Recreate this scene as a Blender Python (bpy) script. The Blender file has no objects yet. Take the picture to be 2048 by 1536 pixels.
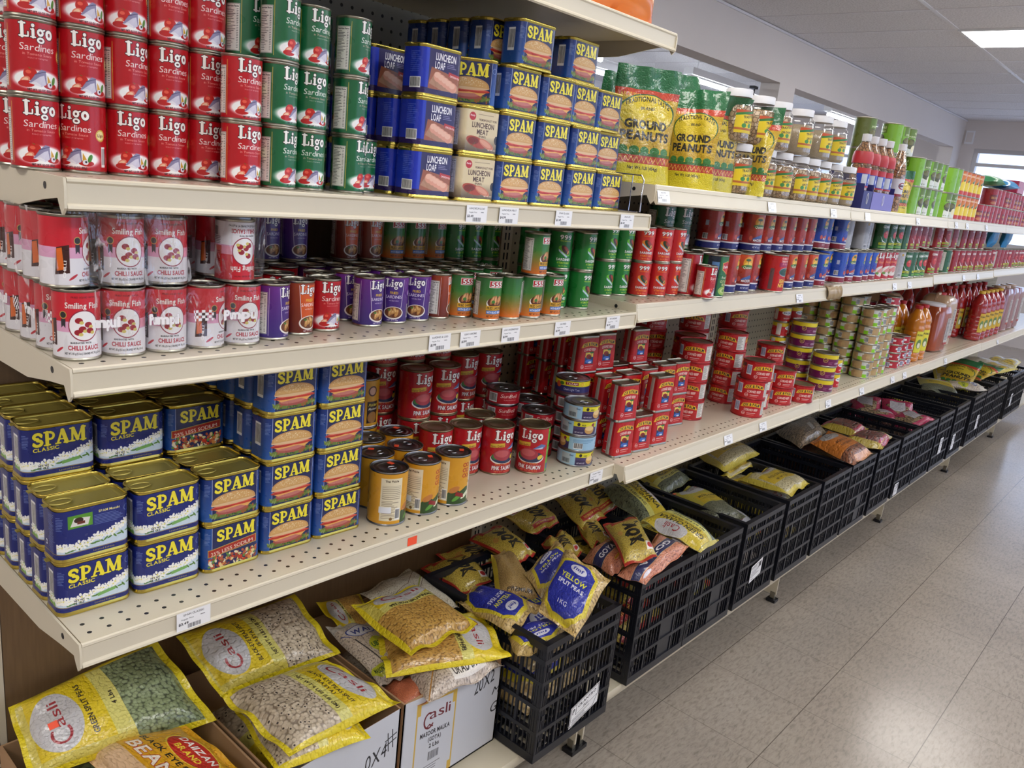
import bpy, bmesh, math, random
import numpy as np
from mathutils import Matrix, Vector
random.seed(7)
rng = np.random.default_rng(7)
PI = math.pi
scene = bpy.context.scene
COL = scene.collection

# ---------------------------------------------------------------- camera, world, exposure
R = [[0.7406973, 0.6635536, 0.1051862], [0.2447963, -0.1207562, -0.9620253], [-0.6256535, 0.7383188, -0.2518792]]
CAM = (0.991, -0.360, 1.4595)
cd = bpy.data.cameras.new('camera')
cd.sensor_width = 36.0
cd.lens = 1614.6 / 2048 * 36.0
cd.clip_start = 0.02
cam = bpy.data.objects.new('camera', cd)
COL.objects.link(cam)
rr, dn, fw = R
cam.matrix_world = Matrix(((rr[0], -dn[0], -fw[0], CAM[0]), (rr[1], -dn[1], -fw[1], CAM[1]), (rr[2], -dn[2], -fw[2], CAM[2]), (0, 0, 0, 1)))
scene.camera = cam
vs = scene.view_settings
vs.view_transform = 'Standard'
vs.look = 'None'
vs.gamma = 1.0
vs.use_curve_mapping = False
vs.exposure = 0.0
scene.cycles.use_denoising = True
scene.cycles.max_bounces = 8
scene.cycles.diffuse_bounces = 5
scene.cycles.glossy_bounces = 3
scene.cycles.transparent_max_bounces = 12
scene.cycles.caustics_reflective = False
scene.cycles.caustics_refractive = False
scene.cycles.sample_clamp_indirect = 4.0
w = bpy.data.worlds.new('world')
scene.world = w
w.use_nodes = True
w.node_tree.nodes['Background'].inputs[0].default_value = (0.70, 0.80, 1.0, 1)
w.node_tree.nodes['Background'].inputs[1].default_value = 2.3
LAMP = 11.0
TUBE = 40.0

# ---------------------------------------------------------------- materials
def lin(c):
    if isinstance(c, str):
        c = [int(c[i:i + 2], 16) / 255 for i in (0, 2, 4)]
    return tuple((x / 12.92 if x <= 0.04045 else ((x + 0.055) / 1.055) ** 2.4) for x in c[:3]) + (1.0,)

def new_mat(name):
    m = bpy.data.materials.new(name)
    m.use_nodes = True
    return m, m.node_tree.nodes, m.node_tree.links, m.node_tree.nodes['Principled BSDF']

def mat(name, col, rough=0.5, metal=0.0, noise=0.0, nscale=20, bump=0.0, coat=0.0, emit=0.0, trans=0.0, alpha=1.0, spec=0.5):
    m, N, L, B = new_mat(name)
    B.inputs['Base Color'].default_value = lin(col)
    B.inputs['Roughness'].default_value = rough
    B.inputs['Metallic'].default_value = metal
    B.inputs['Coat Weight'].default_value = coat
    B.inputs['Specular IOR Level'].default_value = spec
    if coat: B.inputs['Coat Roughness'].default_value = 0.12
    if emit:
        B.inputs['Emission Color'].default_value = lin(col)
        B.inputs['Emission Strength'].default_value = emit
    if trans: B.inputs['Transmission Weight'].default_value = trans
    if alpha < 1: B.inputs['Alpha'].default_value = alpha
    if noise or bump:
        tc = N.new('ShaderNodeTexCoord'); nz = N.new('ShaderNodeTexNoise')
        nz.inputs['Scale'].default_value = nscale; nz.inputs['Detail'].default_value = 4
        L.new(tc.outputs['Object'], nz.inputs['Vector'])
        if noise:
            mr = N.new('ShaderNodeMapRange'); mr.inputs['To Min'].default_value = 1 - noise; mr.inputs['To Max'].default_value = 1 + noise
            L.new(nz.outputs['Fac'], mr.inputs['Value'])
            hv = N.new('ShaderNodeHueSaturation'); hv.inputs['Color'].default_value = lin(col)
            L.new(mr.outputs['Result'], hv.inputs['Value']); L.new(hv.outputs['Color'], B.inputs['Base Color'])
        if bump:
            bp = N.new('ShaderNodeBump'); bp.inputs['Strength'].default_value = bump; bp.inputs['Distance'].default_value = 0.002
            L.new(nz.outputs['Fac'], bp.inputs['Height']); L.new(bp.outputs['Normal'], B.inputs['Normal'])
    return m

def math_node(N, L, op, a, b=None, c=None):
    n = N.new('ShaderNodeMath'); n.operation = op
    for i, v in enumerate((a, b, c)):
        if v is None: continue
        if isinstance(v, (int, float)): n.inputs[i].default_value = v
        else: L.new(v, n.inputs[i])
    return n.outputs[0]

def holes_mask(N, L, px, py, ox, oy, r):
    """1 inside round holes on a px x py grid in the given two coordinates"""
    def cell(v, p, o):
        t = math_node(N, L, 'SUBTRACT', v, o); t = math_node(N, L, 'DIVIDE', t, p)
        t = math_node(N, L, 'ADD', t, 0.5); t = math_node(N, L, 'FRACT', t); t = math_node(N, L, 'SUBTRACT', t, 0.5)
        return math_node(N, L, 'MULTIPLY', t, p)
    a = cell(px[0], px[1], ox); b = cell(py[0], py[1], oy)
    d = math_node(N, L, 'SQRT', math_node(N, L, 'ADD', math_node(N, L, 'MULTIPLY', a, a), math_node(N, L, 'MULTIPLY', b, b)))
    return math_node(N, L, 'LESS_THAN', d, r)

CREAM = 'dcd3bd'
M = {}
M['cream'] = mat('cream_enamel', CREAM, 0.32, noise=0.03, nscale=6)
M['cream_dark'] = mat('cream_enamel_worn', 'cfc5ad', 0.4, noise=0.06, nscale=9)

def deck_material():
    m, N, L, B = new_mat('perforated_cream_deck')
    tc = N.new('ShaderNodeTexCoord'); sx = N.new('ShaderNodeSeparateXYZ'); L.new(tc.outputs['Object'], sx.inputs[0])
    x, y = sx.outputs[0], sx.outputs[1]
    h1 = holes_mask(N, L, (x, 0.024), (y, 0.0254), -0.020, 0.0215, 0.0031)
    near = math_node(N, L, 'GREATER_THAN', x, -0.056)
    band = math_node(N, L, 'LESS_THAN', math_node(N, L, 'ABSOLUTE', math_node(N, L, 'ADD', x, 0.176)), 0.026)
    band2 = math_node(N, L, 'LESS_THAN', math_node(N, L, 'ABSOLUTE', math_node(N, L, 'ADD', x, 0.30)), 0.026)
    zone = math_node(N, L, 'MAXIMUM', near, math_node(N, L, 'MAXIMUM', band, band2))
    mk = math_node(N, L, 'MULTIPLY', h1, zone)
    nz = N.new('ShaderNodeTexNoise'); nz.inputs['Scale'].default_value = 14; L.new(tc.outputs['Object'], nz.inputs['Vector'])
    cr = N.new('ShaderNodeMix'); cr.data_type = 'RGBA'; cr.inputs[6].default_value = lin('d9d0ba'); cr.inputs[7].default_value = lin('d2c9b4')
    L.new(nz.outputs['Fac'], cr.inputs[0])
    mx = N.new('ShaderNodeMix'); mx.data_type = 'RGBA'; mx.inputs[7].default_value = lin('1c1a17')
    L.new(mk, mx.inputs[0]); L.new(cr.outputs[2], mx.inputs[6]); L.new(mx.outputs[2], B.inputs['Base Color'])
    B.inputs['Roughness'].default_value = 0.24
    return m
M['deck'] = deck_material()

def pegboard_material(name, col, col2):
    m, N, L, B = new_mat(name)
    tc = N.new('ShaderNodeTexCoord'); sx = N.new('ShaderNodeSeparateXYZ'); L.new(tc.outputs['Object'], sx.inputs[0])
    mk = holes_mask(N, L, (sx.outputs[1], 0.0254), (sx.outputs[2], 0.0254), 0.01, 0.012, 0.0034)
    nz = N.new('ShaderNodeTexNoise'); nz.inputs['Scale'].default_value = 30; L.new(tc.outputs['Object'], nz.inputs['Vector'])
    cr = N.new('ShaderNodeMix'); cr.data_type = 'RGBA'; cr.inputs[6].default_value = lin(col); cr.inputs[7].default_value = lin(col2)
    L.new(nz.outputs['Fac'], cr.inputs[0])
    mx = N.new('ShaderNodeMix'); mx.data_type = 'RGBA'; mx.inputs[7].default_value = lin('060606')
    L.new(mk, mx.inputs[0]); L.new(cr.outputs[2], mx.inputs[6]); L.new(mx.outputs[2], B.inputs['Base Color'])
    B.inputs['Roughness'].default_value = 0.6
    return m
M['peg_grey'] = pegboard_material('grey_pegboard', '8f908c', '84857f')
M['peg_cream'] = pegboard_material('cream_pegboard', 'b3aa92', 'a89f88')

def wood_material():
    m, N, L, B = new_mat('brown_hardboard')
    tc = N.new('ShaderNodeTexCoord'); mp = N.new('ShaderNodeMapping'); mp.inputs['Scale'].default_value = (1, 60, 5)
    nz = N.new('ShaderNodeTexNoise'); nz.inputs['Scale'].default_value = 3; nz.inputs['Detail'].default_value = 6
    L.new(tc.outputs['Object'], mp.inputs[0]); L.new(mp.outputs[0], nz.inputs['Vector'])
    cr = N.new('ShaderNodeMix'); cr.data_type = 'RGBA'; cr.inputs[6].default_value = lin('84694a'); cr.inputs[7].default_value = lin('6c543a')
    L.new(nz.outputs['Fac'], cr.inputs[0]); L.new(cr.outputs[2], B.inputs['Base Color']); B.inputs['Roughness'].default_value = 0.5
    return m
M['wood'] = wood_material()

def floor_material():
    m, N, L, B = new_mat('vinyl_tile_floor')
    tc = N.new('ShaderNodeTexCoord'); sx = N.new('ShaderNodeSeparateXYZ'); L.new(tc.outputs['Object'], sx.inputs[0])
    def line(v, p, o, wd):
        t = math_node(N, L, 'DIVIDE', math_node(N, L, 'SUBTRACT', v, o), p)
        t = math_node(N, L, 'SUBTRACT', math_node(N, L, 'FRACT', math_node(N, L, 'ADD', t, 0.5)), 0.5)
        return math_node(N, L, 'LESS_THAN', math_node(N, L, 'ABSOLUTE', t), wd / p)
    lx = line(sx.outputs[0], 0.3075, 0.360, 0.0013); ly = line(sx.outputs[1], 0.3048, 2.20, 0.0013)
    ln = math_node(N, L, 'MAXIMUM', lx, math_node(N, L, 'MULTIPLY', ly, 0.55))
    mp = N.new('ShaderNodeMapping'); mp.inputs['Scale'].default_value = (95, 28, 1); mp.inputs['Rotation'].default_value = (0, 0, 0.30)
    nz = N.new('ShaderNodeTexNoise'); nz.inputs['Scale'].default_value = 1.3; nz.inputs['Detail'].default_value = 3; nz.inputs['Roughness'].default_value = 0.6; nz.inputs['Distortion'].default_value = 0.6
    L.new(tc.outputs['Object'], mp.inputs[0]); L.new(mp.outputs[0], nz.inputs['Vector'])
    cr = N.new('ShaderNodeValToRGB'); e = cr.color_ramp.elements
    e[0].position = 0.28; e[0].color = lin('857c72'); e[1].position = 0.50; e[1].color = lin('9c9287'); e2 = cr.color_ramp.elements.new(0.66); e2.color = lin('a3998d')
    L.new(nz.outputs['Fac'], cr.inputs[0])
    # worn patches
    nb = N.new('ShaderNodeTexNoise'); nb.inputs['Scale'].default_value = 1.6; nb.inputs['Detail'].default_value = 3; L.new(tc.outputs['Object'], nb.inputs['Vector'])
    rb = N.new('ShaderNodeMapRange'); rb.inputs['From Min'].default_value = 0.35; rb.inputs['From Max'].default_value = 0.7; rb.inputs['To Min'].default_value = 0.86; rb.inputs['To Max'].default_value = 1.1
    L.new(nb.outputs['Fac'], rb.inputs['Value'])
    hv = N.new('ShaderNodeHueSaturation'); L.new(cr.outputs[0], hv.inputs['Color']); L.new(rb.outputs[0], hv.inputs['Value'])
    # scuff marks: sparse dark streaks lying across the walking direction
    mp2 = N.new('ShaderNodeMapping'); mp2.inputs['Scale'].default_value = (60, 9, 1); mp2.inputs['Rotation'].default_value = (0, 0, 0.9)
    n2 = N.new('ShaderNodeTexNoise'); n2.inputs['Scale'].default_value = 1.6; n2.inputs['Detail'].default_value = 6; n2.inputs['Roughness'].default_value = 0.7
    L.new(tc.outputs['Object'], mp2.inputs[0]); L.new(mp2.outputs[0], n2.inputs['Vector'])
    n3 = N.new('ShaderNodeTexNoise'); n3.inputs['Scale'].default_value = 3.4; n3.inputs['Detail'].default_value = 4; L.new(tc.outputs['Object'], n3.inputs['Vector'])
    s1 = N.new('ShaderNodeMapRange'); s1.inputs['From Min'].default_value = 0.54; s1.inputs['From Max'].default_value = 0.72; L.new(n2.outputs['Fac'], s1.inputs['Value'])
    s2 = N.new('ShaderNodeMapRange'); s2.inputs['From Min'].default_value = 0.56; s2.inputs['From Max'].default_value = 0.70; L.new(n3.outputs['Fac'], s2.inputs['Value'])
    sc = math_node(N, L, 'MULTIPLY', s1.outputs[0], s2.outputs[0])
    m1 = N.new('ShaderNodeMix'); m1.data_type = 'RGBA'; m1.inputs[7].default_value = lin('4a4542')
    L.new(math_node(N, L, 'MULTIPLY', sc, 0.75), m1.inputs[0]); L.new(hv.outputs[0], m1.inputs[6])
    m2 = N.new('ShaderNodeMix'); m2.data_type = 'RGBA'; m2.inputs[7].default_value = lin('4a423b')
    L.new(math_node(N, L, 'MULTIPLY', ln, 0.8), m2.inputs[0]); L.new(m1.outputs[2], m2.inputs[6]); L.new(m2.outputs[2], B.inputs['Base Color'])
    rr_ = N.new('ShaderNodeMapRange'); rr_.inputs['To Min'].default_value = 0.16; rr_.inputs['To Max'].default_value = 0.30; B.inputs['Coat Weight'].default_value = 0.35; B.inputs['Coat Roughness'].default_value = 0.18; L.new(nb.outputs['Fac'], rr_.inputs['Value'])
    L.new(rr_.outputs[0], B.inputs['Roughness'])
    bp = N.new('ShaderNodeBump'); bp.inputs['Strength'].default_value = 0.04; bp.inputs['Distance'].default_value = 0.002; L.new(nb.outputs['Fac'], bp.inputs['Height']); L.new(bp.outputs[0], B.inputs['Normal'])
    return m
M['floor'] = floor_material()

def ceiling_material():
    m, N, L, B = new_mat('acoustic_ceiling_tile')
    tc = N.new('ShaderNodeTexCoord'); nz = N.new('ShaderNodeTexNoise'); nz.inputs['Scale'].default_value = 90; nz.inputs['Detail'].default_value = 3
    L.new(tc.outputs['Object'], nz.inputs['Vector'])
    cr = N.new('ShaderNodeValToRGB'); e = cr.color_ramp.elements
    e[0].position = 0.34; e[0].color = lin('cfcdd0'); e[1].position = 0.56; e[1].color = lin('e8e6e9')
    L.new(nz.outputs['Fac'], cr.inputs[0]); L.new(cr.outputs[0], B.inputs['Base Color']); B.inputs['Roughness'].default_value = 0.9
    return m
M['ceiling'] = ceiling_material()
M['tbar'] = mat('ceiling_grid_white', 'dedcdf', 0.4)
M['wall'] = mat('painted_plaster', 'd8d0cc', 0.75, noise=0.03, nscale=3, bump=0.15)
M['wall_cool'] = mat('painted_plaster_cool', 'c9cbdf', 0.75, noise=0.03, nscale=3)
M['frame'] = mat('aluminium_window_frame', 'c6c2c2', 0.35)
def clear_mat(name, tint='ffffff', mixf=.18, rough=.05):
    """thin clear wall: mostly lets the light straight through, the rest a glossy reflection"""
    m, N, L, B = new_mat(name); out = N['Material Output']; tr = N.new('ShaderNodeBsdfTransparent'); tr.inputs[0].default_value = lin(tint)
    gl = N.new('ShaderNodeBsdfGlossy'); gl.inputs['Roughness'].default_value = rough; mx = N.new('ShaderNodeMixShader'); lw = N.new('ShaderNodeLayerWeight'); lw.inputs[0].default_value = .35
    mr = N.new('ShaderNodeMapRange'); mr.inputs['To Min'].default_value = mixf * .35; mr.inputs['To Max'].default_value = min(1, mixf * 3); L.new(lw.outputs['Facing'], mr.inputs['Value'])
    L.new(mr.outputs[0], mx.inputs[0]); L.new(tr.outputs[0], mx.inputs[1]); L.new(gl.outputs[0], mx.inputs[2]); L.new(mx.outputs[0], out.inputs[0]); return m
M['glass'] = clear_mat('window_glass', 'f4f8ff', .1, .02)
M['diffuser'] = mat('lit_diffuser', 'fffaf4', 0.5, emit=LAMP)
M['tube'] = mat('lit_tube', 'eef6ff', 0.5, emit=TUBE)
M['white_metal'] = mat('white_enamel', 'e4e4e6', 0.35)
M['black_plastic'] = mat('black_moulded_plastic', '14161f', 0.36, noise=0.2, nscale=30)
M['black'] = mat('black_part', '15151a', 0.4)
M['silver'] = mat('tinplate', 'a5a193', 0.30, metal=1.0, noise=0.05, nscale=60)
M['tin_dark'] = mat('dark_tinplate', '8a8a8c', 0.3, metal=1.0)
M['gold'] = mat('gold_lacquered_tin', 'c9b458', 0.27, metal=1.0, noise=0.05, nscale=60)
M['gold_lid'] = mat('gold_lacquered_lid', 'ab9d4e', 0.42, metal=0.55, noise=0.05, nscale=60)
M['bronze'] = mat('brownish_tinplate', '94866a', 0.33, metal=0.9)
M['chrome'] = mat('chrome_wire', 'c8c8cc', 0.12, metal=1.0)
M['kraft'] = mat('kraft_cardboard', 'b08c68', 0.85, noise=0.06, nscale=40)
M['tape'] = mat('brown_packing_tape', 'a48a5e', 0.3, noise=0.2, nscale=25, bump=0.6)

# ---------------------------------------------------------------- mesh helpers
class MB:
    def __init__(s):
        s.v = []; s.f = []; s.m = []; s.uv = {}; s.mats = []
    def mi(s, m):
        if m not in s.mats: s.mats.append(m)
        return s.mats.index(m)
    def add(s, vs_, fs, m, uvs=None):
        o = len(s.v); s.v += [tuple(p) for p in vs_]; k = s.mi(m)
        for i, f in enumerate(fs):
            if uvs is not None: s.uv[len(s.f)] = uvs[i]
            s.f.append(tuple(o + j for j in f)); s.m.append(k)
    def box(s, x0, x1, y0, y1, z0, z1, m):
        v = [(x, y, z) for x in (x0, x1) for y in (y0, y1) for z in (z0, z1)]
        s.add(v, [(0, 1, 3, 2), (4, 6, 7, 5), (0, 4, 5, 1), (2, 3, 7, 6), (0, 2, 6, 4), (1, 5, 7, 3)], m)
    def obox(s, c, ax, ay, az, m):
        """box from a centre and three half-axis vectors"""
        c, ax, ay, az = (Vector(t) for t in (c, ax, ay, az))
        v = [c + ax * i + ay * j + az * k for i in (-1, 1) for j in (-1, 1) for k in (-1, 1)]
        s.add(v, [(0, 1, 3, 2), (4, 6, 7, 5), (0, 4, 5, 1), (2, 3, 7, 6), (0, 2, 6, 4), (1, 5, 7, 3)], m)
    def extrude_y(s, prof, y0, y1, m, cap=True):
        n = len(prof)
        v = [(x, y0, z) for x, z in prof] + [(x, y1, z) for x, z in prof]
        fs = [(i, i + n, (i + 1) % n + n, (i + 1) % n) for i in range(n)]
        if cap: fs += [tuple(range(n)), tuple(reversed(range(n, 2 * n)))]
        s.add(v, fs, m)
    def lathe(s, prof, seg, m, uv=False, cx=0, cy=0, sx=1, sy=1, cap0=False, cap1=False):
        v = []; fs = []; uvs = []
        ring = seg + 1 if uv else seg
        for r, z in prof:
            for i in range(ring):
                a = 2 * PI * i / seg - PI
                v.append((cx + r * math.cos(a) * sx, cy + r * math.sin(a) * sy, z))
        z0, z1 = prof[0][1], prof[-1][1]
        for j in range(len(prof) - 1):
            for i in range(seg):
                a, b = j * ring + i, j * ring + (i + 1) % ring
                fs.append((a, b, b + ring, a + ring))
                if uv:
                    u0, u1 = i / seg, (i + 1) / seg
                    w0, w1 = (prof[j][1] - z0) / (z1 - z0), (prof[j + 1][1] - z0) / (z1 - z0)
                    uvs.append([(u0, w0), (u1, w0), (u1, w1), (u0, w1)])
        if cap0: fs.append(tuple(reversed(range(ring)))); uvs.append([(0, 0)] * ring)
        if cap1: o = (len(prof) - 1) * ring; fs.append(tuple(o + i for i in range(ring))); uvs.append([(0, 0)] * ring)
        s.add(v, fs, m, uvs if uv else None)
    def tube(s, pts, r, m, seg=8, closed=False):
        pts = [Vector(p) for p in pts]; n = len(pts); v = []; fs = []
        for i, p in enumerate(pts):
            a = pts[(i - 1) % n] if (closed or i > 0) else p
            b = pts[(i + 1) % n] if (closed or i < n - 1) else p
            d = (b - a).normalized(); up = Vector((0, 0, 1)) if abs(d.z) < 0.9 else Vector((1, 0, 0))
            e1 = d.cross(up).normalized(); e2 = d.cross(e1)
            for k in range(seg):
                t = 2 * PI * k / seg
                v.append(p + e1 * r * math.cos(t) + e2 * r * math.sin(t))
        for i in range(n if closed else n - 1):
            for k in range(seg):
                a, b = i * seg + k, i * seg + (k + 1) % seg
                c, d = ((i + 1) % n) * seg + (k + 1) % seg, ((i + 1) % n) * seg + k
                fs.append((a, d, c, b))
        if not closed: fs += [tuple(range(seg)), tuple(reversed(range((n - 1) * seg, n * seg)))]
        s.add(v, fs, m)
    def mesh(s, name, smooth=True, angle=0.6):
        me = bpy.data.meshes.new(name); me.from_pydata(s.v, [], s.f)
        for m in s.mats: me.materials.append(m)
        me.polygons.foreach_set('material_index', s.m)
        if s.uv:
            ul = me.uv_layers.new(name='UVMap')
            buf = np.zeros(len(me.loops) * 2, dtype=np.float32); k = 0
            for i, f in enumerate(s.f):
                q = s.uv.get(i)
                if q is not None:
                    for j in range(len(f)): buf[2 * (k + j)] = q[j][0]; buf[2 * (k + j) + 1] = q[j][1]
                k += len(f)
            ul.data.foreach_set('uv', buf)
        if smooth:
            me.polygons.foreach_set('use_smooth', [True] * len(me.polygons)); me.set_sharp_from_angle(angle=angle)
        me.update()
        return me

def ob(name, mb, parent=None, smooth=True, link=True, loc=None, angle=0.6):
    me = mb.mesh(name, smooth, angle) if isinstance(mb, MB) else mb
    o = bpy.data.objects.new(name, me)
    if link: COL.objects.link(o)
    if parent: o.parent = parent
    if loc: o.location = loc
    return o
def empty(name, loc=(0, 0, 0), rz=0, link=True):
    o = bpy.data.objects.new(name, None)
    o.empty_display_size = 0.05
    if link: COL.objects.link(o)
    o.location = loc; o.rotation_euler = (0, 0, rz)
    return o
def tag(o, label=None, cat=None, group=None, kind=None):
    if label: o['label'] = label
    if cat: o['category'] = cat
    if group: o['group'] = group
    if kind: o['kind'] = kind
    return o
def copy_tree(src, parent=None):
    c = src.copy(); COL.objects.link(c); c.parent = parent
    if parent is not None: c.matrix_parent_inverse = src.matrix_parent_inverse
    for ch in KIDS.get(src.name, ()): copy_tree(ch, c)
    return c
KIDS = {}
def proto_child(parent, name, mb, **k):
    o = bpy.data.objects.new(name, mb.mesh(name, **k) if isinstance(mb, MB) else mb)
    KIDS.setdefault(parent.name, []).append(o)
    return o
def proto(name, mb=None, **k):
    return bpy.data.objects.new(name, None if mb is None else mb.mesh(name, **k))
ORD = ['', 'first', 'second', 'third', 'fourth', 'fifth', 'sixth', 'seventh', 'eighth', 'ninth', 'tenth', 'eleventh', 'twelfth',
       'thirteenth', 'fourteenth', 'fifteenth', 'sixteenth', 'seventeenth', 'eighteenth', 'nineteenth', 'twentieth',
       'twenty-first', 'twenty-second', 'twenty-third', 'twenty-fourth', 'twenty-fifth', 'twenty-sixth', 'twenty-seventh', 'twenty-eighth',
       'twenty-ninth', 'thirtieth', 'thirty-first', 'thirty-second', 'thirty-third', 'thirty-fourth', 'thirty-fifth']
def put(p, x, y, z, rz=0.0, label=None, cat=None, group=None, rx=0.0, ry=0.0, s=1.0):
    o = copy_tree(p)
    o.location = (x, y, z); o.rotation_euler = (rx, ry, rz)
    if s != 1.0: o.scale = (s, s, s)
    return tag(o, label, cat, group)

# ---------------------------------------------------------------- the room
XW, YE, ZC, HB = -1.96, 11.44, 2.71, 2.35
XL2, XR, YB = -7.0, 5.0, -4.0
def struct(name, mb, **k):
    o = ob(name, mb, smooth=False, **k); o['kind'] = 'structure'; return o
b = MB(); b.box(XL2, XR, YB, YE + .2, -0.1, 0, M['floor']); struct('floor', b)
b = MB(); b.box(XL2, XR, YB, YE + .2, ZC, ZC + 0.1, M['ceiling']); struct('ceiling', b)
# ceiling grid
b = MB()
for k in range(-5, 6):
    x = -0.78 + 1.22 * k
    if XL2 < x < XR: b.box(x - .012, x + .012, YB, YE, ZC - .004, ZC, M['tbar'])
for k in range(-16, 10):
    y = 5.97 + 0.61 * k
    if YB < y < YE: b.box(XL2, XR, y - .010, y + .010, ZC - .0035, ZC, M['tbar'])
struct('trim_1', b)
b = MB(); b.box(XW - .14, XW + .012, YB, YE, ZC - .02, ZC - .0045, M['tbar']); struct('trim_2', b)
# wall with openings
def left_wall():
    b = MB(); t = .16
    b.box(XW - t, XW, YB, YE, HB, ZC - .02, M['wall'])
    b.box(XW - t, XW, YB, YE, 0, 0.95, M['wall'])
    for y0, y1 in ((YB, 1.0), (5.93, 6.22), (11.1, YE)):
        b.box(XW - t, XW, y0, y1, .95, HB, M['wall'])
    return b
struct('wall_left', left_wall())
def far_wall():
    b = MB(); z0, z1 = 1.2, 2.37
    b.box(XL2, XR, YE, YE + .2, 0, z0, M['wall']); b.box(XL2, XR, YE, YE + .2, z1, ZC, M['wall'])
    for x0, x1 in ((XL2, -6.2), (-2.6, -1.80), (2.2, 2.6), (4.6, XR)): b.box(x0, x1, YE, YE + .2, z0, z1, M['wall'])
    return b
struct('wall_far', far_wall())
def window(n, x0, x1, z0, z1, y, splits):
    b = MB(); g = MB()
    fw_ = .05
    b.box(x0, x1, y + .02, y + .12, z0, z0 + fw_, M['frame']); b.box(x0, x1, y + .02, y + .12, z1 - fw_, z1, M['frame'])
    b.box(x0, x0 + fw_, y + .02, y + .12, z0 + fw_, z1 - fw_, M['frame']); b.box(x1 - fw_, x1, y + .02, y + .12, z0 + fw_, z1 - fw_, M['frame'])
    b.box(x0 + fw_, x1 - fw_, y + .03, y + .10, 2.16, 2.20, M['frame'])
    for k in range(1, splits):
        x = x0 + (x1 - x0) * k / splits; b.box(x - .025, x + .025, y + .03, y + .10, z0 + fw_, z1 - fw_, M['frame'])
    o = struct('window_%d' % n, b)
    g.box(x0 + fw_, x1 - fw_, y + .06, y + .065, z0 + fw_, z1 - fw_, M['glass']); ob('pane', g, o, smooth=False)
window(1, -1.80, 2.2, 1.2, 2.37, YE, 3)
window(2, -6.2, -2.6, 1.2, 2.37, YE, 3)
window(3, 2.6, 4.6, 1.2, 2.37, YE, 2)
b = MB(); b.box(XL2 - .2, XL2, YB, YE + .2, 0, ZC, M['wall_cool']); struct('wall_left_beyond', b)
b = MB(); b.box(XL2, XR, YB - .2, YB, 0, ZC, M['wall']); struct('wall_back', b)
# right wall: shop front glazing
b = MB(); b.box(XR, XR + .2, YB, YE + .2, 0, .5, M['wall']); b.box(XR, XR + .2, YB, YE + .2, 2.4, ZC, M['wall'])
for y0, y1 in ((YB, 1.5), (4.4, 4.9), (8.0, 8.4), (11.2, YE + .2)): b.box(XR, XR + .2, y0, y1, .5, 2.4, M['wall'])
struct('wall_right', b)
for n, (y0, y1) in enumerate(((1.5, 4.4), (4.9, 8.0), (8.4, 11.2)), 4):
    b = MB(); b.box(XR + .05, XR + .1, y0, y1, .5, .56, M['frame']); b.box(XR + .05, XR + .1, y0, y1, 2.34, 2.4, M['frame'])
    for y in (y0, (y0 + y1) / 2 - .03, y1 - .06): b.box(XR + .05, XR + .1, y, y + .06, .56, 2.34, M['frame'])
    o = struct('window_%d' % n, b)
    g = MB(); g.box(XR + .07, XR + .075, y0, y1, .56, 2.34, M['glass']); ob('pane', g, o, smooth=False)

# ceiling troffers
def troffer():
    r = proto('ceiling_light'); b = MB()
    for a in ((-.61, .61, -.305, -.285), (-.61, .61, .285, .305), (-.61, -.59, -.285, .285), (.59, .61, -.285, .285)):
        b.box(a[0], a[1], a[2], a[3], -.012, -.004, M['white_metal'])
    proto_child(r, 'frame', b, smooth=False)
    b = MB(); b.box(-.59, .59, -.285, .285, -.009, -.0042, M['diffuser']); proto_child(r, 'diffuser', b, smooth=False)
    return r
TR = troffer()
k = 0
for y, x in ((6.275, -.17), (8.715, -.17), (3.225, -.17), (.785, -.17), (-1.655, -.17), (6.275, 2.27), (3.225, 2.27), (.785, 2.27), (-1.655, 2.27), (9.9, 2.27)):
    if (x, y) == (-.17, 8.715): continue
    put(TR, x, y, ZC, 0, 'bright flat ceiling panel light set into the tile grid' if (x, y) == (-.17, 6.275) else
        'flat ceiling panel light, %s along the aisle outside the picture' % ORD[k + 1], 'ceiling light', 'ceiling panel lights'); k += 1
# tubes in the next room
def batten():
    r = proto('tube_light'); b = MB(); b.box(-.05, .05, -.75, .75, .03, .09, M['white_metal']); b.box(-.02, .02, -.73, .73, .015, .03, M['white_metal'])
    proto_child(r, 'housing', b, smooth=False)
    b = MB(); b.tube([(0, -.72, 0), (0, .72, 0)], .019, M['tube'], 10); proto_child(r, 'tube', b)
    b = MB(); b.tube([(0, -.6, .09), (0.02, -.62, .25), (0, -.6, .35)], .003, M['white_metal'], 5); b.tube([(0, .6, .09), (0, .6, .35)], .003, M['white_metal'], 5); proto_child(r, 'hanger', b)
    return r
TB = batten()
for i, (x, y, z, rz) in enumerate(((-2.62, 9.35, 2.42, 0), (-3.7, 6.2, 2.42, 0), (-3.9, 3.4, 2.42, 0), (-5.4, 4.6, 2.42, 0), (-5.4, 8.0, 2.42, 0))):
    o = put(TB, x, y, z, rz, ['bare fluorescent tube hanging in the second wall opening beyond the jars', 'bare fluorescent tube seen under the top shelf over the green bags',
        'fluorescent tube in the next room behind the gondola', 'fluorescent tube deep in the next room', 'fluorescent tube at the far side of the next room'][i], 'tube light', 'tube lights in the next room')
for i, y in enumerate((-2.6, -.4, 1.8, 4.0, 6.2, 8.4)):  # battens added out of view to brighten the ceiling
    put(TB, 1.75, y, 2.42, 0, 'unseen fluorescent tube added to brighten the ceiling beside the aisle, %s along' % ORD[i + 1], 'tube light', 'unseen tube lights added for the ceiling')
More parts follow.
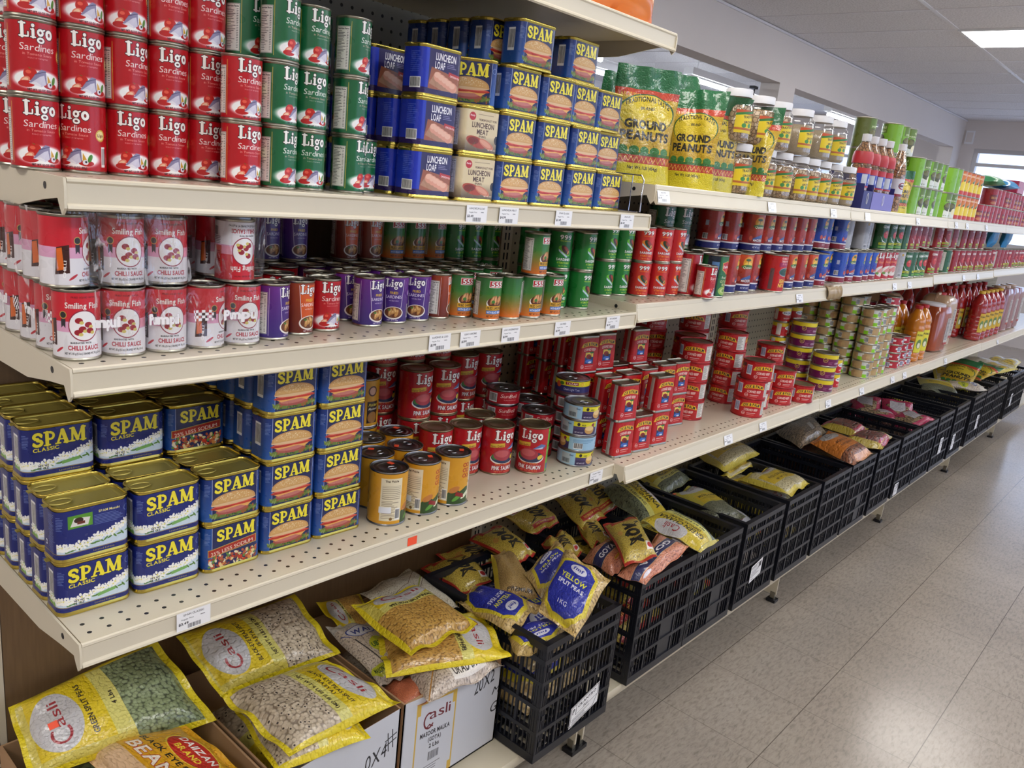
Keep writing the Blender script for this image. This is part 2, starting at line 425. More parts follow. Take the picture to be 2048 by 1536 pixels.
for i, (x, y) in enumerate(((-3.1, 7.2), (-4.6, 9.6), (-3.4, 4.8), (-6.0, 6.3))):  # further tubes added to light the ceiling of the next room
    put(TB, x, y, 2.46, 0, 'extra fluorescent tube added to brighten the next room ceiling, %s' % ('nearer', 'far back', 'behind the peanut pouches', 'deepest')[i], 'tube light', 'tube lights in the next room')

# ---------------------------------------------------------------- label artwork: shapes and lettering laid out in millimetres
GLY = {}
def load_glyphs():
    chars = "ABCDEFGHIJKLMNOPQRSTUVWXYZabcdefghijklmnopqrstuvwxyz0123456789.,&()%$-#'/"
    tmp = []
    for bold in (0, 1):
        for ch in chars:
            c = bpy.data.curves.new('g', 'FONT'); c.body = ch; c.size = 1.0; c.resolution_u = 3
            if bold: c.offset = 0.028
            o = bpy.data.objects.new('g', c); COL.objects.link(o); tmp.append((bold, ch, o))
    bpy.context.view_layer.update(); dg = bpy.context.evaluated_depsgraph_get()
    for bold, ch, o in tmp:
        me = bpy.data.meshes.new_from_object(o.evaluated_get(dg))
        me.calc_loop_triangles()
        v = np.array([p.co[:2] for p in me.vertices], dtype=np.float64).reshape(-1, 2)
        t = np.array([q.vertices[:] for q in me.loop_triangles], dtype=int).reshape(-1, 3)
        GLY[(bold, ch)] = (v[t] if len(t) else np.zeros((0, 3, 2)), (v[:, 0].min(), v[:, 0].max()) if len(v) else (0, .3))
        bpy.data.meshes.remove(me)
    for _, _, o in tmp:
        c = o.data; bpy.data.objects.remove(o); bpy.data.curves.remove(c)
load_glyphs()
CAPH = 0.727

def rgb(c):
    return np.array([int(c[i:i + 2], 16) / 255 for i in (0, 2, 4)] if isinstance(c, str) else c, dtype=np.float32)

class Art:
    """a printed label: w x h millimetres, origin at the lower corner"""
    def __init__(s, w, h, bg='ffffff', ppm=3.0, alpha=False):
        s.w, s.h, s.k = w, h, ppm * 2
        s.W, s.H = int(round(w * ppm)) * 2, int(round(h * ppm)) * 2
        s.kx, s.ky = s.W / w, s.H / h
        s.p = np.zeros((s.H, s.W, 4), dtype=np.float32); s.p[..., :3] = rgb(bg); s.p[..., 3] = 0 if alpha else 1
    def _box(s, x0, y0, x1, y1):
        a, b = max(0, int(x0 * s.kx) - 1), min(s.W, int(x1 * s.kx) + 2)
        c, d = max(0, int(y0 * s.ky) - 1), min(s.H, int(y1 * s.ky) + 2)
        if b <= a or d <= c: return None
        X, Y = np.meshgrid((np.arange(a, b) + .5) / s.kx, (np.arange(c, d) + .5) / s.ky)
        return (slice(c, d), slice(a, b)), X, Y
    def _put(s, sl, m, col, a=1.0, alpha=1.0):
        m = (m * a).astype(np.float32)[..., None]
        c = np.concatenate([rgb(col), [alpha]]).astype(np.float32)
        s.p[sl] = s.p[sl] * (1 - m) + c * m
    def rect(s, x, y, w, h, col, a=1.0, alpha=1.0):
        r = s._box(x, y, x + w, y + h)
        if r: s._put(r[0], (r[1] >= x) & (r[1] <= x + w) & (r[2] >= y) & (r[2] <= y + h), col, a, alpha)
    def vgrad(s, x, y, w, h, c0, c1):
        r = s._box(x, y, x + w, y + h)
        if not r: return
        sl, X, Y = r; m = ((X >= x) & (X <= x + w) & (Y >= y) & (Y <= y + h))[..., None]
        t = np.clip((Y - y) / h, 0, 1)[..., None]; c = rgb(c0) * (1 - t) + rgb(c1) * t
        s.p[sl][..., :3] = np.where(m, c, s.p[sl][..., :3])
    def ell(s, cx, cy, rx, ry, col, soft=0.0, rot=0.0, a=1.0, ring=0.0, alpha=1.0):
        R_ = max(rx, ry) * (1 + soft)
        r = s._box(cx - R_, cy - R_, cx + R_, cy + R_)
        if not r: return
        sl, X, Y = r; X = X - cx; Y = Y - cy
        c, sn = math.cos(rot), math.sin(rot); X, Y = X * c + Y * sn, -X * sn + Y * c
        d = np.sqrt((X / rx) ** 2 + (Y / ry) ** 2)
        if ring: m = (d <= 1) & (d >= 1 - ring)
        elif soft: m = np.clip((1 + soft - d) / soft, 0, 1) ** 1.5 if soft else d <= 1
        else: m = d <= 1
        s._put(sl, m, col, a, alpha)
    def poly(s, pts, col, a=1.0, alpha=1.0):
        P_ = np.array(pts, dtype=float)
        r = s._box(P_[:, 0].min(), P_[:, 1].min(), P_[:, 0].max(), P_[:, 1].max())
        if not r: return
        sl, X, Y = r; ins = np.zeros(X.shape, bool); n = len(P_)
        for i in range(n):
            x0, y0 = P_[i]; x1, y1 = P_[(i + 1) % n]
            if y0 == y1: continue
            c = ((y0 > Y) != (y1 > Y)) & (X < (x1 - x0) * (Y - y0) / (y1 - y0) + x0)
            ins ^= c
        s._put(sl, ins, col, a, alpha)
    def line(s, pts, wd, col, a=1.0, alpha=1.0):
        P_ = np.array(pts, dtype=float)
        for i in range(len(P_) - 1):
            (x0, y0), (x1, y1) = P_[i], P_[i + 1]
            r = s._box(min(x0, x1) - wd, min(y0, y1) - wd, max(x0, x1) + wd, max(y0, y1) + wd)
            if not r: continue
            sl, X, Y = r; dx, dy = x1 - x0, y1 - y0; L2 = dx * dx + dy * dy + 1e-9
            t = np.clip(((X - x0) * dx + (Y - y0) * dy) / L2, 0, 1)
            s._put(sl, np.hypot(X - x0 - t * dx, Y - y0 - t * dy) <= wd / 2, col, a, alpha)
    def tris(s, T, col, alpha=1.0):
        for t in T:
            x0, y0 = t.min(0); x1, y1 = t.max(0)
            r = s._box(x0, y0, x1, y1)
            if not r: continue
            sl, X, Y = r
            e = [(t[(i + 1) % 3, 0] - t[i, 0]) * (Y - t[i, 1]) - (t[(i + 1) % 3, 1] - t[i, 1]) * (X - t[i, 0]) for i in range(3)]
            m = ((e[0] >= 0) & (e[1] >= 0) & (e[2] >= 0)) | ((e[0] <= 0) & (e[1] <= 0) & (e[2] <= 0))
            s._put(sl, m, col, 1.0, alpha)
    def text(s, txt, cx, y, h, col, w=None, bold=1, rot=0.0, skew=0.0, arc=0.0, gap=.07, out=None, ow=.5, alpha=1.0, left=False, serif=0):
        """lettering of cap height h centred on cx with its foot at y; w = total width in mm"""
        pen = 0; T = []
        for ch in txt:
            if ch == ' ': pen += .30; continue
            g, (a, b_) = GLY[(bold, ch)]
            q = g.copy(); q[..., 0] += pen - a; T.append(q)
            if serif and ch not in 'go&':
                for yy in (0, CAPH):
                    pass
            pen += b_ - a + gap
        pen -= gap
        if not T: return
        T = np.concatenate(T); sc = h / CAPH; sx = sc if w is None else w / pen
        T = T * np.array([sx, sc]); wd = pen * sx
        if not left: T[..., 0] -= wd / 2
        T[..., 0] += T[..., 1] * skew
        if arc: T[..., 1] += arc * (1 - (2 * T[..., 0] / wd) ** 2)
        c, sn = math.cos(rot), math.sin(rot)
        T = np.stack([T[..., 0] * c - T[..., 1] * sn + cx, T[..., 0] * sn + T[..., 1] * c + y], -1)
        if out:
            for dx, dy in ((ow, 0), (-ow, 0), (0, ow), (0, -ow), (.7 * ow, .7 * ow), (-.7 * ow, .7 * ow), (.7 * ow, -.7 * ow), (-.7 * ow, -.7 * ow)):
                s.tris(T + np.array([dx, dy]), out, alpha)
        s.tris(T, col, alpha)
    def logo(s, kind, x, y, w, h, col, out=None, ow=.6, slope=0.0, alpha=1.0):
        """heavy slab lettering drawn stroke by stroke in unit cells"""
        def arc(cx, cy, rx, ry, a0, a1, n=12): return [(cx + rx * math.cos(math.radians(a0 + (a1 - a0) * i / n)), cy + ry * math.sin(math.radians(a0 + (a1 - a0) * i / n))) for i in range(n + 1)]
        G = {'S': (.80, [('l', arc(.40, .72, .25, .17, 20, 270) + arc(.40, .27, .27, .18, 90, -160), .22), ('l', [(.66, .80), (.66, .66)], .12), ('l', [(.12, .30), (.12, .14)], .12)]),
             'P': (.82, [('l', [(.25, .08), (.25, .92)], .24), ('l', [(.06, .06), (.44, .06)], .12), ('l', [(.06, .94), (.5, .94)], .12), ('l', arc(.48, .67, .22, .22, 90, -90) + [(.3, .45)], .17)]),
             'A': (.98, [('l', [(.46, .92), (.16, .08)], .15), ('l', [(.50, .92), (.78, .08)], .27), ('l', [(.28, .33), (.70, .33)], .11), ('l', [(.02, .06), (.34, .06)], .12), ('l', [(.60, .06), (.97, .06)], .12)]),
             'M': (1.22, [('l', [(.20, .06), (.22, .94)], .14), ('l', [(.26, .92), (.58, .14)], .24), ('l', [(.60, .14), (.90, .92)], .12), ('l', [(.98, .06), (.98, .94)], .26), ('l', [(.04, .06), (.36, .06)], .12), ('l', [(.80, .06), (1.16, .06)], .12), ('l', [(.06, .94), (.34, .94)], .12), ('l', [(.88, .94), (1.14, .94)], .12)]),
             'L': (.80, [('l', [(.26, .25), (.26, .98)], .23), ('l', [(.06, .27), (.62, .27)], .11), ('l', [(.06, .97), (.48, .97)], .11), ('l', [(.68, .27), (.68, .50)], .10)]),
             'i': (.44, [('l', [(.22, .27), (.22, .66)], .20), ('l', [(.06, .26), (.38, .26)], .09), ('l', [(.08, .68), (.24, .68)], .09), ('l', [(.22, .89), (.22, .90)], .22)]),
             'g': (.66, [('l', arc(.30, .55, .17, .15, 0, 360), .15), ('l', arc(.31, .12, .21, .12, 0, 360), .13), ('l', [(.44, .66), (.62, .72)], .10)]),
             'o': (.66, [('l', arc(.32, .49, .20, .20, 0, 360), .19)]),
             'a': (.62, [('l', arc(.28, .40, .16, .14, 0, 360), .13), ('l', [(.48, .24), (.48, .60)] + arc(.30, .60, .18, .10, 0, 140), .13)])}
        word = {'spam': 'SPAM', 'ligo': 'Ligo'}[kind]
        tot = sum(G[c][0] for c in word)
        for ps, cl, extra in (([(1, out)] if out else []) + [(0, col)]) and [(p, c_, (ow * 2 if p else 0)) for p, c_ in (([(1, out)] if out else []) + [(0, col)])]:
            pen = 0
            for c_ in word:
                wd, ops = G[c_]
                for _, pts, th in ops:
                    q = [(x + (pen + px) / tot * w, y + py * h + slope * (pen + px) / tot) for px, py in pts]
                    s.line(q, th * (h * .5 + w / tot * .5) + extra, cl, alpha=alpha)
                pen += wd
    def barcode(s, x, y, w, h, col='15151a', bg='f4f4f4'):
        s.rect(x, y, w, h, bg); r = random.Random(int(x * 7 + y * 3)); p = x + w * .06
        while p < x + w * .94:
            t = r.choice((.25, .4, .6)) * w / 14; s.rect(p, y + h * .12, t, h * .8, col); p += t + r.choice((.3, .45)) * w / 12
    def facts(s, x, y, w, h, ink='2a2a2a', bg='e9e7e0', head=True):
        s.rect(x, y, w, h, bg); s.rect(x + .5, y + .5, w - 1, h - 1, ink); s.rect(x + .8, y + .8, w - 1.6, h - 1.6, bg)
        if head: s.text('Nutrition Facts', x + w / 2, y + h - 4.4, 2.3, ink, w=w - 4)
        r = random.Random(int(w * h)); yy = y + h - 7
        while yy > y + 2:
            s.rect(x + 1.6, yy, (w - 6) * r.uniform(.45, .9), .7, ink, .8); s.rect(x + w - 5, yy, 2.6, .7, ink, .8); yy -= 2.1
    def small(s, x, y, w, n, col, dy=2.0, th=.8, a=.75):
        r = random.Random(int(x + y * 5 + n))
        for i in range(n): s.rect(x, y - i * dy, w * r.uniform(.6, 1), th, col, a)
    def image(s, name):
        q = s.p.reshape(s.H // 2, 2, s.W // 2, 2, 4).mean((1, 3))
        im = bpy.data.images.new(name, s.W // 2, s.H // 2, alpha=True)
        im.pixels.foreach_set(np.ascontiguousarray(np.clip(q, 0, 1)).ravel().astype(np.float32)); im.pack(); im.update()
        return im

def print_mat(name, art, rough=0.34, coat=0.16, metal=0.0):
    m, N, L, B = new_mat(name)
    t = N.new('ShaderNodeTexImage'); t.image = art.image(name) if isinstance(art, Art) else art; t.interpolation = 'Linear'
    L.new(t.outputs['Color'], B.inputs['Base Color'])
    tc = N.new('ShaderNodeTexCoord'); nz = N.new('ShaderNodeTexNoise'); nz.inputs['Scale'].default_value = 25
    L.new(tc.outputs['Object'], nz.inputs['Vector'])
    mr = N.new('ShaderNodeMapRange'); mr.inputs['To Min'].default_value = rough * .8; mr.inputs['To Max'].default_value = rough * 1.25
    L.new(nz.outputs['Fac'], mr.inputs['Value']); L.new(mr.outputs[0], B.inputs['Roughness'])
    B.inputs['Coat Weight'].default_value = coat; B.inputs['Coat Roughness'].default_value = .1; B.inputs['Metallic'].default_value = metal
    return m

# ---------------------------------------------------------------- gondola shelving
SEC = 1.22
D = 0.42
def nice(y): return ('first', 'second', 'third', 'fourth', 'fifth')[y]
PRICES = {}   # filled per shelf: list of (y, text, price)
def price_art(t, p):
    a = Art(30, 20, 'f6f6f8', 4); a.text(t, 15, 15.6, 2.1, '333338', bold=0)
    a.text('Regular Price', 9.5, 11.6, 1.5, '44444a', bold=0); a.text(p, 6, 6.8, 2.6, '222226', bold=1)
    a.barcode(9, 1.5, 13, 5.4, '3a3a40', 'f6f6f8'); a.rect(21, 12, 4, .8, '77777c')
    return a
PM = {}
def price_mat(t, p):
    if (t, p) not in PM: PM[(t, p)] = print_mat('price_label_print', price_art(t, p), .35, .2)
    return PM[(t, p)]
def holder():
    pass
M['clear_film'] = mat('clear_plastic', 'f4f6f4', .08, alpha=.22)
M['orange_sticker'] = mat('orange_price_sticker', 'ff5a36', .5)

def gondola_frame(k, wood):
    y0 = SEC * k
    r = empty('gondola_bay', (0, y0, 0))
    tag(r, 'cream steel gondola bay %s, %s from the near end' % ('with brown back board and grey pegboard' if wood else 'with cream pegboard back', ORD[k + 1]), 'shelving', 'gondola bays')
    if wood:
        b = MB(); b.box(-D - .006, -D, .03, SEC - .021, .17, 1.375, M['wood']); ob('back_board', b, r, smooth=False)
        b = MB(); b.box(-D - .006, -D, .03, SEC - .021, 1.378, 2.35, M['peg_grey']); ob('pegboard', b, r, smooth=False)
    else:
        b = MB(); b.box(-D - .006, -D, .021, SEC - .021, .17, 1.50, M['peg_cream']); ob('pegboard', b, r, smooth=False)
    for yy in ([0.0] if k else [0.008]) + ([SEC] if k in (0,) else []):
        h = 2.4 if (k == 0) else 1.52
        b = MB(); b.box(-D - .045, -D + .002, yy - .02, yy + .02, .02, h, M['cream'])
        z = .3
        while z < h - .1:
            b.box(-D + .0021, -D + .0025, yy - .009, yy - .004, z, z + .018, M['black']); b.box(-D + .0021, -D + .0025, yy + .004, yy + .009, z, z + .018, M['black']); z += .0254
        if k == 0 or yy == 0.0:
            if k == 1: continue
            ob('upright', b, r, smooth=False)
    b = MB(); b.box(-D + .003, .028, .022, SEC - .022, .152, .163, M['cream_dark'])
    b.extrude_y([(.028, .163), (.044, .163), (.047, .158), (.047, .140), (.043, .136), (.028, .136)], .003, SEC - .003, M['cream_dark']); ob('base_deck', b, r, angle=.9)
    b = MB()
    for yy in (0.012,) if k else (0.012, SEC - .02):
        b.box(-D + .003, .018, yy, yy + .006, .03, .135, M['cream_dark'])
        b.box(-.012, .022, yy - .010, yy + .022, .0, .012, M['black']); b.box(-.004, .014, yy - .002, yy + .012, .012, .04, M['silver'])
    b.box(-.20, -.19, .02, SEC - .02, .0, .135, M['black'])  # black sheet standing in for the shade under the open deck
    ob('base_bracket_and_dark_sheet', b, r, smooth=False)
    return r

def shelf(k, lvl, z, x0, style, label, tags=(), zc=None):
    y0 = SEC * k
    r = empty('gondola_shelf', (x0, y0, z)); tag(r, label, 'shelf', 'gondola shelves')
    d = D + x0 - .004
    b = MB(); b.box(-d, -.0015, .004, SEC - .004, -.0015, 0, M['deck'])
    b.box(-d, -.02, .03, SEC - .03, -.016, -.0016, M['cream_dark']) if lvl == 4 else b.box(-d * .62, -d * .55, .01, SEC - .01, -.02, -.0016, M['cream_dark'])
    ob('deck', b, r, smooth=False)
    b = MB()
    if style == 0:
        b.extrude_y([(-.0015, 0), (.001, .0005), (.003, -.001), (.0035, -.004), (.0012, -.0065), (.0012, -.0285), (.004, -.031), (.0048, -.034), (.002, -.0365), (-.0015, -.034)], .003, SEC - .003, M['cream'])
    else:
        b.extrude_y([(-.0015, 0), (.001, .001), (.003, -.001), (.0045, -.009), (.0035, -.0095), (.0045, -.012), (.010, -.0345), (.0125, -.036), (.0128, -.0405), (.008, -.0425), (.003, -.036), (-.0015, -.012)], .003, SEC - .003, M['cream'])
    ob('price_rail', b, r, angle=.5)
    for yy, nm in ((-.0005, 'side_bracket'), (SEC - .0025, 'side_bracket')):
        b = MB()
        pr = [(0.002, 0.0), (.0045, -.012), (.004, -.034), (-.004, -.042), (-.010, -.034), (-.016, -.024), (-.06, -.030), (-.14, -.044), (-d + .02, -.050), (-d, -.050), (-d, 0)]
        b.extrude_y(pr, yy, yy + .003, M['cream']); 
        cy, cz = -.052, -.013
        b.extrude_y([(cy + .0045 * math.cos(a * PI / 5), cz + .0045 * math.sin(a * PI / 5)) for a in range(10)], yy - .0004, yy + .0034, M['black'])
        ob(nm, b, r, angle=.5)
    for y, t, p in tags:
        b = MB(); yy = y - y0
        x_, zt, zb = (.0042, -.003, -.0335) if style == 0 else (.0135, -.011, -.037)
        xt = .0042 if style == 0 else .0062
        wv = .0255
        b.add([(x_, yy - wv, zb), (x_, yy + wv, zb), (xt, yy + wv, zt), (xt, yy - wv, zt)], [(0, 1, 2, 3)], price_mat(t, p), [[(0, 0), (1, 0), (1, 1), (0, 1)]])
        b.add([(x_ - .0004, yy - wv, zb), (x_ - .0004, yy + wv, zb), (xt - .0004, yy + wv, zt), (xt - .0004, yy - wv, zt)], [(3, 2, 1, 0)], M['white_metal'])
        o = ob('price_label', b, r, smooth=False)
        if t == 'STICKER': o.data.materials[0] = M['orange_sticker']
    return r
NB = 6
for k in range(NB): gondola_frame(k, k == 0)
def T_(*a): return list(a)
shelf(0, 1, .81, 0, 0, 'cream perforated shelf carrying blue luncheon tins and salmon tins', T_((.155, 'SPAM CLASSIC', '$3.49'), (1.145, 'CHUNK TUNA', '$1.99')))
shelf(0, 2, 1.1805, 0, 0, 'cream shelf carrying pink-labelled sardine packs and small fried sardine tins', T_((.60, 'SARDINES & LIGO', '$1.99'), (.675, 'LIGO SARDINE', '$1.99'), (.785, 'LIGO SARDINE RED', '$1.99'), (.945, '555 FRIED', '$1.99'), (1.125, '999 SARDINE', '$1.49')))
shelf(0, 3, 1.402, 0, 0, 'cream shelf carrying stacked red and green sardine tins and luncheon meat', T_((.662, 'LUNCHEON LOAF', '$3.49'), (.745, 'LUNCHEON MEAT', '$4.99'), (.905, 'SPAM CLASSIC', '$3.49'), (1.125, 'SPAM LITE', '$3.49')))
shelf(0, 4, 1.778, 0, 0, 'topmost cream shelf over the stacked luncheon tins, orange bag on it')
zs = {1: [0, .81, .806, .80, .797, .795], 2: [0, 1.198, 1.205, 1.213, 1.218, 1.222], 3: [0, 1.467] + [1.466] * 4}
xs = {1: .028, 2: -.004, 3: 0.0}
what = {1: ['', 'tall red corned beef tins', 'green-banded round tins and orange bottles', 'big brown jug and red bottles', 'red bottles farther on', 'bottles at the far end'],
        2: ['', 'green and red sardine tins and mackerel tins', 'blue mackerel tins and green tomato tins', 'dark red round tins', 'tins farther on', 'tins at the far end'],
        3: ['', 'green-topped peanut bags and nut jars', 'green fruit tins and blue boxes', 'small red tins', 'cartons farther on', 'goods at the far end']}
tg = {1: {1: [1.75, 1.98], 2: [2.52, 2.87, 3.25, 3.42], 3: [4.1], 4: [5.3]}, 2: {1: [2.15], 2: [3.1, 3.3], 3: [4.2, 4.5]}, 3: {1: [1.25, 1.82, 2.28], 2: [2.6, 3.2], 3: [3.8, 4.0, 4.4]}}
for lv in (1, 2, 3):
    for k in range(1, NB):
        shelf(k, lv, zs[lv][k], xs[lv], 1, 'cream shelf with slanted rail carrying ' + what[lv][k], [(y, 'SALE ITEM', '$2.49') for y in tg[lv].get(k, ())])
b = MB(); t0 = empty('tape_patch', (xs[2] + .012, 2.44, 1.19))
b = MB()
for i in range(12):
    for j in range(3): pass
vv = []; ff = []
for i in range(13):
    for j, (xx, zz) in enumerate(((-.014, .0135), (-.006, .010), (.0025, -.002), (.0035, -.018), (.001, -.032))):
        vv.append((xx + .0012 * math.sin(i * 2.1 + j), -.065 + .13 * i / 12 + .004 * math.sin(j * 2.3), zz + .0015 * math.sin(i * 1.7)))
for i in range(12):
    for j in range(4): ff.append((i * 5 + j, i * 5 + j + 1, i * 5 + j + 6, i * 5 + j + 5))
b.add(vv, ff, M['tape']); bpy.data.objects.remove(t0)
t0 = ob('packing_tape_patch', b, None, loc=(xs[2] + .012, 2.44, 1.19)); sm = t0.modifiers.new('s', 'SOLIDIFY'); sm.thickness = .0008
tag(t0, 'brown packing tape wound round the joint of two middle shelf rails', 'tape')
st = MB(); st.box(0, .0006, -.011, .011, -.008, .008, M['orange_sticker'])
o = ob('price_sticker', st, None, smooth=False, loc=(.0016, .575, .792)); tag(o, 'small orange price sticker stuck on the lowest near shelf rail', 'sticker')
# wire end divider
r = empty('wire_divider', (-.03, 1.195, 1.402)); tag(r, 'chrome wire divider standing at the end of the luncheon tins', 'divider')
b = MB(); b.tube([(.012, .008, .003), (.012, .008, .072), (.004, .008, .082), (-.15, .008, .082), (-.16, .008, .075), (-.16, .008, .003), (-.15, .008, .002), (.004, .008, .002)], .0016, M['chrome'], 6, closed=True); ob('rim', b, r)
b = MB()
for i in range(1, 6): b.tube([(.012 - .03 * i, .008, .002), (.012 - .03 * i, .008, .082)], .0011, M['chrome'], 5)
ob('wires', b, r)

# ---------------------------------------------------------------- black crates
CW, CD, CH = .288, .40, .305
def crate_mesh(blank):
    b = MB(); m = M['black_plastic']; t = .003
    def panel(side):
        # panel coordinates: s along the wall, z up ; mapped to x/y
        L_ = CW if side in 'fb' else CD
        def B(s0, s1, z0, z1, d0, d1):
            if side == 'f': b.box(-d1, -d0, s0, s1, z0, z1, m)
            if side == 'b': b.box(-CD + d0, -CD + d1, s0, s1, z0, z1, m)
            if side == 'l': b.box(-s1, -s0, d0, d1, z0, z1, m)
            if side == 'r': b.box(-s1, -s0, CW - d1, CW - d0, z0, z1, m)
        for z0, z1, d in ((.0, .022, .008), (.072, .082, .012), (.137, .147, .012), (.202, .212, .012), (.255, .268, .009), (.288, CH, .015)): B(.0, L_, z0, z1, -.0005, d)
        n = 4 if side in 'fb' else 6
        for i in range(n + 1):
            c = L_ * i / n; wd = .020 if i in (0, n) else .0035
            B(max(0, c - wd), min(L_, c + wd), .0, CH - .004, .0005, .007)
            if i in (0, n):
                for e in (.004, .012, .019): B(*( (c + e - .0012, c + e + .0012) if i == 0 else (c - e - .0012, c - e + .0012)), .0, CH - .018, -.0005, .010)
        st = L_ / (n * 5)
        for i in range(1, n * 5):
            if i % 5: B(i * st - .0015, i * st + .0015, .01, .285, .003, .006)
        if side in 'fb' and blank: B(L_ * .5, L_ * .75, .022, .14, .003, .0085)
        if side in 'fb':
            for zz in (.04, .11, .175, .235): B(.012, .02, zz, zz + .012, -.002, .004); B(L_ - .02, L_ - .012, zz, zz + .012, -.002, .004)
    for s_ in 'fblr': panel(s_)
    for i in range(9): b.box(-CD + .01, -.01, .02 + i * .03, .032 + i * .03, .004, .008, m)
    for i in range(7): b.box(-.03 - i * .055, -.022 - i * .055, .004, CW - .004, .004, .009, m)
    for cx in (-.02, -CD + .02):
        for cy in (.02, CW - .02): b.box(cx - .014, cx + .014, cy - .014, cy + .014, -.002, .006, m)
    return b
CR = [proto('crate', crate_mesh(bl), smooth=False) for bl in (False, True)]
def sticker_art(kind):
    a = Art(70, 40, 'f2f2f4', 3)
    if kind == 0:
        a.line([(2, 2), (58, 2), (68, 20), (68, 38), (2, 38), (2, 2)], 1.4, '222226'); a.line([(14, 38), (14, 18)], 1, '222226'); a.text('P', 8, 24, 9, '222226')
        a.text('CILANTRO', 40, 28, 5.5, '222226', w=44); a.text('PLU', 38, 19, 4.5, '222226'); a.small(6, 12, 48, 3, '333338', 3.6, 1.4); a.line([(14, 18), (66, 18)], .8, '222226')
    else:
        a.small(5, 34, 40, 2, '333338', 4, 1.8); a.small(5, 24, 50, 4, '333338', 4.2, 1.4); a.rect(48, 22, 16, 13, '33333a'); a.text('2 KG', 15, 3, 4, '222226')
    return a
SM = [print_mat('crate_label_print', sticker_art(0), .4), print_mat('crate_label_small_print', sticker_art(1), .4)]
def crate(x, y, z, label, blank=0, sticker=None, rz=0):
    r = copy_tree(CR[blank]); r.location = (x, y, z); r.rotation_euler = (0, 0, rz); tag(r, label, 'crate', 'black crates on the base deck')
    if sticker:
        kind, y0, y1, z0, z1, sl = sticker; b = MB(); xx = .0035
        b.add([(xx, y0, z0), (xx, y1, z0 + sl), (xx, y1, z1 + sl), (xx, y0, z1)], [(0, 1, 2, 3)], SM[kind], [[(0, 0), (1, 0), (1, 1), (0, 1)]])
        o = ob('paper_label', b, r, smooth=False); o['label'] = 'white printed paper label'
    return r
ZD = .1655
crate(.085, .925, ZD, 'near black slatted crate overhanging the deck, full of blue split pea bags', 0, (0, .125, .235, .030, .088, .028))
CY = [(1.345, 'black crate of gold calligraphy bags and pink-lentil bags', 1, None), (1.637, 'black crate of yellow green-chana bags', 1, None), (1.957, 'black crate holding one grey-silver moong bag', 0, (1, .09, .17, .07, .13, .015)),
      (2.28, 'black crate of pale yellow seed bags with one folded on top', 0, None), (2.60, 'nearly empty black crate after the pale yellow bags', 0, None), (2.905, 'black crate of orange and brown nut bags', 1, None),
      (3.235, 'black crate with red and gold snack bags', 0, None), (3.57, 'empty black crate before the pink bags', 0, (1, .02, .08, .01, .07, .0)), (3.875, 'black crate holding pink bean bags', 0, None),
      (4.20, 'black crate beyond the pink bean bags', 0, (1, .1, .16, .08, .17, 0)), (4.55, 'black crate with one white label low on its front', 0, (1, .03, .09, .05, .14, 0)), (4.95, 'black crate under the green and grey pouches', 0, (1, .17, .23, .08, .17, 0)),
      (5.27, 'black crate with green-topped bags piled high', 0, None), (5.58, 'black crate beside the bare cream post', 0, None), (6.02, 'black crate beyond the bare cream post', 0, (1, .1, .16, .08, .17, 0)), (6.32, 'last black crate in view with pale bags', 0, None)]
for y, l, bl, stk in CY: crate(.06, y, ZD, l, bl, stk)
b = MB(); b.box(.0, .035, 5.93, 5.965, .1655, .47, M['cream_dark']); b.box(-.02, .045, 5.90, 5.99, .164, .17, M['cream_dark'])
o = ob('corner_post', b, None, smooth=False); tag(o, 'bare cream steel post standing between two crates', 'post')

# ---------------------------------------------------------------- printed labels
def fish_plate(a, cx, y, s=1.0):
    a.ell(cx, y + 11 * s, 27 * s, 9.5 * s, 'ffffff', soft=.35)
    a.ell(cx - 9 * s, y + 17 * s, 7.5 * s, 7 * s, 'c22018'); a.ell(cx - 11 * s, y + 19 * s, 3 * s, 2 * s, 'e8604a')
    a.poly([(cx - 12 * s, y + 24.5 * s), (cx - 9 * s, y + 22.5 * s), (cx - 5 * s, y + 25 * s), (cx - 8 * s, y + 23 * s)], '3c7d2a')
    a.ell(cx - 15 * s, y + 10 * s, 6 * s, 3.4 * s, 'e8836a', rot=.5); a.ell(cx - 15 * s, y + 10 * s, 4 * s, 2.2 * s, 'f6c9a6', rot=.5)
    a.ell(cx - 14 * s, y + 6 * s, 9 * s, 3.6 * s, 'c01e1e'); a.ell(cx + 14 * s, y + 6 * s, 9 * s, 3.4 * s, 'b81c1c')
    a.poly([(cx - 11 * s, y + 7 * s), (cx - 4 * s, y + 17 * s), (cx + 3 * s, y + 23 * s), (cx + 8 * s, y + 22 * s), (cx + 9 * s, y + 8 * s), (cx + 2 * s, y + 4 * s)], '8d86a8')
    a.poly([(cx - 8 * s, y + 8 * s), (cx + 1 * s, y + 15 * s), (cx + 6 * s, y + 17 * s), (cx + 8 * s, y + 7 * s), (cx + 2 * s, y + 4 * s)], 'd8d4e6')
    a.poly([(cx - 11 * s, y + 7 * s), (cx - 3 * s, y + 9 * s), (cx + 2 * s, y + 6 * s), (cx + 2 * s, y + 4 * s)], 'eceaf2')
    a.line([(cx - 4 * s, y + 17 * s), (cx + 4 * s, y + 20 * s), (cx + 8 * s, y + 21 * s)], .8 * s, '4a4468')
    a.poly([(cx + 9.6 * s, y + 8 * s), (cx + 10 * s, y + 18 * s), (cx + 14 * s, y + 11 * s), (cx + 15 * s, y + 6 * s)], 'd9a53a')
    a.ell(cx + 13 * s, y + 7 * s, 3.4 * s, 3 * s, 'e9e4ee'); a.ell(cx + 13.6 * s, y + 7.5 * s, 1.2 * s, 1.2 * s, '1c1c28')
    a.ell(cx + 18.5 * s, y + 12 * s, 2.4 * s, 5 * s, '4d8c34', rot=-.4)
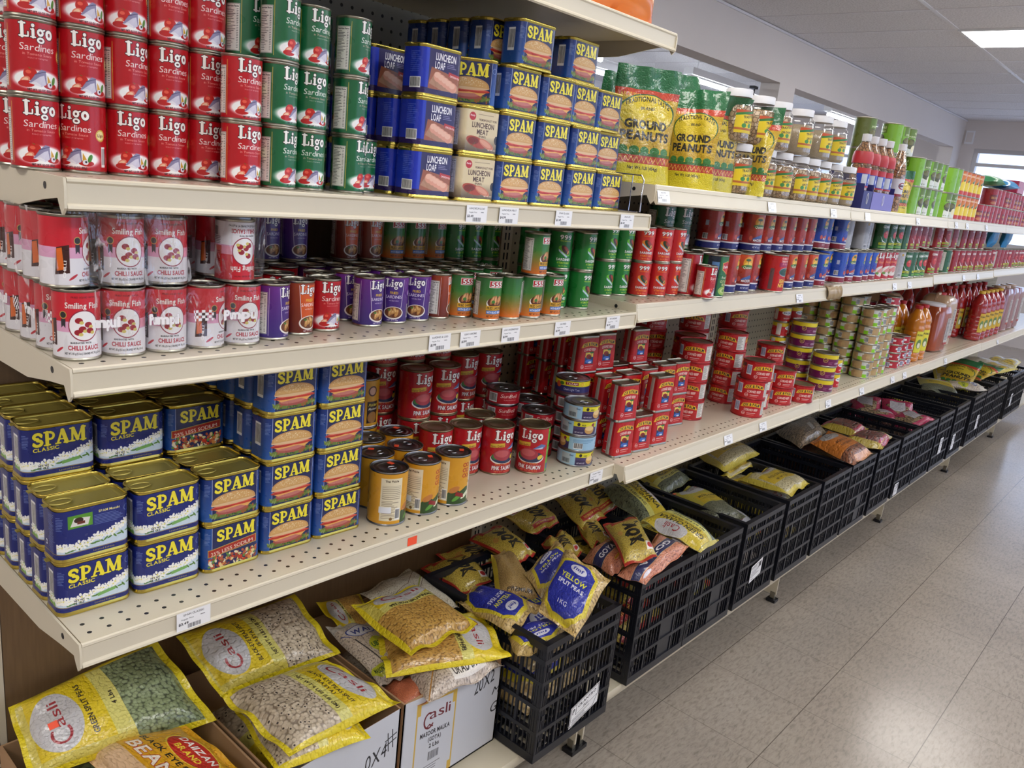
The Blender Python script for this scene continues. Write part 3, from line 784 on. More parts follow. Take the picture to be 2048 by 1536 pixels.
def ligo_sardine(bg, dk, w=172, h=75, s=1.0):
    a = Art(w, h, bg, 3.2); cx = w / 2; ink = 'f4f0ea'
    a.rect(0, 0, w * .22, h, dk)
    a.vgrad(cx - 34 * s, h * .0, 68 * s, h * .35, dk, bg) if False else None
    a.logo('ligo', cx - 20 * s, h - 21 * s, 39 * s, 19 * s, 'fffdf8', '2b0d10', .7)
    a.text('Sardines', cx, h - 30.5 * s, 7.8 * s, ink, w=40 * s, bold=0, skew=.12)
    a.text('in Tomato Sauce Chili Added' if 'c' in bg[:1] or bg < 'a' and False else 'in Tomato Sauce', cx, h - 35.5 * s, 3 * s, 'f3b9a8', w=33 * s, bold=0, skew=.1)
    a.text('PRODUCT OF THE PHILIPPINES', cx, h - 39 * s, 1.5 * s, 'f0d0c4', w=22 * s, bold=0)
    fish_plate(a, cx, 2.5 * s, s)
    a.text('NET WT. 5.5 OZ. (155g)', cx + 1, 1.6 * s, 2.6 * s, '1c1214', w=27 * s)
    a.facts(cx - 62 * s, 5, 24 * s, h - 16); a.rect(cx - 63 * s, 3, .8, h - 7, 'd9b94a'); a.rect(cx - 36.5 * s, 3, .8, h - 7, 'd9b94a')
    a.ell(cx + 33 * s, h * .56, 7 * s, 7 * s, 'd8b64a'); a.ell(cx + 33 * s, h * .56, 5.4 * s, 5.4 * s, 'f0e2a0'); a.text('Ligo', cx + 33 * s, h * .54, 3.4 * s, '6d2b1a')
    a.barcode(cx + 34 * s, 5, 7 * s, 24 * s)
    a.small(cx + 50 * s, h - 12, 26 * s, 18, 'f0d8d0', 2.8)
    return a
def fried(bg, low, mid, w=167, h=75):
    a = Art(w, h, bg, 3.2); cx = w / 2
    a.vgrad(0, 0, w, h, low, bg)
    a.poly([(cx - 17, h - 3), (cx + 21, h - 3), (cx + 17, 20), (cx - 12, 20)], mid)
    a.vgrad(cx - 15, 20, 33, 18, low, mid) if False else None
    a.line([(cx - 17, h - 3), (cx - 12, 22)], .8, 'f4ecf6'); a.line([(cx + 21, h - 3), (cx + 17, 22)], .8, 'f4ecf6')
    a.logo('ligo', cx - 15, h - 19, 33, 16.5, 'ffffff', '2a1020', .5)
    a.text('FRIED', cx + 2, h - 27.5, 4.2, 'e8c23c', w=15); a.text('SARDINES', cx + 2, h - 35, 5.4, 'fbf6ff', w=30, bold=0)
    a.text('with Black Beans', cx + 2, h - 40, 2.6, 'f0e6f8', w=18, bold=0, skew=.4)
    a.ell(cx + 3, 15, 19, 11, 'f2ece6'); a.ell(cx + 3, 15.6, 16.5, 9.2, '6e3c20')
    for dx, dy, r in ((-6, 1, .4), (0, 2, -.3), (6, 0, .3), (3, 4, 1.2)): a.ell(cx + 3 + dx, 15 + dy, 7, 3.2, 'c08a4c', rot=r + .9); a.ell(cx + 3 + dx, 16 + dy, 4, 1.6, 'e0b878', rot=r + .9)
    a.ell(cx - 5, 20, 3, 1.6, '4a7a2c')
    a.text('NET WT. 155g', cx + 2, 1.8, 2, 'f0e6f0', w=20)
    a.facts(cx - 58, 5, 22, h - 14); a.rect(cx - 60, 3, .7, h - 6, 'e8e0f0'); a.rect(cx - 34, 3, .7, h - 6, 'e8e0f0'); a.barcode(cx + 34, 6, 8, 24); a.ell(cx + 36, h - 26, 3.4, 4, 'b890d0')
    return a
def five(w=167, h=75):
    a = Art(w, h, '2f7d3c', 3.2); cx = w / 2
    a.vgrad(0, 0, w, h * .62, 'e8762a', '3f7f35'); a.vgrad(0, h * .6, w, h * .4, '3c7d38', '2a6b33')
    a.rect(cx - 17, h - 17, 34, 13, 'f4f0ea'); a.rect(cx - 16, h - 16, 32, 11, 'c4202c'); a.text('555', cx, h - 14.7, 8.6, 'ffffff', w=27, out='3a0c10', ow=.4)
    a.ell(cx, 29, 20, 12, 'f0ece6'); a.ell(cx, 31, 18, 10.5, '5a2c16')
    for dx, r in ((-8, .5), (-1, .9), (7, .6), (11, .2)): a.ell(cx + dx, 35, 9, 3.8, 'b87a46', rot=r + .6); a.ell(cx + dx, 36, 6, 1.8, 'e0b07c', rot=r + .6)
    a.ell(cx - 6, 32, 4, 3, '3f7f2c'); a.ell(cx + 3, 30, 1.2, 1.2, '201010')
    a.rect(cx - 20, 16.5, 40, 7.5, 'e6b32e'); a.text('FRIED SARDINES', cx, 17.8, 5, '2a1a10', w=37)
    a.rect(cx - 19, 9, 38, 6.6, '3c6fc0'); a.text('WITH BLACK BEANS', cx, 10.3, 4, 'ffffff', w=36); a.text('NET WT. 5.5 oz (155g)', cx, 3, 3.6, '5a1c10', w=36)
    a.small(cx + 32, h - 9, 26, 14, '1d4a22', 2.6); a.barcode(cx + 52, 8, 8, 22); a.facts(cx - 60, 5, 24, h - 12)
    return a
def nines(green, w=167, h=75):
    bg = '1f7a35' if green else 'c4202a'
    a = Art(w, h, bg, 3.2)
    for cx in (w * .5, w * .0, w):
        a.rect(cx - 20, 0, 40, h, '1b8030' if green else 'd8401e', .55 if green else .5)
        a.text('999', cx, h - 15, 9.5, 'f8f8f4', w=29, out='20301c' if green else '4a1010', ow=.5)
        a.text('TRIPLE NINE BRAND', cx, h - 19.5, 2.6, 'c8d83a' if green else 'f0902c', w=27)
        a.ell(cx, 36, 17, 8, '68c02c' if green else 'f08a2c', rot=-.5); a.ell(cx + 2, 38, 13, 6.5, '3a2416' if green else '26402a', rot=-.7); a.ell(cx + 4, 40, 8, 3.4, 'a8442a' if green else '9c3c24', rot=-.7)
        a.poly([(cx - 15, 40), (cx + 9, 24), (cx + 5, 22), (cx - 14, 35)], 'c2d6e6'); a.ell(cx + 9, 33, 2, 4, 'd8a44a', rot=-.5)
        a.text('SARDINES', cx, 15.5, 5.4, 'ffffff', w=36, out='1c4020' if green else '701418', ow=.3)
        a.text('IN TOMATO SAUCE', cx, 9, 4, 'c8e03a' if green else 'f8a43c', w=31); a.text('Net Wt. 5.5 oz', cx, 3, 3, 'c8e03a' if green else 'f8a43c', w=22)
    a.rect(w * .78, 4, .7, h - 8, 'e8e8d8'); a.small(w * .70, h - 10, 11, 10, 'f4e8d0', 3); a.barcode(w * .7, 5, 8, 20)
    return a
def pumpui(w=172, h=77):
    a = Art(w, h, 'd02434', 3.2); cx = w / 2
    a.rect(0, 0, w, h * .40, 'eceaf0'); a.rect(0, h * .40, w, h * .16, 'e2a6c8')
    a.poly([(cx + 14, h * .56), (cx + 14, h * .42), (cx + 60, h * .42), (cx + 60, h * .56)], 'f0a0b8')
    a.text('FRIED SQUID WITH', cx, h - 6, 2, '701018', w=28); a.text('Smiling Fish', cx - 1, h - 18, 7, 'fdf6f0', w=41, out='9c1420', ow=.3)
    a.ell(cx, h * .50, 18, 18.5, '8c2038'); a.ell(cx, h * .50, 16.8, 17.3, 'f6f4f6')
    for dx, dy in ((-6, 6), (-2, -4), (5, 1), (-7, -8), (7, -6)): a.ell(cx + dx, h * .5 + dy, 4.4, 3.4, '9c1c2c'); a.ell(cx + dx + 3, h * .5 + dy - 2.4, 2.6, 2, 'd8c870')
    a.ell(cx - 24, h * .66, 4.5, 4.5, '2c2a2a'); a.poly([(cx - 27, h * .6), (cx - 21, h * .6), (cx - 21.5, h * .46), (cx - 24, h * .5), (cx - 26.5, h * .46)], '2c2a30'); a.ell(cx - 24, h * .66, 4.5, 4.5, 'c8a850', ring=.2)
    a.text('MARINATED WITH', cx - 4, 17, 2.2, '2c2a30', w=24); a.text('CHILLI SAUCE', cx, 9.5, 5.4, 'b02438', w=38); a.text('NET WT. 155 g (5.5 oz.) DRAINED WT. 93 g (3.3 oz.)', cx, 4, 2.5, '2c2a30', w=46)
    a.poly([(cx - 50, 12), (cx - 34, 14), (cx - 34, h * .6), (cx - 48, h * .56)], '3c1a18'); a.poly([(cx - 48, 16), (cx - 40, 18), (cx - 42, h * .56), (cx - 48, h * .54)], 'e06a20'); a.text('CHILLI', cx - 38, 18, 3, 'ffffff', rot=1.5, w=20)
    a.barcode(cx + 40, 6, 22, 14); a.small(cx + 36, h * .38, 30, 5, '3a3a44', 2.2); a.rect(cx + 34, h * .42, 30, h * .46, 'b83a1c', .7); a.small(cx + 36, h - 14, 24, 10, '701018', 2.6)
    a.ell(cx - 30, 9, 6, 1.4, 'c02838', rot=.6)
    return a
def burger(a, x, y, w, h):
    """sandwich picture in the box x,y,w,h"""
    a.ell(x + w * .5, y + h * .16, w * .52, h * .16, '6a7d34'); r = random.Random(5)
    for i in range(46): a.ell(x + w * r.uniform(.0, 1.), y + h * r.uniform(.02, .26), w * .035, h * .03, r.choice(('4d6a28', '8ba050', 'a05a2a', '3a5a24')), rot=r.uniform(0, 3))
    a.ell(x + w * .48, y + h * .28, w * .36, h * .17, 'a8524c'); a.ell(x + w * .46, y + h * .30, w * .30, h * .10, 'c4776c')
    a.poly([(x + w * .06, y + h * .42), (x + w * .94, y + h * .44), (x + w * .80, y + h * .26), (x + w * .66, y + h * .36), (x + w * .3, y + h * .32), (x + w * .18, y + h * .30)], 'eab060')
    a.ell(x + w * .30, y + h * .45, w * .30, h * .07, 'b43022'); a.ell(x + w * .72, y + h * .46, w * .28, h * .07, 'c43a28'); a.ell(x + w * .5, y + h * .50, w * .46, h * .04, 'dc6a58')
    a.ell(x + w * .5, y + h * .60, w * .49, h * .12, 'e2be90')
    for i in range(60):
        pass
    a.poly([(x + w * (.5 - .48 * math.cos(t * PI / 20)), y + h * (.60 + .40 * math.sin(t * PI / 20) ** .8)) for t in range(21)], 'c9975a')
    a.poly([(x + w * (.5 - .44 * math.cos(t * PI / 20)), y + h * (.62 + .33 * math.sin(t * PI / 20) ** .8)) for t in range(21)], 'd6a768')
    for i in range(70):
        t = r.uniform(-.36, .4); q = r.uniform(.68, .94)
        if (t / .44) ** 2 + ((q - .6) / .36) ** 2 < 1: a.ell(x + w * (.5 + t), y + h * q, w * .012, h * .012, 'f0dcb0')
SPW, SPD, SPR = 99.0, 55.0, 14.0
SPP = 2 * (SPW - 2 * SPR) + 2 * (SPD - 2 * SPR) + 2 * PI * SPR
def spam_base(bg, w=SPP, h=70):
    a = Art(w, h, bg, 3.0); return a, w / 2, h
def spam_side(a, cx, h, ink='8ea4d8'):
    x = cx - 76
    a.barcode(x + 0, h * .30, 16, h * .56); a.small(cx - 50, h - 9, 10, 9, ink, 2.3); a.small(cx + 55, h - 9, 18, 18, ink, 2.6)
    a.ell(cx + 45, h - 13, 4.6, 4.6, ink, ring=.14)
    a.facts(cx + 84, 6, 26, h - 14) if a.w > cx + 112 else None
def spam_burger(back=False):
    a, cx, h = spam_base('20306e'); a.rect(0, 0, a.w, h, '1c4a94'); a.vgrad(0, 0, a.w, h, '2a5ca8', '1c3478'); a.rect(cx - 37, 0, 76, h, '1c2456'); a.rect(cx - 37.6, 4, .6, h - 4, 'c8d4f0'); a.rect(cx + 39, 4, .6, h - 4, 'c8d4f0')
    spam_side(a, cx, h); burger(a, cx - 40, 2, 78, 42)
    a.logo('spam', cx - 34, h - 25, 68, 21, 'f8e83c', '10163a', .7, slope=1.5)
    return a
def flowers(a, cx, h):
    a.poly([(cx - 76, 8), (cx - 76, 24), (cx - 30, 14), (cx + 10, 22), (cx + 60, 42), (cx + 60, 8)], 'cfe0ee')
    a.poly([(cx - 76, 8), (cx - 76, 22), (cx - 60, 26), (cx - 56, 8)], '7ab04c')
    r = random.Random(3)
    for i in range(16): a.ell(cx - 34 + i * 6 + r.uniform(-2, 2), 10 + i * .9, 4, 1.2, '56803a', rot=r.uniform(-1, 1))
    for i in range(40):
        t = i / 39; x = cx - 74 + 126 * t; y = 14 + 7 * abs(t - .35) * 2 + 26 * max(0, t - .35) ** 1.3 + r.uniform(-3, 3); q = r.uniform(2.6, 4.2)
        for k in range(5): a.ell(x + q * math.cos(k * 1.257 + i), y + q * math.sin(k * 1.257 + i), q * .62, q * .42, 'fbfbf4', rot=k * 1.257 + i)
        a.ell(x, y, q * .35, q * .35, 'ece27a')
def spam_classic():
    a, cx, h = spam_base('1a2672'); spam_side(a, cx, h); flowers(a, cx, h)
    a.poly([(cx + 2, 12), (cx + 26, 16), (cx + 26, 21), (cx + 2, 17)], '7ab060'); a.text('NET WT', cx - 22, 13, 3, '1a1a2c', w=14); a.text('12 OZ', cx - 22, 9, 3, '1a1a2c', w=13)
    a.rect(0, 0, a.w, 7, '1a2672'); a.rect(0, 7, a.w, .7, 'c8b050'); a.text('Limited Edition', cx + 12, 2.2, 2.8, 'c8b050', w=28, bold=0)
    a.logo('spam', cx - 36, h - 27, 72, 22, 'f8e83c', '101640', .7, slope=1.5); a.text('CLASSIC', cx - 18, h - 33.5, 5.6, 'f8e83c', w=34, bold=1, rot=.03)
    return a
def spam_recipe():
    a, cx, h = spam_base('1a2672'); spam_side(a, cx, h); flowers(a, cx, h); a.rect(cx - 76, 7, 26, h - 7, '1a2672'); a.small(cx - 70, h - 6, 18, 22, '8ea4d8', 2.6, .7)
    a.rect(cx - 34, h - 27, 32, 19, '5a9a2c'); a.poly([(cx - 31, h - 24), (cx - 8, h - 25), (cx - 5, h - 14), (cx - 26, h - 12)], 'e8e4dc'); a.ell(cx - 20, h - 16, 6, 4, '3a2018'); a.rect(cx - 22, h - 22, 10, 4, '6a2c1c')
    a.text('SPAM Musubi', cx + 20, h - 11, 3.6, 'f0e48a', w=28); a.small(cx + 0, h - 15, 40, 7, '8ea4d8', 2.2, .7)
    a.rect(0, 0, a.w, 7, '1a2672'); a.rect(0, 7, a.w, .7, 'c8b050'); a.text('Limited Edition', cx + 12, 2.2, 2.8, 'c8b050', w=28, bold=0)
    return a
def spam_less():
    a, cx, h = spam_base('20306e'); a.rect(0, 0, a.w, h, '1c4a94'); a.rect(cx - 37, 0, 76, h, '1c2456'); a.rect(cx - 37.6, 4, .6, h - 4, 'c8d4f0'); spam_side(a, cx, h)
    r = random.Random(9)
    for i in range(120): a.ell(cx + r.uniform(-42, 39), r.uniform(1, 20), r.uniform(2, 5), r.uniform(1.2, 2.6), r.choice(('b4573c', 'e0c890', 'c43a28', '5a8a3c', 'e8dcb8', '8c3c2c', 'd88a4a')), rot=r.uniform(0, 3))
    a.poly([(cx - 44, 20), (cx - 44, 33), (cx + 39, 42), (cx + 39, 28)], 'c8b050'); a.poly([(cx - 43, 21), (cx - 43, 32), (cx + 38, 41), (cx + 38, 29)], 'a82a20')
    a.text('25% LESS SODIUM', cx - 3, 26, 6.4, 'f4ecd8', w=72, rot=.11, bold=0); a.logo('spam', cx - 30, h - 26, 66, 21, 'f8e83c', '10163a', .7, slope=2)
    return a
def loaf():
    a, cx, h = spam_base('1c34b8'); a.rect(0, 0, a.w, 9, '2a1a58'); a.rect(cx - 32, 0, 82, h, '2a2258')
    a.barcode(cx - 72, h * .10, 25, h * .24); a.small(cx - 72, h - 8, 24, 11, '7a90e8', 3, .9)
    a.poly([(cx - 32, 12), (cx - 26, 42), (cx + 50, 30), (cx + 50, 8), (cx - 32, 8)], '9c5c42'); a.poly([(cx - 30, 16), (cx - 16, 36), (cx - 2, 30), (cx + 50, 16), (cx + 50, 8), (cx, 8)], 'b08468')
    for i in range(5): a.ell(cx - 10 + i * 9, 28 - i * 3.2, 10, 8, 'dc9c84'); a.ell(cx - 12 + i * 9, 31 - i * 3.2, 7, 4.5, 'eab8a0')
    a.text('LUNCHEON', cx + 6, h - 16, 11.5, 'f4f2f6', w=47); a.text('LOAF', cx - 7, h - 29, 11, 'f4f2f6', w=23); a.small(cx + 9, h - 20, 24, 3, 'b8b4d8', 2.6)
    a.poly([(cx + 14, h - 38), (cx + 14, h - 31), (cx + 46, h - 35), (cx + 46, h - 42)], 'b83838'); a.text('CHICKEN PORK', cx + 30, h - 39.5, 3, 'f8f0e8', w=26, rot=-.12)
    a.ell(cx + 47, h - 12, 5, 5, '8ea4e8', ring=.15)
    return a
def meat():
    a, cx, h = spam_base('dccba4'); a.vgrad(0, 0, a.w, h * .4, '5c4c3e', 'dccba4')
    a.facts(cx - 72, 8, 18, h - 12); a.ell(cx - 26, h - 11, 8, 7, 'b82c34'); a.text('Purely', cx - 26, h - 11, 3, 'ffffff', w=11); a.small(cx - 12, h - 7, 48, 1, '6a5a4a', 3); a.text('PREMIUM QUALITY PORK', cx + 14, h - 17, 3.6, '5a3c2c', w=46)
    a.text('LUNCHEON', cx + 2, h - 29, 9, '4a2a20', w=56); a.text('MEAT', cx + 2, h - 40, 8.6, '4a2a20', w=29); a.text('(PORK)', cx + 2, h - 45, 3.2, '4a2a20', w=18)
    a.ell(cx - 12, 16, 26, 9, 'a8442c', rot=-.2); a.ell(cx - 20, 18, 14, 6, '7c2c1c'); a.ell(cx + 14, 14, 20, 6.5, 'c87c60', rot=-.35); a.ell(cx + 12, 15, 16, 4, 'dc9c80', rot=-.35); a.line([(cx - 24, 8), (cx - 14, 16)], 1, '5a6a3a')
    a.ell(cx + 40, 23, 6.5, 7.5, '2a2424'); a.text('NET WT. 12 OZ', cx + 30, 4, 2.4, 'f4ecd8', w=22)
    return a
def salmon(w=232, h=101):
    a = Art(w, h, 'b81c26', 2.6); cx = w / 2
    a.logo('ligo', cx - 27, h - 30, 54, 26, 'fffdf8', '3a0c10', .9)
    a.poly([(cx - 36, h - 43), (cx - 36, h - 34), (cx - 2, h - 31), (cx - 2, h - 40)], 'd8b43a'); a.text('Fancy Quality', cx - 19, h - 40.5, 4.6, '5a1c14', w=30, rot=.08, bold=0)
    a.poly([(cx + 4, h - 46), (cx + 24, h - 34), (cx + 38, h - 38), (cx + 30, h - 46)], '5a78b0'); a.poly([(cx + 6, h - 46), (cx + 30, h - 41), (cx + 28, h - 46)], 'c8d4e8')
    a.ell(cx, 34, 34, 14, 'f0ece6'); a.ell(cx, 36, 32, 13, '2a3a5c'); a.ell(cx - 22, 38, 9, 7, '3f7f3c'); a.ell(cx - 4, 42, 23, 13, 'a83c48'); a.ell(cx - 6, 45, 17, 8, 'c45c60'); a.ell(cx + 24, 36, 7, 5, 'e8d04a', rot=.5)
    a.rect(cx - 45, 0, 90, 22, 'b0202a'); a.text('FANCY ALASKA', cx, 18.5, 4.8, 'e8a03c', w=42, bold=0); a.text('PINK SALMON', cx, 7.5, 9.4, 'ffffff', w=56, out='5a0c10', ow=.4); a.text('NET WT. 14.75 OZ.', cx, 2, 3.4, 'e8804c', w=44)
    a.rect(cx + 44, 0, 30, h, '6ab82c'); a.small(cx + 47, h - 8, 24, 24, '2c5a18', 3); a.rect(cx + 47, 4, 20, 14, '3c5ab0')
    return a
def mustard(w=230, h=96):
    a = Art(w, h, 'd89c28', 2.6); cx = w / 2
    a.rect(cx - 34, 6, 42, h - 14, 'e6dcc0'); a.text('Thai Pickle', cx - 13, h - 15, 4, '3a2a1a', w=26); a.rect(cx - 31, h * .5, 36, 26, 'c8bea0'); a.rect(cx - 30, h * .5 + 1, 34, 24, 'e2d8bc')
    for i in range(7): a.rect(cx - 30, h * .5 + 1 + i * 3.6, 34, .5, '5a4c3a')
    a.small(cx - 31, h * .46, 34, 12, '4a3c2e', 3); a.rect(cx - 36, h * .22, 24, 12, 'e8ecf4'); a.barcode(cx - 4, 8, 10, 22); a.ell(cx - 12, 10, 3, 3, '7a5a2c')
    a.poly([(cx + 8, 0), (cx + 8, 22), (cx + 20, 34), (cx + 34, 26), (cx + 50, 34), (cx + 78, 30), (cx + 78, 0)], '2c4a22'); a.ell(cx + 22, 30, 12, 6, 'c07a3c', rot=.4); a.ell(cx + 30, 14, 14, 4, '5a9a3c', rot=.6); a.ell(cx + 52, 18, 16, 4, 'e0e4c8', rot=.5); a.poly([(cx + 24, 18), (cx + 44, 12), (cx + 44, 20), (cx + 26, 26)], '8c1c24')
    a.rect(cx + 58, 4, 20, h - 16, 'ebe2cc'); a.small(cx + 60, h - 16, 16, 18, '4a4440', 3.6)
    for k in (0, 1, 2): a.ell(cx + 42, h - 16 - k * 11, 5, 4.4, 'b0401c', ring=.45); a.ell(cx + 50, h - 16 - k * 11, 4, 4.4, 'b0401c', ring=.45)
    a.rect(0, 0, 40, h, 'd89c28'); a.ell(20, h - 22, 11, 11, '4a1a14'); a.ell(20, h - 22, 8, 8, 'd8a88c'); a.rect(8, 6, 28, 46, '2e1c14'); a.text('Pickled', 22, 42, 6, 'f0e04a', w=22, skew=.3); a.text('Mustard', 22, 34, 5, 'f0f0e0', w=22, skew=.3); a.ell(22, 18, 12, 12, '9a6a34')
    return a
def sunbell(w=264, h=29):
    a = Art(w, h, 'a81826', 2.4); cx = w / 2
    for c in (cx + 18, cx - 110): a.text('SunBell', c, 15, 9, 'f0dcd0', w=44, skew=.25, bold=0); a.text('TUNA IN SAUCE', c + 4, 8, 3, 'e8b0a8', w=34, bold=0)
    a.barcode(cx - 36, 3, 24, 22); a.ell(cx + 58, 15, 7, 5, 'e8d0c8', ring=.2); a.rect(cx + 72, 3, 14, 23, 'ece8e4'); a.rect(cx - 80, 6, 34, 18, 'c0c4b0'); return a
def tuna_blue(w=267, h=31):
    a = Art(w, h, '9cc4e0', 2.4); cx = w / 2
    a.rect(cx - 12, 0, 62, h * .42, '3a3058'); a.rect(cx - 12, h * .62, 62, h * .38, 'e0d82c'); a.rect(cx - 12, h * .4, 62, h * .24, '4a3c6a'); a.ell(cx + 28, 12, 13, 10, 'c89a5a'); a.ell(cx + 28, 16, 12, 6, 'e6c88c'); a.ell(cx + 38, 24, 5, 4, '8c2c3c'); a.ell(cx + 46, 22, 5, 5, 'b8cc3c')
    a.ell(cx, 25, 3.6, 4, '2a2a2c'); a.text('WILD', cx + 12, 22, 3.6, '2a2a2c', w=10); a.text('NET WT 5 OZ', cx + 2, 4, 3, 'f0f0f4', w=20); a.rect(cx - 48, 2, 24, 26, 'b0bcc4'); a.barcode(cx - 46, 3, 20, 13, '20242c', 'b0bcc4'); a.text('6oz', cx - 22, 22, 4.5, '20406a', w=9)
    a.small(cx - 100, h - 5, 40, 9, '3a6a9a', 2.8); a.barcode(cx + 62, 3, 22, 15); a.small(cx + 60, h - 6, 60, 4, '3a6a9a', 2.6); return a
def tazah(w=267, h=31):
    a = Art(w, h, '2a2c66', 2.4); cx = w / 2; a.rect(0, h * .62, w, h * .38, 'e4d82c'); a.rect(0, 0, w, 5, '5a3c4c')
    a.ell(cx - 34, 20, 8, 7, 'd8582c'); a.ell(cx - 24, 24, 6, 4, '4a7a2c'); a.poly([(cx - 14, h - 9), (cx - 14, h - 2), (cx + 18, h - 2), (cx + 18, h - 9)], '8c1c24'); a.text('TAZAH', cx + 2, h - 8, 5, 'f4f0e8', w=26); a.text('Chunk Light Tuna', cx + 2, 9, 5.4, 'f0f0f8', w=40, bold=0); a.ell(cx + 28, h - 6, 4, 4, 'e88a2c', ring=.3); a.rect(cx - 100, 4, 40, 20, 'd8dce4'); return a
def oxp(w=225, h=88, tall=True):
    a = Art(w, h, 'b81c22', 2.6); cx = w / 2; r = random.Random(4)
    for c in ((cx,) if tall else (cx, cx - 104, cx + 104)):
        y = h - 22 if tall else h - 21; s = 1.0 if tall else 1.05
        n = 12; up = [(c + (-27 + 54 * i / n) * s, y + 2 + 4 * math.sin(PI * i / n)) for i in range(n + 1)]
        a.poly([(c - 33 * s, y - 3)] + [(p[0], p[1] - 4.5 * s) for p in up] + [(c + 33 * s, y - 3), (c + 27 * s, y + 7)] + [(p[0], p[1] + 6.5 * s) for p in reversed(up)], 'e8b82c')
        a.text('OX & PALM', c, y - .8, 8.2 * s, '1c1a2c', w=50 * s, arc=4)
        a.text('CORNED BEEF', c, y - 12.5 * s, 7 * s, 'f4e4dc', w=42 * s, arc=2 if tall else 0)
        if tall:
            a.rect(c - 15, 20, 30, 32, '1c3a6a'); a.rect(c - 14, 38, 28, 13, 'f0d05a'); a.ell(c - 2, 40, 9, 6, '8c1c1c'); a.ell(c + 2, 36, 6, 5, '5a1414'); a.line([(c + 9, 36), (c + 8, 50)], 1.4, '2c3a1c'); a.ell(c + 9, 50, 7, 2.6, '2f6a2c'); a.ell(c, 27, 12, 5, '3c6ac0'); a.ell(c + 4, 24, 6, 2.4, 'd8e0f0')
        a.ell(c - 22 * s, 13 if tall else 10, 5.2, 5.2, 'f4ece8', ring=.18); a.text('100%', c - 22 * s, 11.5 if tall else 8.5, 2.6, 'f4ece8', w=8); a.rect(c - 12, 13 if tall else 10, 28, 1.5, 'f4ece8', .9); a.rect(c - 12, 7 if tall else 5, 24, 2.4, 'e89088', .8)
    if tall:
        a.rect(0, 0, 60, h, 'b81c22'); a.rect(cx - 60, 0, 12, h, 'b4b0a4'); a.rect(cx - 58, 0, 2, h, '8c8a80'); a.rect(cx - 51, 0, 1.2, h, 'dcd8cc'); a.facts(cx + 70, 8, 34, h - 16)
        for yy in (6, 30): a.rect(cx - 68, yy, 8, 1.6, 'c8c4b8')
    else:
        a.barcode(cx - 56, h * .25, 18, h * .58, '2c4a8c', 'e8ecf4'); a.facts(cx + 36, 4, 32, h - 8); a.rect(cx - 78, h - 16, 18, 10, '5a2c2c'); a.small(cx - 78, h - 20, 18, 7, 'f0b0a8', 3)
    return a
def six7(w=300, h=42):
    a = Art(w, h, '6d1450', 2.2); a.rect(0, h * .64, w, h * .36, 'e8d42c')
    for c in (w * .36, w * .86): a.ell(c, h * .5, 9, 9, 'd8b070'); a.ell(c, h * .5, 7, 7, '5a1040'); a.text('67', c, h * .41, 7, 'e8c83c', w=9)
    a.text('CORNED BEEF', w * .56, 8, 6.4, 'f4e8f0', w=44); a.small(w * .40, 14, 20, 4, 'e0a8c8', 2.6); a.poly([(w * .56, h * .62), (w * .62, h * .95), (w * .66, h * .62)], '1c1a1c'); return a
def pacific(w=190, h=48):
    a = Art(w, h, 'c41c24', 2.2); a.rect(0, h * .72, w, h * .28, 'ecd42c'); a.ell(w * .5, h * .62, 24, 8, 'f4f4f4'); a.text('PACIFIC', w * .5, h * .56, 6, '1c3a6a', w=34); a.text('MACKEREL', w * .5, 8, 5, 'f4ece4', w=30); a.rect(w * .2, 3, 18, h - 6, 'e8e4dc'); return a
def pate(w=264, h=30, red=False):
    a = Art(w, h, 'b89c70' if not red else 'b02434', 2.2)
    for i, c in enumerate((w * .12, w * .37, w * .62, w * .87)):
        if red: a.rect(c - 20, h * .4, 40, h * .3, 'ece6e6'); a.barcode(c - 12, 3, 20, h - 6, '2c3a6a', 'ecebf0')
        else:
            a.rect(c - 22, 0, 24, h * .5, '8ed42c'); a.rect(c - 22, h * .5, 24, h * .5, 'd8dcd8'); a.barcode(c - 4, 3, 16, h - 7, '2a2a30', 'e4e6e4') if i % 2 else a.rect(c - 4, 3, 18, h - 8, 'b08c64')
            a.ell(c + 20, h * .5, 9, 7, 'c0a070')
    return a
def mackerel(red, w=232, h=101):
    bg = 'a82018' if red else '1c48b0'; a = Art(w, h, bg, 2.2)
    a.rect(0, 0, w, 16, '1c2470' if red else '8c1c2c'); a.rect(0, 16, w, 4, 'f0eef4')
    for cx in (w * .5, w * .0, w):
        a.vgrad(cx - 30, 20, 60, h - 20, '7c1a14' if red else '20268c', 'd8501c' if red else '1c5cc8'); a.ell(cx, h - 22, 18, 17, 'e8a02c'); a.ell(cx, h - 27, 14, 8, 'f4cc4a'); a.ell(cx, h - 33, 22, 5.5, '3f7a2c'); a.line([(cx - 3, h - 34), (cx - 2, h - 16)], 1.4, '4a2a14'); a.ell(cx - 2, h - 14, 9, 3.4, '2c5a20')
        a.text('Queens', cx, h - 38, 7, 'f0eccc', w=34, out='2c4a1c', ow=.4, skew=.15); a.text('MACKEREL', cx + 3, 26, 7, 'fbf6f0', w=38, out='1c1a3a', ow=.3)
        a.poly([(cx - 24, 30), (cx - 10, 38), (cx + 14, 46), (cx + 26, 38), (cx + 8, 34)], '3c5a9c' if red else 'c44a2c'); a.ell(cx - 24, 34, 5, 7, 'c8503c'); a.text('NET WT. 15 OZ', cx, 7, 4.6, 'f4f0f4', w=30)
    a.facts(w * .70, 24, 26, h - 30); a.barcode(w * .30 - 20, 24, 16, 16); a.rect(w * .30 - 16, h - 40, 10, 14, 'b8c0d8'); return a
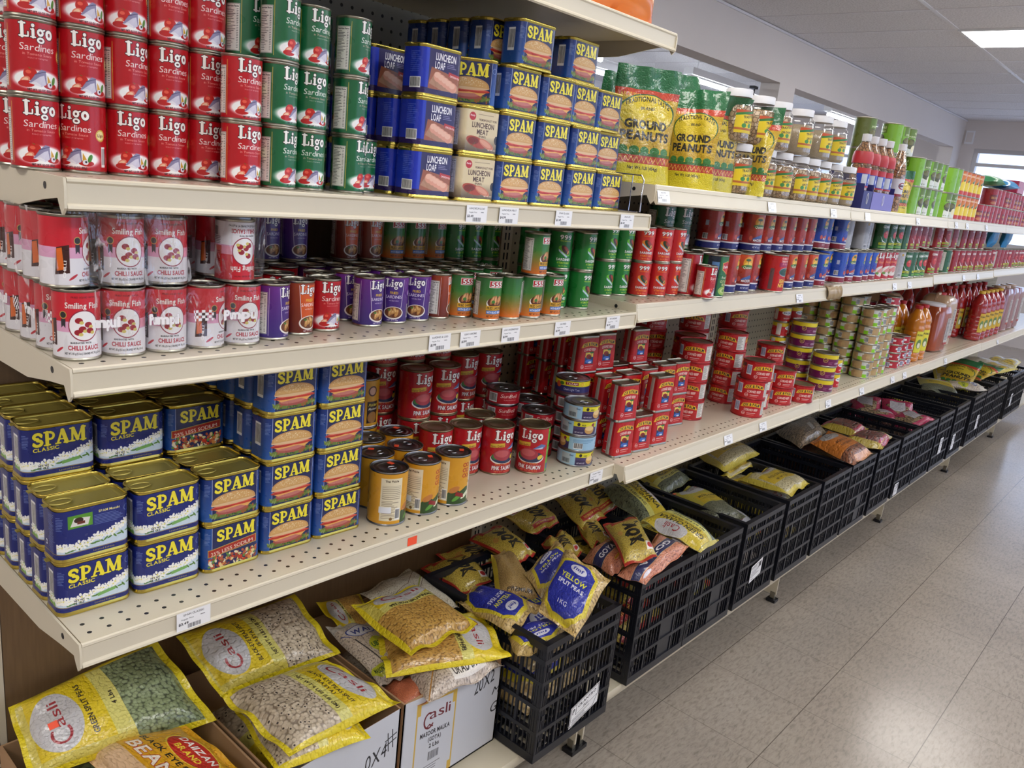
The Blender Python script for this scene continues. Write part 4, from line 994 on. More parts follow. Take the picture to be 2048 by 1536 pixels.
def sunflower(w=232, h=101):
    a = Art(w, h, 'c01c20', 2.2); cx = w / 2
    # the tin stands upside down, so the lettering is turned over
    a.text('SUN', cx - 8, 22, 11, 'ecd83c', w=26, rot=PI); a.text('FLOWER', cx + 2, 35, 11, 'ecd83c', w=44, rot=PI)
    a.ell(cx, h * .55, 25, 13, 'f0ecd0'); a.ell(cx, h * .55, 25, 12, '3c6a7c'); a.ell(cx - 6, h * .55, 17, 9, '1f4a3c'); a.ell(cx + 16, h * .55, 8, 8, 'ecd83c')
    a.rect(cx - 28, h - 30, 56, 12, 'a01850'); a.text('PACKED IN TOMATO', cx, h - 4, 5, 'f4e8e0', w=44, rot=PI); a.text('SAUCE MACKEREL', cx, h - 12, 5, 'f4e8e0', w=44, rot=PI); a.text('NET WT. 15 OZ', cx, h - 20, 4.6, 'f4c0b0', w=36, rot=PI)
    a.rect(cx - 52, 4, 12, h * .6, '6a4a4c'); return a
def delmonte(w=232, h=101):
    a = Art(w, h, '1f6a34', 2.2); cx = w / 2
    a.poly([(cx - 20, h - 16), (cx, h - 10), (cx + 20, h - 16), (cx + 18, h - 34), (cx, h - 44), (cx - 18, h - 34)], 'd8b04a'); a.poly([(cx - 18, h - 17), (cx, h - 12), (cx + 18, h - 17), (cx + 16, h - 33), (cx, h - 42), (cx - 16, h - 33)], 'c42430'); a.text('Del Monte', cx, h - 29, 7, 'ffffff', w=32); a.rect(cx - 2, h - 45, 22, 14, 'e8502c')
    a.text('Fresh Cut', cx, h - 56, 6, 'f4f0d8', w=32, skew=.2); a.text('CUT GREEN', cx, h - 66, 6, 'ecdc9c', w=38); a.text('BEANS', cx, h - 74, 6, 'ecdc9c', w=24); a.ell(cx, 14, 22, 12, '9cc05a'); a.ell(cx, 14, 15, 7, 'c8dc94'); a.ell(cx, 14, 8, 4, '6a9a3c')
    a.rect(cx - 62, 0, 34, h, '1a2a3a'); a.rect(cx - 50, h - 34, 20, 20, '5a86b8'); return a
def tomato_green(w=232, h=101, red=False):
    a = Art(w, h, '1f5a2c' if not red else '9c1820', 2.0)
    for cx in (w * .5, 0, w):
        a.text('GEMMA', cx, h - 20, 10, 'f0f4ec', w=38); a.ell(cx + 4, h * .56, 16, 15, 'c42820'); a.ell(cx + 1, h * .62, 5, 4, 'e87a60'); a.poly([(cx - 24, h * .5), (cx - 10, h * .32), (cx + 10, h * .24), (cx - 12, h * .28)], 'e8ece8'); a.rect(cx - 26, 16, 50, 9, 'd8d82c'); a.text('TOMATOES', cx, 17.5, 6, '20401c', w=44); a.rect(cx - 26, 4, 50, 8, '7ab83c', .8)
    a.facts(w * .70, 6, 26, h - 14); a.facts(w * .2, 6, 20, h - 14, '8c9a8c'); return a
def sausage(w=232, h=101):
    a = Art(w, h, 'b82430', 2.0); cx = w / 2; a.logo('ligo', cx - 26, h - 26, 52, 24, 'fffdf8', '3a0c10', .8); a.text('Sausage', cx, h - 40, 9, 'f08a4c', w=44, skew=.2)
    a.ell(cx, 30, 32, 20, 'e8e0d8'); [a.ell(cx - 10 + 10 * i, 32 + (i % 2) * 6, 14, 6, 'd88a84', rot=.5) for i in range(3)]; a.ell(cx - 20, 22, 8, 5, '6a9a3c'); return a
def plain_grey(w=232, h=101):
    a = Art(w, h, 'b8b8bc', 2.0); cx = w / 2; a.small(cx - 14, h - 16, 32, 22, '5a5a64', 3); a.ell(cx - 4, h - 10, 6, 5, 'b8963c'); a.line([(cx + 24, 18), (cx + 34, 28)], 3, '6a2c2c'); a.barcode(cx - 12, 4, 20, 12); a.ell(cx + 60, 40, 30, 30, '4a5a3c'); return a
def fruit(kind, w=250, h=101):
    bg = {'lychee': '7ab02c', 'mango': 'd8952c', 'red': 'a8242c', 'olive': '5f6a2c'}[kind]; a = Art(w, h, bg, 2.0)
    for cx in (w * .5, 0, w):
        if kind in ('lychee', 'olive'):
            a.rect(cx - 28, h - 34, 56, 34, '5f7a28'); a.text('4.0', cx + 14, h - 18, 9, 'e4e4c0', w=16); a.text('JACKFRUIT', cx, h - 30, 6, 'e4ecc0', w=42); a.rect(cx - 28, 0, 56, 30, 'd8dcd4'); a.ell(cx - 4, 46, 26, 19, '4a4a20'); a.ell(cx - 8, 52, 18, 10, '6e6a34'); a.ell(cx + 14, 28, 15, 14, 'e8e0b8'); a.text('NET WT', cx - 16, 6, 5, '5a6a4a', w=20)
        elif kind == 'mango': a.vgrad(cx - 40, 0, 80, h, 'e8b42c', 'c8621c'); a.ell(cx + 6, 34, 28, 24, 'ecd02c'); a.poly([(cx - 6, 60), (cx + 16, 74), (cx + 22, 70), (cx, 54)], '2f6a2c'); a.text('MANGO', cx - 10, h - 18, 8, 'f4e8c0', w=34); a.ell(cx - 8, 8, 30, 9, 'c43a28')
        else: a.rect(cx - 30, h * .3, 60, h * .35, '7c2a2c'); a.text('BEANS', cx, h * .4, 14, 'd8a04a', w=44); a.ell(cx, 16, 22, 9, 'c87a4a')
    a.facts(w * .72, 8, 24, h - 20, '3a4a2c', 'c8d4a0'); return a

# ---------------------------------------------------------------- tins
def round_tin(name, art, r, h, metal='silver', lid='silver', tab=True, seg=36, rough=.28, sticker=False):
    b = MB(); m = M[metal]; g = .0012
    b.lathe([(0, .0012), (r - .003, .0012), (r - .0022, .0), (r - .0004, .0), (r, .001), (r, .0022), (r - g, .0032), (r - g, h - .0032), (r, h - .0022), (r, h - .0006), (r - .0006, h), (r - .0018, h), (r - .0024, h - .0008), (r - .0026, h - .003)], seg, m)
    root = proto(name, b, angle=.9)
    b = MB(); b.lathe([(r - g + .0003, .0038), (r - g + .0003, h - .0038)], seg, None, uv=True); b.mats = [print_mat(name + '_label', art, rough)]
    proto_child(root, 'label', b)
    b = MB(); q = r - .0026; z = h - .003
    b.lathe([(q, z), (q * .93, z), (q * .91, z + .0007), (q * .86, z + .0007), (q * .84, z), (q * .66, z), (q * .64, z + .0006), (q * .6, z + .0006), (q * .58, z), (0, z + .0001)], seg, M[lid])
    lidp = proto_child(root, 'lid', b, angle=.9)
    if tab:
        b = MB(); b.tube([(q * (.25 + .18 * math.cos(t * PI / 8)), q * .26 * math.sin(t * PI / 8), z + .0022) for t in range(16)], .0011, M[lid], 6, closed=True)
        b.box(q * .38, q * .78, -.0035, .0035, z + .0012, z + .0026, M[lid]); proto_child(lidp, 'pull_ring', b)
    if sticker:
        b = MB(); b.obox((-q * .45, q * .35, z + .0012), (.0055, .002, 0), (-.0015, .0042, 0), (0, 0, .0003), M['orange_sticker']); proto_child(root, 'price_sticker', b, smooth=False)
    return root
def rrect(W, Dp, r, n=6, sc=1.0):
    """closed loop (x = depth, y = width) starting at the middle of the back, going round so that the front centre is half way"""
    pts = []; hx, hy = Dp / 2, W / 2
    cs = [(-hx + r, -hy + r, PI, 1.5 * PI), (hx - r, -hy + r, 1.5 * PI, 2 * PI), (hx - r, hy - r, 0, .5 * PI), (-hx + r, hy - r, .5 * PI, PI)]
    pts.append((-hx, 0))
    for cx, cy, a0, a1 in cs:
        for i in range(n + 1): t = a0 + (a1 - a0) * i / n; pts.append((cx + r * math.cos(t), cy + r * math.sin(t)))
    pts.append((-hx, 0)); return [(x * sc, y * sc) for x, y in pts]
def rect_tin(name, art, W, Dp, rad, h, metal='gold', lid='gold_lid', taper=1.0, n=6, tab=True):
    base = rrect(W, Dp, rad, n); N_ = len(base); P_ = [0]
    for i in range(1, N_): P_.append(P_[-1] + math.hypot(base[i][0] - base[i - 1][0], base[i][1] - base[i - 1][1]))
    tot = P_[-1]
    def ringv(off, z):
        s = 1 + (taper - 1) * z / h; L_ = rrect(W + 2 * off, Dp + 2 * off, max(.001, rad + off), n)
        return [(x * s, y * s, z) for x, y in L_]
    def shell(b, lv, m, uv=False):
        v = []; fs = []; us = []
        for off, z in lv: v += ringv(off, z)
        for j in range(len(lv) - 1):
            for i in range(N_ - 1):
                a = j * N_ + i; fs.append((a, a + 1, a + 1 + N_, a + N_))
                w0, w1 = (lv[j][1] - lv[0][1]) / (lv[-1][1] - lv[0][1] + 1e-9), (lv[j + 1][1] - lv[0][1]) / (lv[-1][1] - lv[0][1] + 1e-9)
                us.append([(P_[i] / tot, w0), (P_[i + 1] / tot, w0), (P_[i + 1] / tot, w1), (P_[i] / tot, w1)])
        b.add(v, fs, m, us if uv else None)
    b = MB(); g = -.0012
    shell(b, [(-.004, .001), (-.002, 0), (-.0003, 0), (0, .001), (0, .003), (g, .0048), (g, h - .0048), (0, h - .003), (0, h - .0006), (-.0006, h), (-.0018, h), (-.0026, h - .001), (-.003, h - .0032)], M[metal])
    fl = ringv(-.004, .001)[:-1]; b.add(fl, [tuple(reversed(range(len(fl))))], M[metal])
    root = proto(name, b, angle=.9)
    b = MB(); shell(b, [(g + .0003, .0058), (g + .0003, h - .0058)], None, True); b.mats = [print_mat(name + '_label', art, .26)]; proto_child(root, 'label', b)
    b = MB(); z = h - .0032
    shell(b, [(-.003, z), (-.0055, z - .0006), (-.0075, z + .0004), (-.010, z + .0004), (-.011, z - .0004)], M[lid])
    fl = ringv(-.011, z - .0004)[:-1]; b.add(fl, [tuple(range(len(fl)))], M[lid]); lidp = proto_child(root, 'lid', b, angle=.9)
    if tab:
        b = MB(); b.tube([(.009 * math.cos(t * PI / 8), -W * .33 + .015 * math.sin(t * PI / 8), z + .0022) for t in range(16)], .0012, M[lid], 6, closed=True); b.box(-.004, .004, -W * .33 - .022, -W * .33 - .010, z + .0005, z + .0025, M[lid]); proto_child(lidp, 'pull_ring', b)
    return root
M['red_tin'] = mat('red_lacquer_tin', '9c2226', .3, metal=.4)
K = {}
K['red'] = round_tin('sardine_tin', ligo_sardine('b8121e', '960e18'), .0275, .085)
K['green'] = round_tin('sardine_tin', ligo_sardine('16643a', '0c4a2c'), .0275, .085)
K['purple'] = round_tin('fried_sardine_tin', fried('6c2c8c', '3a2a78', '4a2a80'), .0265, .085)
K['orange'] = round_tin('fried_sardine_tin', fried('9a3c1c', '6a2418', 'd8581c'), .0265, .085)
K['555'] = round_tin('fried_sardine_tin', five(), .0268, .085)
K['9g'] = round_tin('sardine_tin', nines(True), .0265, .085)
K['9r'] = round_tin('sardine_tin', nines(False), .0265, .085)
K['pump'] = round_tin('squid_tin', pumpui(), .0278, .088, lid='tin_dark')
K['salmon'] = round_tin('salmon_tin', salmon(), .0370, .110, metal='bronze', lid='bronze', tab=False, seg=40)
K['mustard'] = round_tin('pickled_mustard_tin', mustard(), .0365, .105, lid='tin_dark', metal='tin_dark', sticker=True, seg=40)
K['bigred'] = round_tin('big_sardine_tin', ligo_sardine('b01824', '8c121e', 232, 101, 1.35), .037, .111, tab=False)
K['biggreen'] = round_tin('big_sardine_tin', ligo_sardine('16643a', '0c4a2c', 232, 101, 1.35), .037, .111, tab=False)
K['sunbell'] = round_tin('red_tuna_tin', sunbell(), .042, .037, lid='tin_dark', metal='tin_dark')
K['tuna'] = round_tin('tuna_tin', tuna_blue(), .0435, .038, lid='tin_dark', metal='tin_dark')
K['tazah'] = round_tin('tuna_tin', tazah(), .0435, .040, lid='tin_dark', metal='tin_dark')
K['oxr'] = round_tin('round_corned_beef_tin', oxp(308, 52, False), .049, .060, metal='red_tin', lid='silver', tab=False)
K['67'] = round_tin('corned_beef_tin', six7(), .046, .048, metal='silver', tab=False)
K['pac'] = round_tin('mackerel_tin', pacific(), .030, .056)
K['pate'] = round_tin('pate_tin', pate(), .042, .0355, metal='silver', lid='silver', tab=False, seg=28)
K['pater'] = round_tin('flat_red_tin', pate(red=True), .042, .0355, metal='silver', lid='silver', tab=False, seg=28)
K['mackr'] = round_tin('mackerel_tin', mackerel(True), .037, .111, tab=False, seg=30)
K['mackb'] = round_tin('mackerel_tin', mackerel(False), .037, .111, tab=False, seg=30)
K['sunf'] = round_tin('mackerel_tin', sunflower(), .037, .111, tab=False)
K['delm'] = round_tin('green_bean_tin', delmonte(), .037, .111, tab=False)
K['gem'] = round_tin('tomato_tin', tomato_green(), .037, .111, tab=False, seg=28)
K['gemr'] = round_tin('bean_tin', tomato_green(red=True), .037, .111, tab=False, seg=28)
K['saus'] = round_tin('sausage_tin', sausage(), .037, .111, tab=False, seg=28)
K['grey'] = round_tin('olive_tin', plain_grey(), .037, .111, tab=False, seg=28)
K['lychee'] = round_tin('fruit_tin', fruit('lychee'), .040, .111, tab=False, seg=30)
K['olive'] = round_tin('fruit_tin', fruit('olive'), .040, .111, tab=False, seg=30)
K['mango'] = round_tin('mango_tin', fruit('mango'), .040, .111, tab=False, seg=30)
K['beans'] = round_tin('bean_tin', fruit('red'), .040, .090, tab=False, seg=28)
SPAMS = dict(W=SPW / 1000, Dp=SPD / 1000, rad=SPR / 1000, h=.0805)
K['spam'] = rect_tin('luncheon_meat_tin', spam_burger(), **SPAMS)
K['classic'] = rect_tin('luncheon_meat_tin', spam_classic(), **SPAMS)
K['recipe'] = rect_tin('luncheon_meat_tin', spam_recipe(), **SPAMS)
K['less'] = rect_tin('luncheon_meat_tin', spam_less(), **SPAMS)
K['loaf'] = rect_tin('luncheon_loaf_tin', loaf(), W=.094, Dp=.054, rad=.014, h=.0805)
K['meat'] = rect_tin('pork_luncheon_meat_tin', meat(), W=.096, Dp=.054, rad=.014, h=.0805)
K['oxt'] = rect_tin('corned_beef_tin', oxp(), W=.074, Dp=.048, rad=.011, h=.096, metal='silver', lid='silver', taper=.90, tab=False)

# ---------------------------------------------------------------- tins set out on the shelves
ROW = ['front', 'second', 'third', 'fourth', 'fifth', 'back']
TIER = ['bottom', 'second', 'third', 'top']
def tier_word(i, n): return 'bottom tier' if i == 0 and n > 1 else ('top tier' if i == n - 1 and n > 1 else ORD[i + 1] + ' tier')
LOOK = {'red': 'red fish-and-tomato sardine tin', 'green': 'green fish-and-tomato sardine tin', 'purple': 'purple fried sardine tin', 'orange': 'orange-brown fried sardine tin',
        '555': 'green and orange fried sardine tin', '9g': 'slim green sardine tin', '9r': 'slim red sardine tin', 'pump': 'red and white squid tin', 'salmon': 'tall red pink-salmon tin',
        'mustard': 'mustard-yellow pickle tin', 'bigred': 'big red sardine tin', 'biggreen': 'big green sardine tin', 'sunbell': 'flat crimson tuna tin', 'tuna': 'flat pale blue tuna tin',
        'tazah': 'navy and yellow tuna tin', 'oxr': 'round red corned beef tin', '67': 'purple and yellow flat tin', 'pac': 'yellow-topped red mackerel tin', 'pate': 'flat green-and-tan tin',
        'pater': 'flat red and white tin', 'mackr': 'red mackerel tin with palm emblem', 'mackb': 'blue mackerel tin with palm emblem', 'sunf': 'upside-down red mackerel tin', 'delm': 'green bean tin with red shield emblem',
        'gem': 'green tomato tin', 'gemr': 'dark red bean tin', 'saus': 'red sausage tin', 'grey': 'plain grey-white tin', 'lychee': 'lime green fruit tin', 'olive': 'olive green fruit tin',
        'mango': 'yellow-orange mango tin', 'beans': 'dark red bean tin with gold band', 'spam': 'blue luncheon meat tin with burger picture', 'classic': 'blue luncheon meat tin with white flowers',
        'recipe': 'blue luncheon meat tin with recipe panel', 'less': 'blue luncheon meat tin with red banner', 'loaf': 'deep blue luncheon loaf tin', 'meat': 'beige pork luncheon meat tin', 'oxt': 'tall red corned beef tin with silver seam'}
HH = {'oxt': .0915, 'oxr': .0575, '67': .0478, 'pate': .0353, 'pater': .0353, 'pac': .056, 'sunbell': .0368, 'tuna': .0379, 'tazah': .040, 'pump': .0882, 'salmon': .110, 'mustard': .105, 'beans': .090}
for k_ in ('spam', 'classic', 'recipe', 'less', 'loaf', 'meat'): HH[k_] = .0803
for k_ in ('red', 'green', 'purple', 'orange', '555', '9g', '9r'): HH[k_] = .0852
USED = set()
def tin(kind, x, y, z, where, rz=None, group=None, jit=.10, rx=0.0):
    lab = LOOK[kind] + ', ' + where
    n = 2
    while lab in USED: lab = LOOK[kind] + ', ' + where + ', ' + ORD[n]; n += 1
    USED.add(lab)
    if rz is None: rz = random.uniform(-jit, jit)
    return put(K[kind], x, y, z, rz, lab, 'tin', group or GROUP[kind], rx=rx)
GROUP = {k_: v for k_, v in ((k, LOOK[k] + 's') for k in LOOK)}
SHORT = {'shelf3': 'top shelf', 'shelf2': 'middle shelf', 'shelf1': 'lowest shelf'}
def column(kinds, x, y, z, where, rz=None, jit=.10, dx=.0015):
    """a vertical stack; kinds from the bottom up"""
    n = len(kinds); zz = z
    for i, k in enumerate(kinds):
        tin(k, x + random.uniform(-dx, dx), y + random.uniform(-dx, dx) * .4, zz, tier_word(i, n) + (', ' if n > 1 else ', ') + where if n > 1 else where, rz, jit=jit)
        zz += HH.get(k, .111)

# --- top shelf, near bay
Z3 = 1.4022
for j, y in enumerate((.016, .070, .1245, .1785, .2325)):
    for i in range(3): tin('red', -.125 + .002 * (j % 2), y, Z3 + i * HH['red'], tier_word(i, 3) + ', %s column, front row, top shelf' % ORD[j + 1], rz=-.75 if (i, j) == (0, 1) else .35 if (i, j) == (1, 2) else random.uniform(-.12, .12))
    column(['red'] * 3, -.184, y + .002, Z3, '%s column, second row, top shelf' % ORD[j + 1], jit=.8)
column(['red', 'red', 'green'], -.118, .288, Z3, 'set back behind the red pair, top shelf', rz=None, jit=.9)
column(['red', 'red'], -.066, .255, Z3, 'front pair beside the green tins, top shelf', jit=.12)
column(['green'] * 3, -.065, .311, Z3, 'first green column, top shelf', rz=.45)
column(['green'] * 3, -.077, .370, Z3, 'second green column, top shelf', jit=.2)
column(['green'] * 3, -.130, .412, Z3, 'third green column set back, top shelf', jit=.5)
column(['green'] * 3, -.078, .446, Z3, 'fourth green column, top shelf', rz=.55)
column(['green'], -.118, .500, Z3, 'alone before the blue loaf tins, top shelf', rz=.3)
for r_ in range(5):
    x = -.067 - .0575 * r_
    n = (3, 2, 3, 3, 2)[r_]
    column(['loaf'] * n, x, .598 - .004 * r_, Z3, '%s row of its block, top shelf' % ROW[r_], jit=.02)
column(['meat', 'meat'], -.065, .702, Z3, 'beside the deep blue loaf tins, top shelf', jit=.02)
tin('spam', -.088, .705, Z3 + 2 * HH['meat'], 'turned aside on the beige tins', rz=-.75)
for r_ in range(1, 5): column(['spam'] * 4, -.067 - .0575 * r_, .800, Z3, '%s row, first burger column, top shelf' % ROW[r_], jit=.015)
column(['spam'] * 3, -.066, .802, Z3, 'front row, first burger column, top shelf', jit=.03)
tin('spam', -.060, .822, Z3 + 3 * HH['spam'], 'fourth tier, first burger column, top shelf', rz=-.02)
column(['spam'] * 3, -.066, .905, Z3, 'second burger column, top shelf', jit=.03)
column(['spam'] * 4, -.124, .915, Z3, 'second burger column, inner row, top shelf', jit=.03)
column(['spam'] * 2, -.067, 1.010, Z3, 'third burger column, top shelf', jit=.03)
column(['spam'] * 4, -.125, 1.020, Z3, 'third burger column, inner row, top shelf', jit=.03)
tin('spam', -.072, .995, Z3 + 2 * HH['spam'], 'third tier between burger columns, top shelf', rz=.05)
tin('spam', -.078, .985, Z3 + 3 * HH['spam'], 'fourth tier over the third burger column', rz=.03)
tin('spam', -.074, 1.122, Z3, 'bottom tier beside the wire divider', rz=.02)
column(['spam'] * 3, -.132, 1.128, Z3, 'inner row by the wire divider', jit=.03)
tin('spam', -.090, 1.118, Z3 + HH['spam'], 'second tier by the wire divider', rz=.04)
tin('spam', -.084, 1.098, Z3 + 2 * HH['spam'], 'third tier by the wire divider', rz=.05)

# --- middle shelf, near bay: shrink-wrapped packs
Z2 = 1.1807
for r_ in range(5):
    for j, y in enumerate((.031, .0868, .1426, .1984, .2542)):
        tin('pump', -.056 - .0562 * r_, y, Z2, 'bottom pack, %s row, %s along' % (ROW[r_], ORD[j + 1]), rz=(-.05 - .15 * (j % 2) if j != 3 else .9) if r_ == 0 else random.uniform(-.3, .9))
    for j, y in enumerate((.022, .0900, .1475, .2480)):
        if j == 3 and r_ > 3: continue
        o = tin('pump', -.064 - .0562 * r_, y + (.02 if j == 3 and r_ else 0) * 0, Z2 + .0890 + (.0882 if j == 3 and r_ == 0 else 0), 'top pack, %s row, %s along%s' % (ROW[r_], ORD[j + 1], ', upside down' if j == 3 and r_ == 0 else ''),
                rz=((1.1, .0, -.12, 0)[j] if r_ == 0 else random.uniform(-.2, 1.2)))
        if j == 3 and r_ == 0: o.rotation_euler = (PI, 0, 0)
S2 = [('purple', -.068, .3125, .55), ('orange', -.084, .368, .15), ('red', -.093, .424, .0), ('red', -.146, .452, -.9), ('purple', -.152, .510, .0), ('purple', -.096, .518, .05), ('purple', -.103, .580, -.75),
      ('purple', -.106, .637, -.8), ('orange', -.111, .693, .75), ('555', -.106, .748, -.1), ('555', -.064, .784, -.12), ('555', -.061, .841, 2.6), ('555', -.054, .897, -.05), ('555', -.056, .966, -.05)]
for i, (k, x, y, rz) in enumerate(S2): tin(k, x, y, Z2, '%s in the front line, middle shelf' % ORD[i + 1], rz=rz)
tin('555', -.056, .905, Z2 + HH['555'], 'perched alone on the second tier', rz=.25)
for i in range(11):
    y = .315 + .0575 * i; k = 'red' if i < 3 else 'purple' if i < 7 else 'orange' if i < 8 else '555'
    if i >= 4 and y < 1.0: tin(k, -.168 if i < 9 else -.162, y, Z2, 'second line, %s from the squid packs' % ORD[i - 3], jit=.9)
    elif i < 3: tin(k, -.150 - .0 * i, y + .0, Z2, 'behind the first three tins, %s one' % ORD[i + 1], jit=.3) if i < 2 else None
    tin(k, -.224, y, Z2, 'third line, %s from the squid packs' % ORD[i + 1], jit=.9)
for i in range(13):
    y = .315 + .0575 * i; k = ['purple', 'red', 'purple', 'purple', 'orange', 'orange', 'orange', '555', '555', '555', '9g', '9g', '9g'][i]
    tin(k, -.281, y, Z2, 'back line, %s from the squid packs' % ORD[i + 1], jit=.9)
    if i not in (1, 4): tin(k, -.281, y, Z2 + .0853, 'upper tier of the back line, %s' % ORD[i + 1], rz=random.uniform(-.1, .2))
column(['9g', '9g'], -.092, 1.115, Z2, 'before the shelf joint', rz=-.02)
column(['9g', '9g'], -.118, 1.064, Z2, 'just before the joint, set back', rz=-.5)
column(['9g', '9g'], -.172, 1.090, Z2, 'third row before the joint', rz=-.2)
column(['9g', '9g'], -.176, 1.030, Z2, 'in shade before the joint', rz=.1)
Z2b = 1.1982
for x, y, k, w_ in ((-.127, 1.252, '9g', 'first over the joint'), (-.119, 1.308, '9g', 'second over the joint'), (-.094, 1.362, '9r', 'first red stack'), (-.080, 1.424, '9r', 'second red stack'), (-.128, 1.470, '9r', 'set back red stack'), (-.082, 1.487, '9r', 'third red stack')):
    column([k, k], x, y, Z2b, w_ + ', middle shelf', rz=-.05 if y < 1.36 or y > 1.48 else -.6)
tin('red', -.014, 1.552, Z2b, 'short one in front of the big tins', rz=.1)
tin('bigred', -.072, 1.552, Z2b, 'beside the slim red stacks', rz=.55)
tin('delm', -.034, 1.625, Z2b, 'between the big red and green tins', rz=.1)
tin('biggreen', -.094, 1.672, Z2b, 'behind the green bean tin', rz=.35)
for j, y in enumerate((1.56, 1.64)):
    column(['biggreen', 'biggreen'], -.176 if j == 0 else -.18, y + .02 * j, Z2b, '%s back stack, middle shelf' % ORD[j + 1], rz=-.05)
low = [('mackr', 1.755, -.066), ('mackr', 1.835, -.062), ('mackr', 1.915, -.075), ('sunf', 1.998, -.030), ('mackr', 2.06, -.105), ('mackr', 2.14, -.060), ('mackr', 2.22, -.058), ('mackr', 2.30, -.056), ('mackb', 2.395, -.056), ('mackb', 2.475, -.09),
       ('mackb', 2.56, -.05), ('mackb', 2.65, -.052), ('mackb', 2.735, -.048), ('mackb', 2.82, -.054), ('mackb', 2.90, -.056), ('saus', 2.98, -.058), ('saus', 3.06, -.056), ('saus', 3.14, -.056), ('grey', 3.24, -.056), ('gem', 3.34, -.056), ('gem', 3.42, -.058),
       ('gem', 3.50, -.056), ('gem', 3.58, -.058), ('gemr', 3.70, -.05), ('gemr', 3.80, -.056), ('gem', 3.98, -.06)] + [('gemr', 4.12 + .115 * i, -.058) for i in range(8)] + [('gemr', 5.06 + .10 * i, -.058) for i in range(11)]
def zsh(lv, y): return {1: [.81, .81, .806, .80, .797, .795], 2: [1.1805, 1.198, 1.205, 1.213, 1.218, 1.222], 3: [1.402, 1.467, 1.466, 1.466, 1.466, 1.466]}[lv][min(5, int(y / SEC))] + .0002
for i, (k, y, x) in enumerate(low):
    if y > 6.15: continue
    if 2.40 < y < 2.48 or abs(y - 3.66) < .04: y += .045
    tin(k, x, y, zsh(2, y), '%s of the bottom line after the green bean tin' % ORD[i + 1] if i < 30 else 'bottom line at the far end, number %s' % ORD[i - 29], jit=.5, rz=(.0 if k == 'sunf' else None))
for i in range(28):
    y = 1.775 + .083 * i
    if abs(y - 2.44) < .038 or abs(y - 3.66) < .038: continue
    k = 'mackr' if y < 2.35 else 'mackb' if y < 2.7 else 'grey' if y < 3.0 else 'gem' if y < 3.55 else 'gemr'
    tin(k, -.150, y, zsh(2, y), '%s of the hidden second line, middle shelf' % ORD[i + 1], jit=.5)
up = [('mackr', 1.775, -.145), ('mackr', 1.86, -.13), ('mackr', 1.94, -.098), ('mackr', 2.02, -.10), ('mackr', 2.10, -.098), ('mackr', 2.18, -.10), ('mackr', 2.265, -.098), ('mackr', 2.345, -.10), ('mackb', 2.44, -.098), ('mackb', 2.52, -.11), ('mackb', 2.63, -.094), ('grey', 2.73, -.11),
      ('grey', 2.88, -.10), ('grey', 2.97, -.12), ('gem', 3.10, -.10), ('gem', 3.20, -.10), ('gem', 3.30, -.10), ('gem', 3.39, -.10), ('gemr', 3.48, -.10), ('gemr', 3.56, -.10), ('gemr', 3.65, -.10), ('gemr', 3.80, -.12), ('gemr', 3.95, -.11), ('gemr', 4.10, -.11), ('gemr', 4.24, -.11), ('gemr', 4.38, -.10), ('gemr', 4.52, -.10), ('gemr', 4.66, -.10), ('gemr', 4.80, -.10)]
for i, (k, y, x) in enumerate(up): tin(k, x, y, zsh(2, y + .02) + .1112 + (.004 if 2.35 < y < 2.48 or 3.6 < y < 3.7 else 0), '%s of the upper line, middle shelf' % ORD[i + 1], jit=.5)

# --- lowest shelf, near bay
Z1 = .8102
YC = (.052, .157, .2595, .3625, .4645)
for c, y in enumerate(YC):
    for r_ in range(6):
        x = -.0985 - .0568 * r_
        if c < 3:
            n = 2 if r_ < 2 else 3
            base = 'classic' if c < 2 else 'spam'
            ks = [base] * n
            if c == 0 and r_ == 0: ks = ['classic', 'recipe']
            if c == 2: ks = ['less', 'spam'] if r_ == 0 else (['spam', 'spam', 'less'] if r_ == 2 else ['spam'] * n)
        else:
            if c == 4 and r_ > 3: continue
            ks = ['spam'] * 4
        column(ks, x, y, Z1, '%s column, %s row, lowest shelf' % (ORD[c + 1], ROW[r_]), jit=.03)
for i, (x, y) in enumerate(((-.072, .572), (-.072, .655), (-.070, .735), (-.146, .600), (-.148, .676), (-.222, .640), (-.224, .718), (-.296, .600), (-.298, .680))):
    tin('mustard', x, y, Z1, ('first', 'second', 'third')[i % 3] + (' of the front three' if i < 3 else ' of the middle pair' if i < 5 else ' of the inner pair' if i < 7 else ' at the back board') + ', lowest shelf', rz=(-.15, -.9, -1.15, .5, 2, 1, 0, 0, 0)[i] )
tin('mustard', -.298, .680, Z1 + .1052, 'standing on the second tier by the salmon', rz=2.6)
tin('mustard', -.298, .600, Z1 + .1052, 'standing on the second tier behind burger tins', rz=2.2)
SAL = [(-.134, .938, 1), (-.090, 1.013, 1), (-.190, .800, 1), (-.172, .873, 1), (-.209, .955, 1), (-.268, .888, 2), (-.270, .806, 2), (-.332, 1.010, 2), (-.327, 1.092, 2), (-.345, .846, 3), (-.345, .765, 3), (-.283, .970, 1), (-.345, .928, 3)]
for i, (x, y, n) in enumerate(SAL):
    if y == .970: continue
    column(['salmon'] * n, x, y, Z1, ('%s salmon column, lowest shelf' % ORD[i + 1]) if n > 1 else ('%s salmon tin from the near side, lowest shelf' % ORD[i + 1]), rz={.938: -.25, 1.013: -1.0}.get(y, random.uniform(-.3, .1)))
column(['sunbell'] * 3, -.160, 1.108, Z1, 'front crimson stack', rz=-.9)
column(['sunbell'] * 4, -.250, 1.075, Z1, 'crimson stack behind it', rz=-.9)
column(['sunbell'] * 3, -.236, 1.163, Z1, 'third crimson stack', rz=-.9)
column(['sunbell'] * 4, -.136, 1.197, Z1, 'crimson stack under the navy tin', rz=-.9)
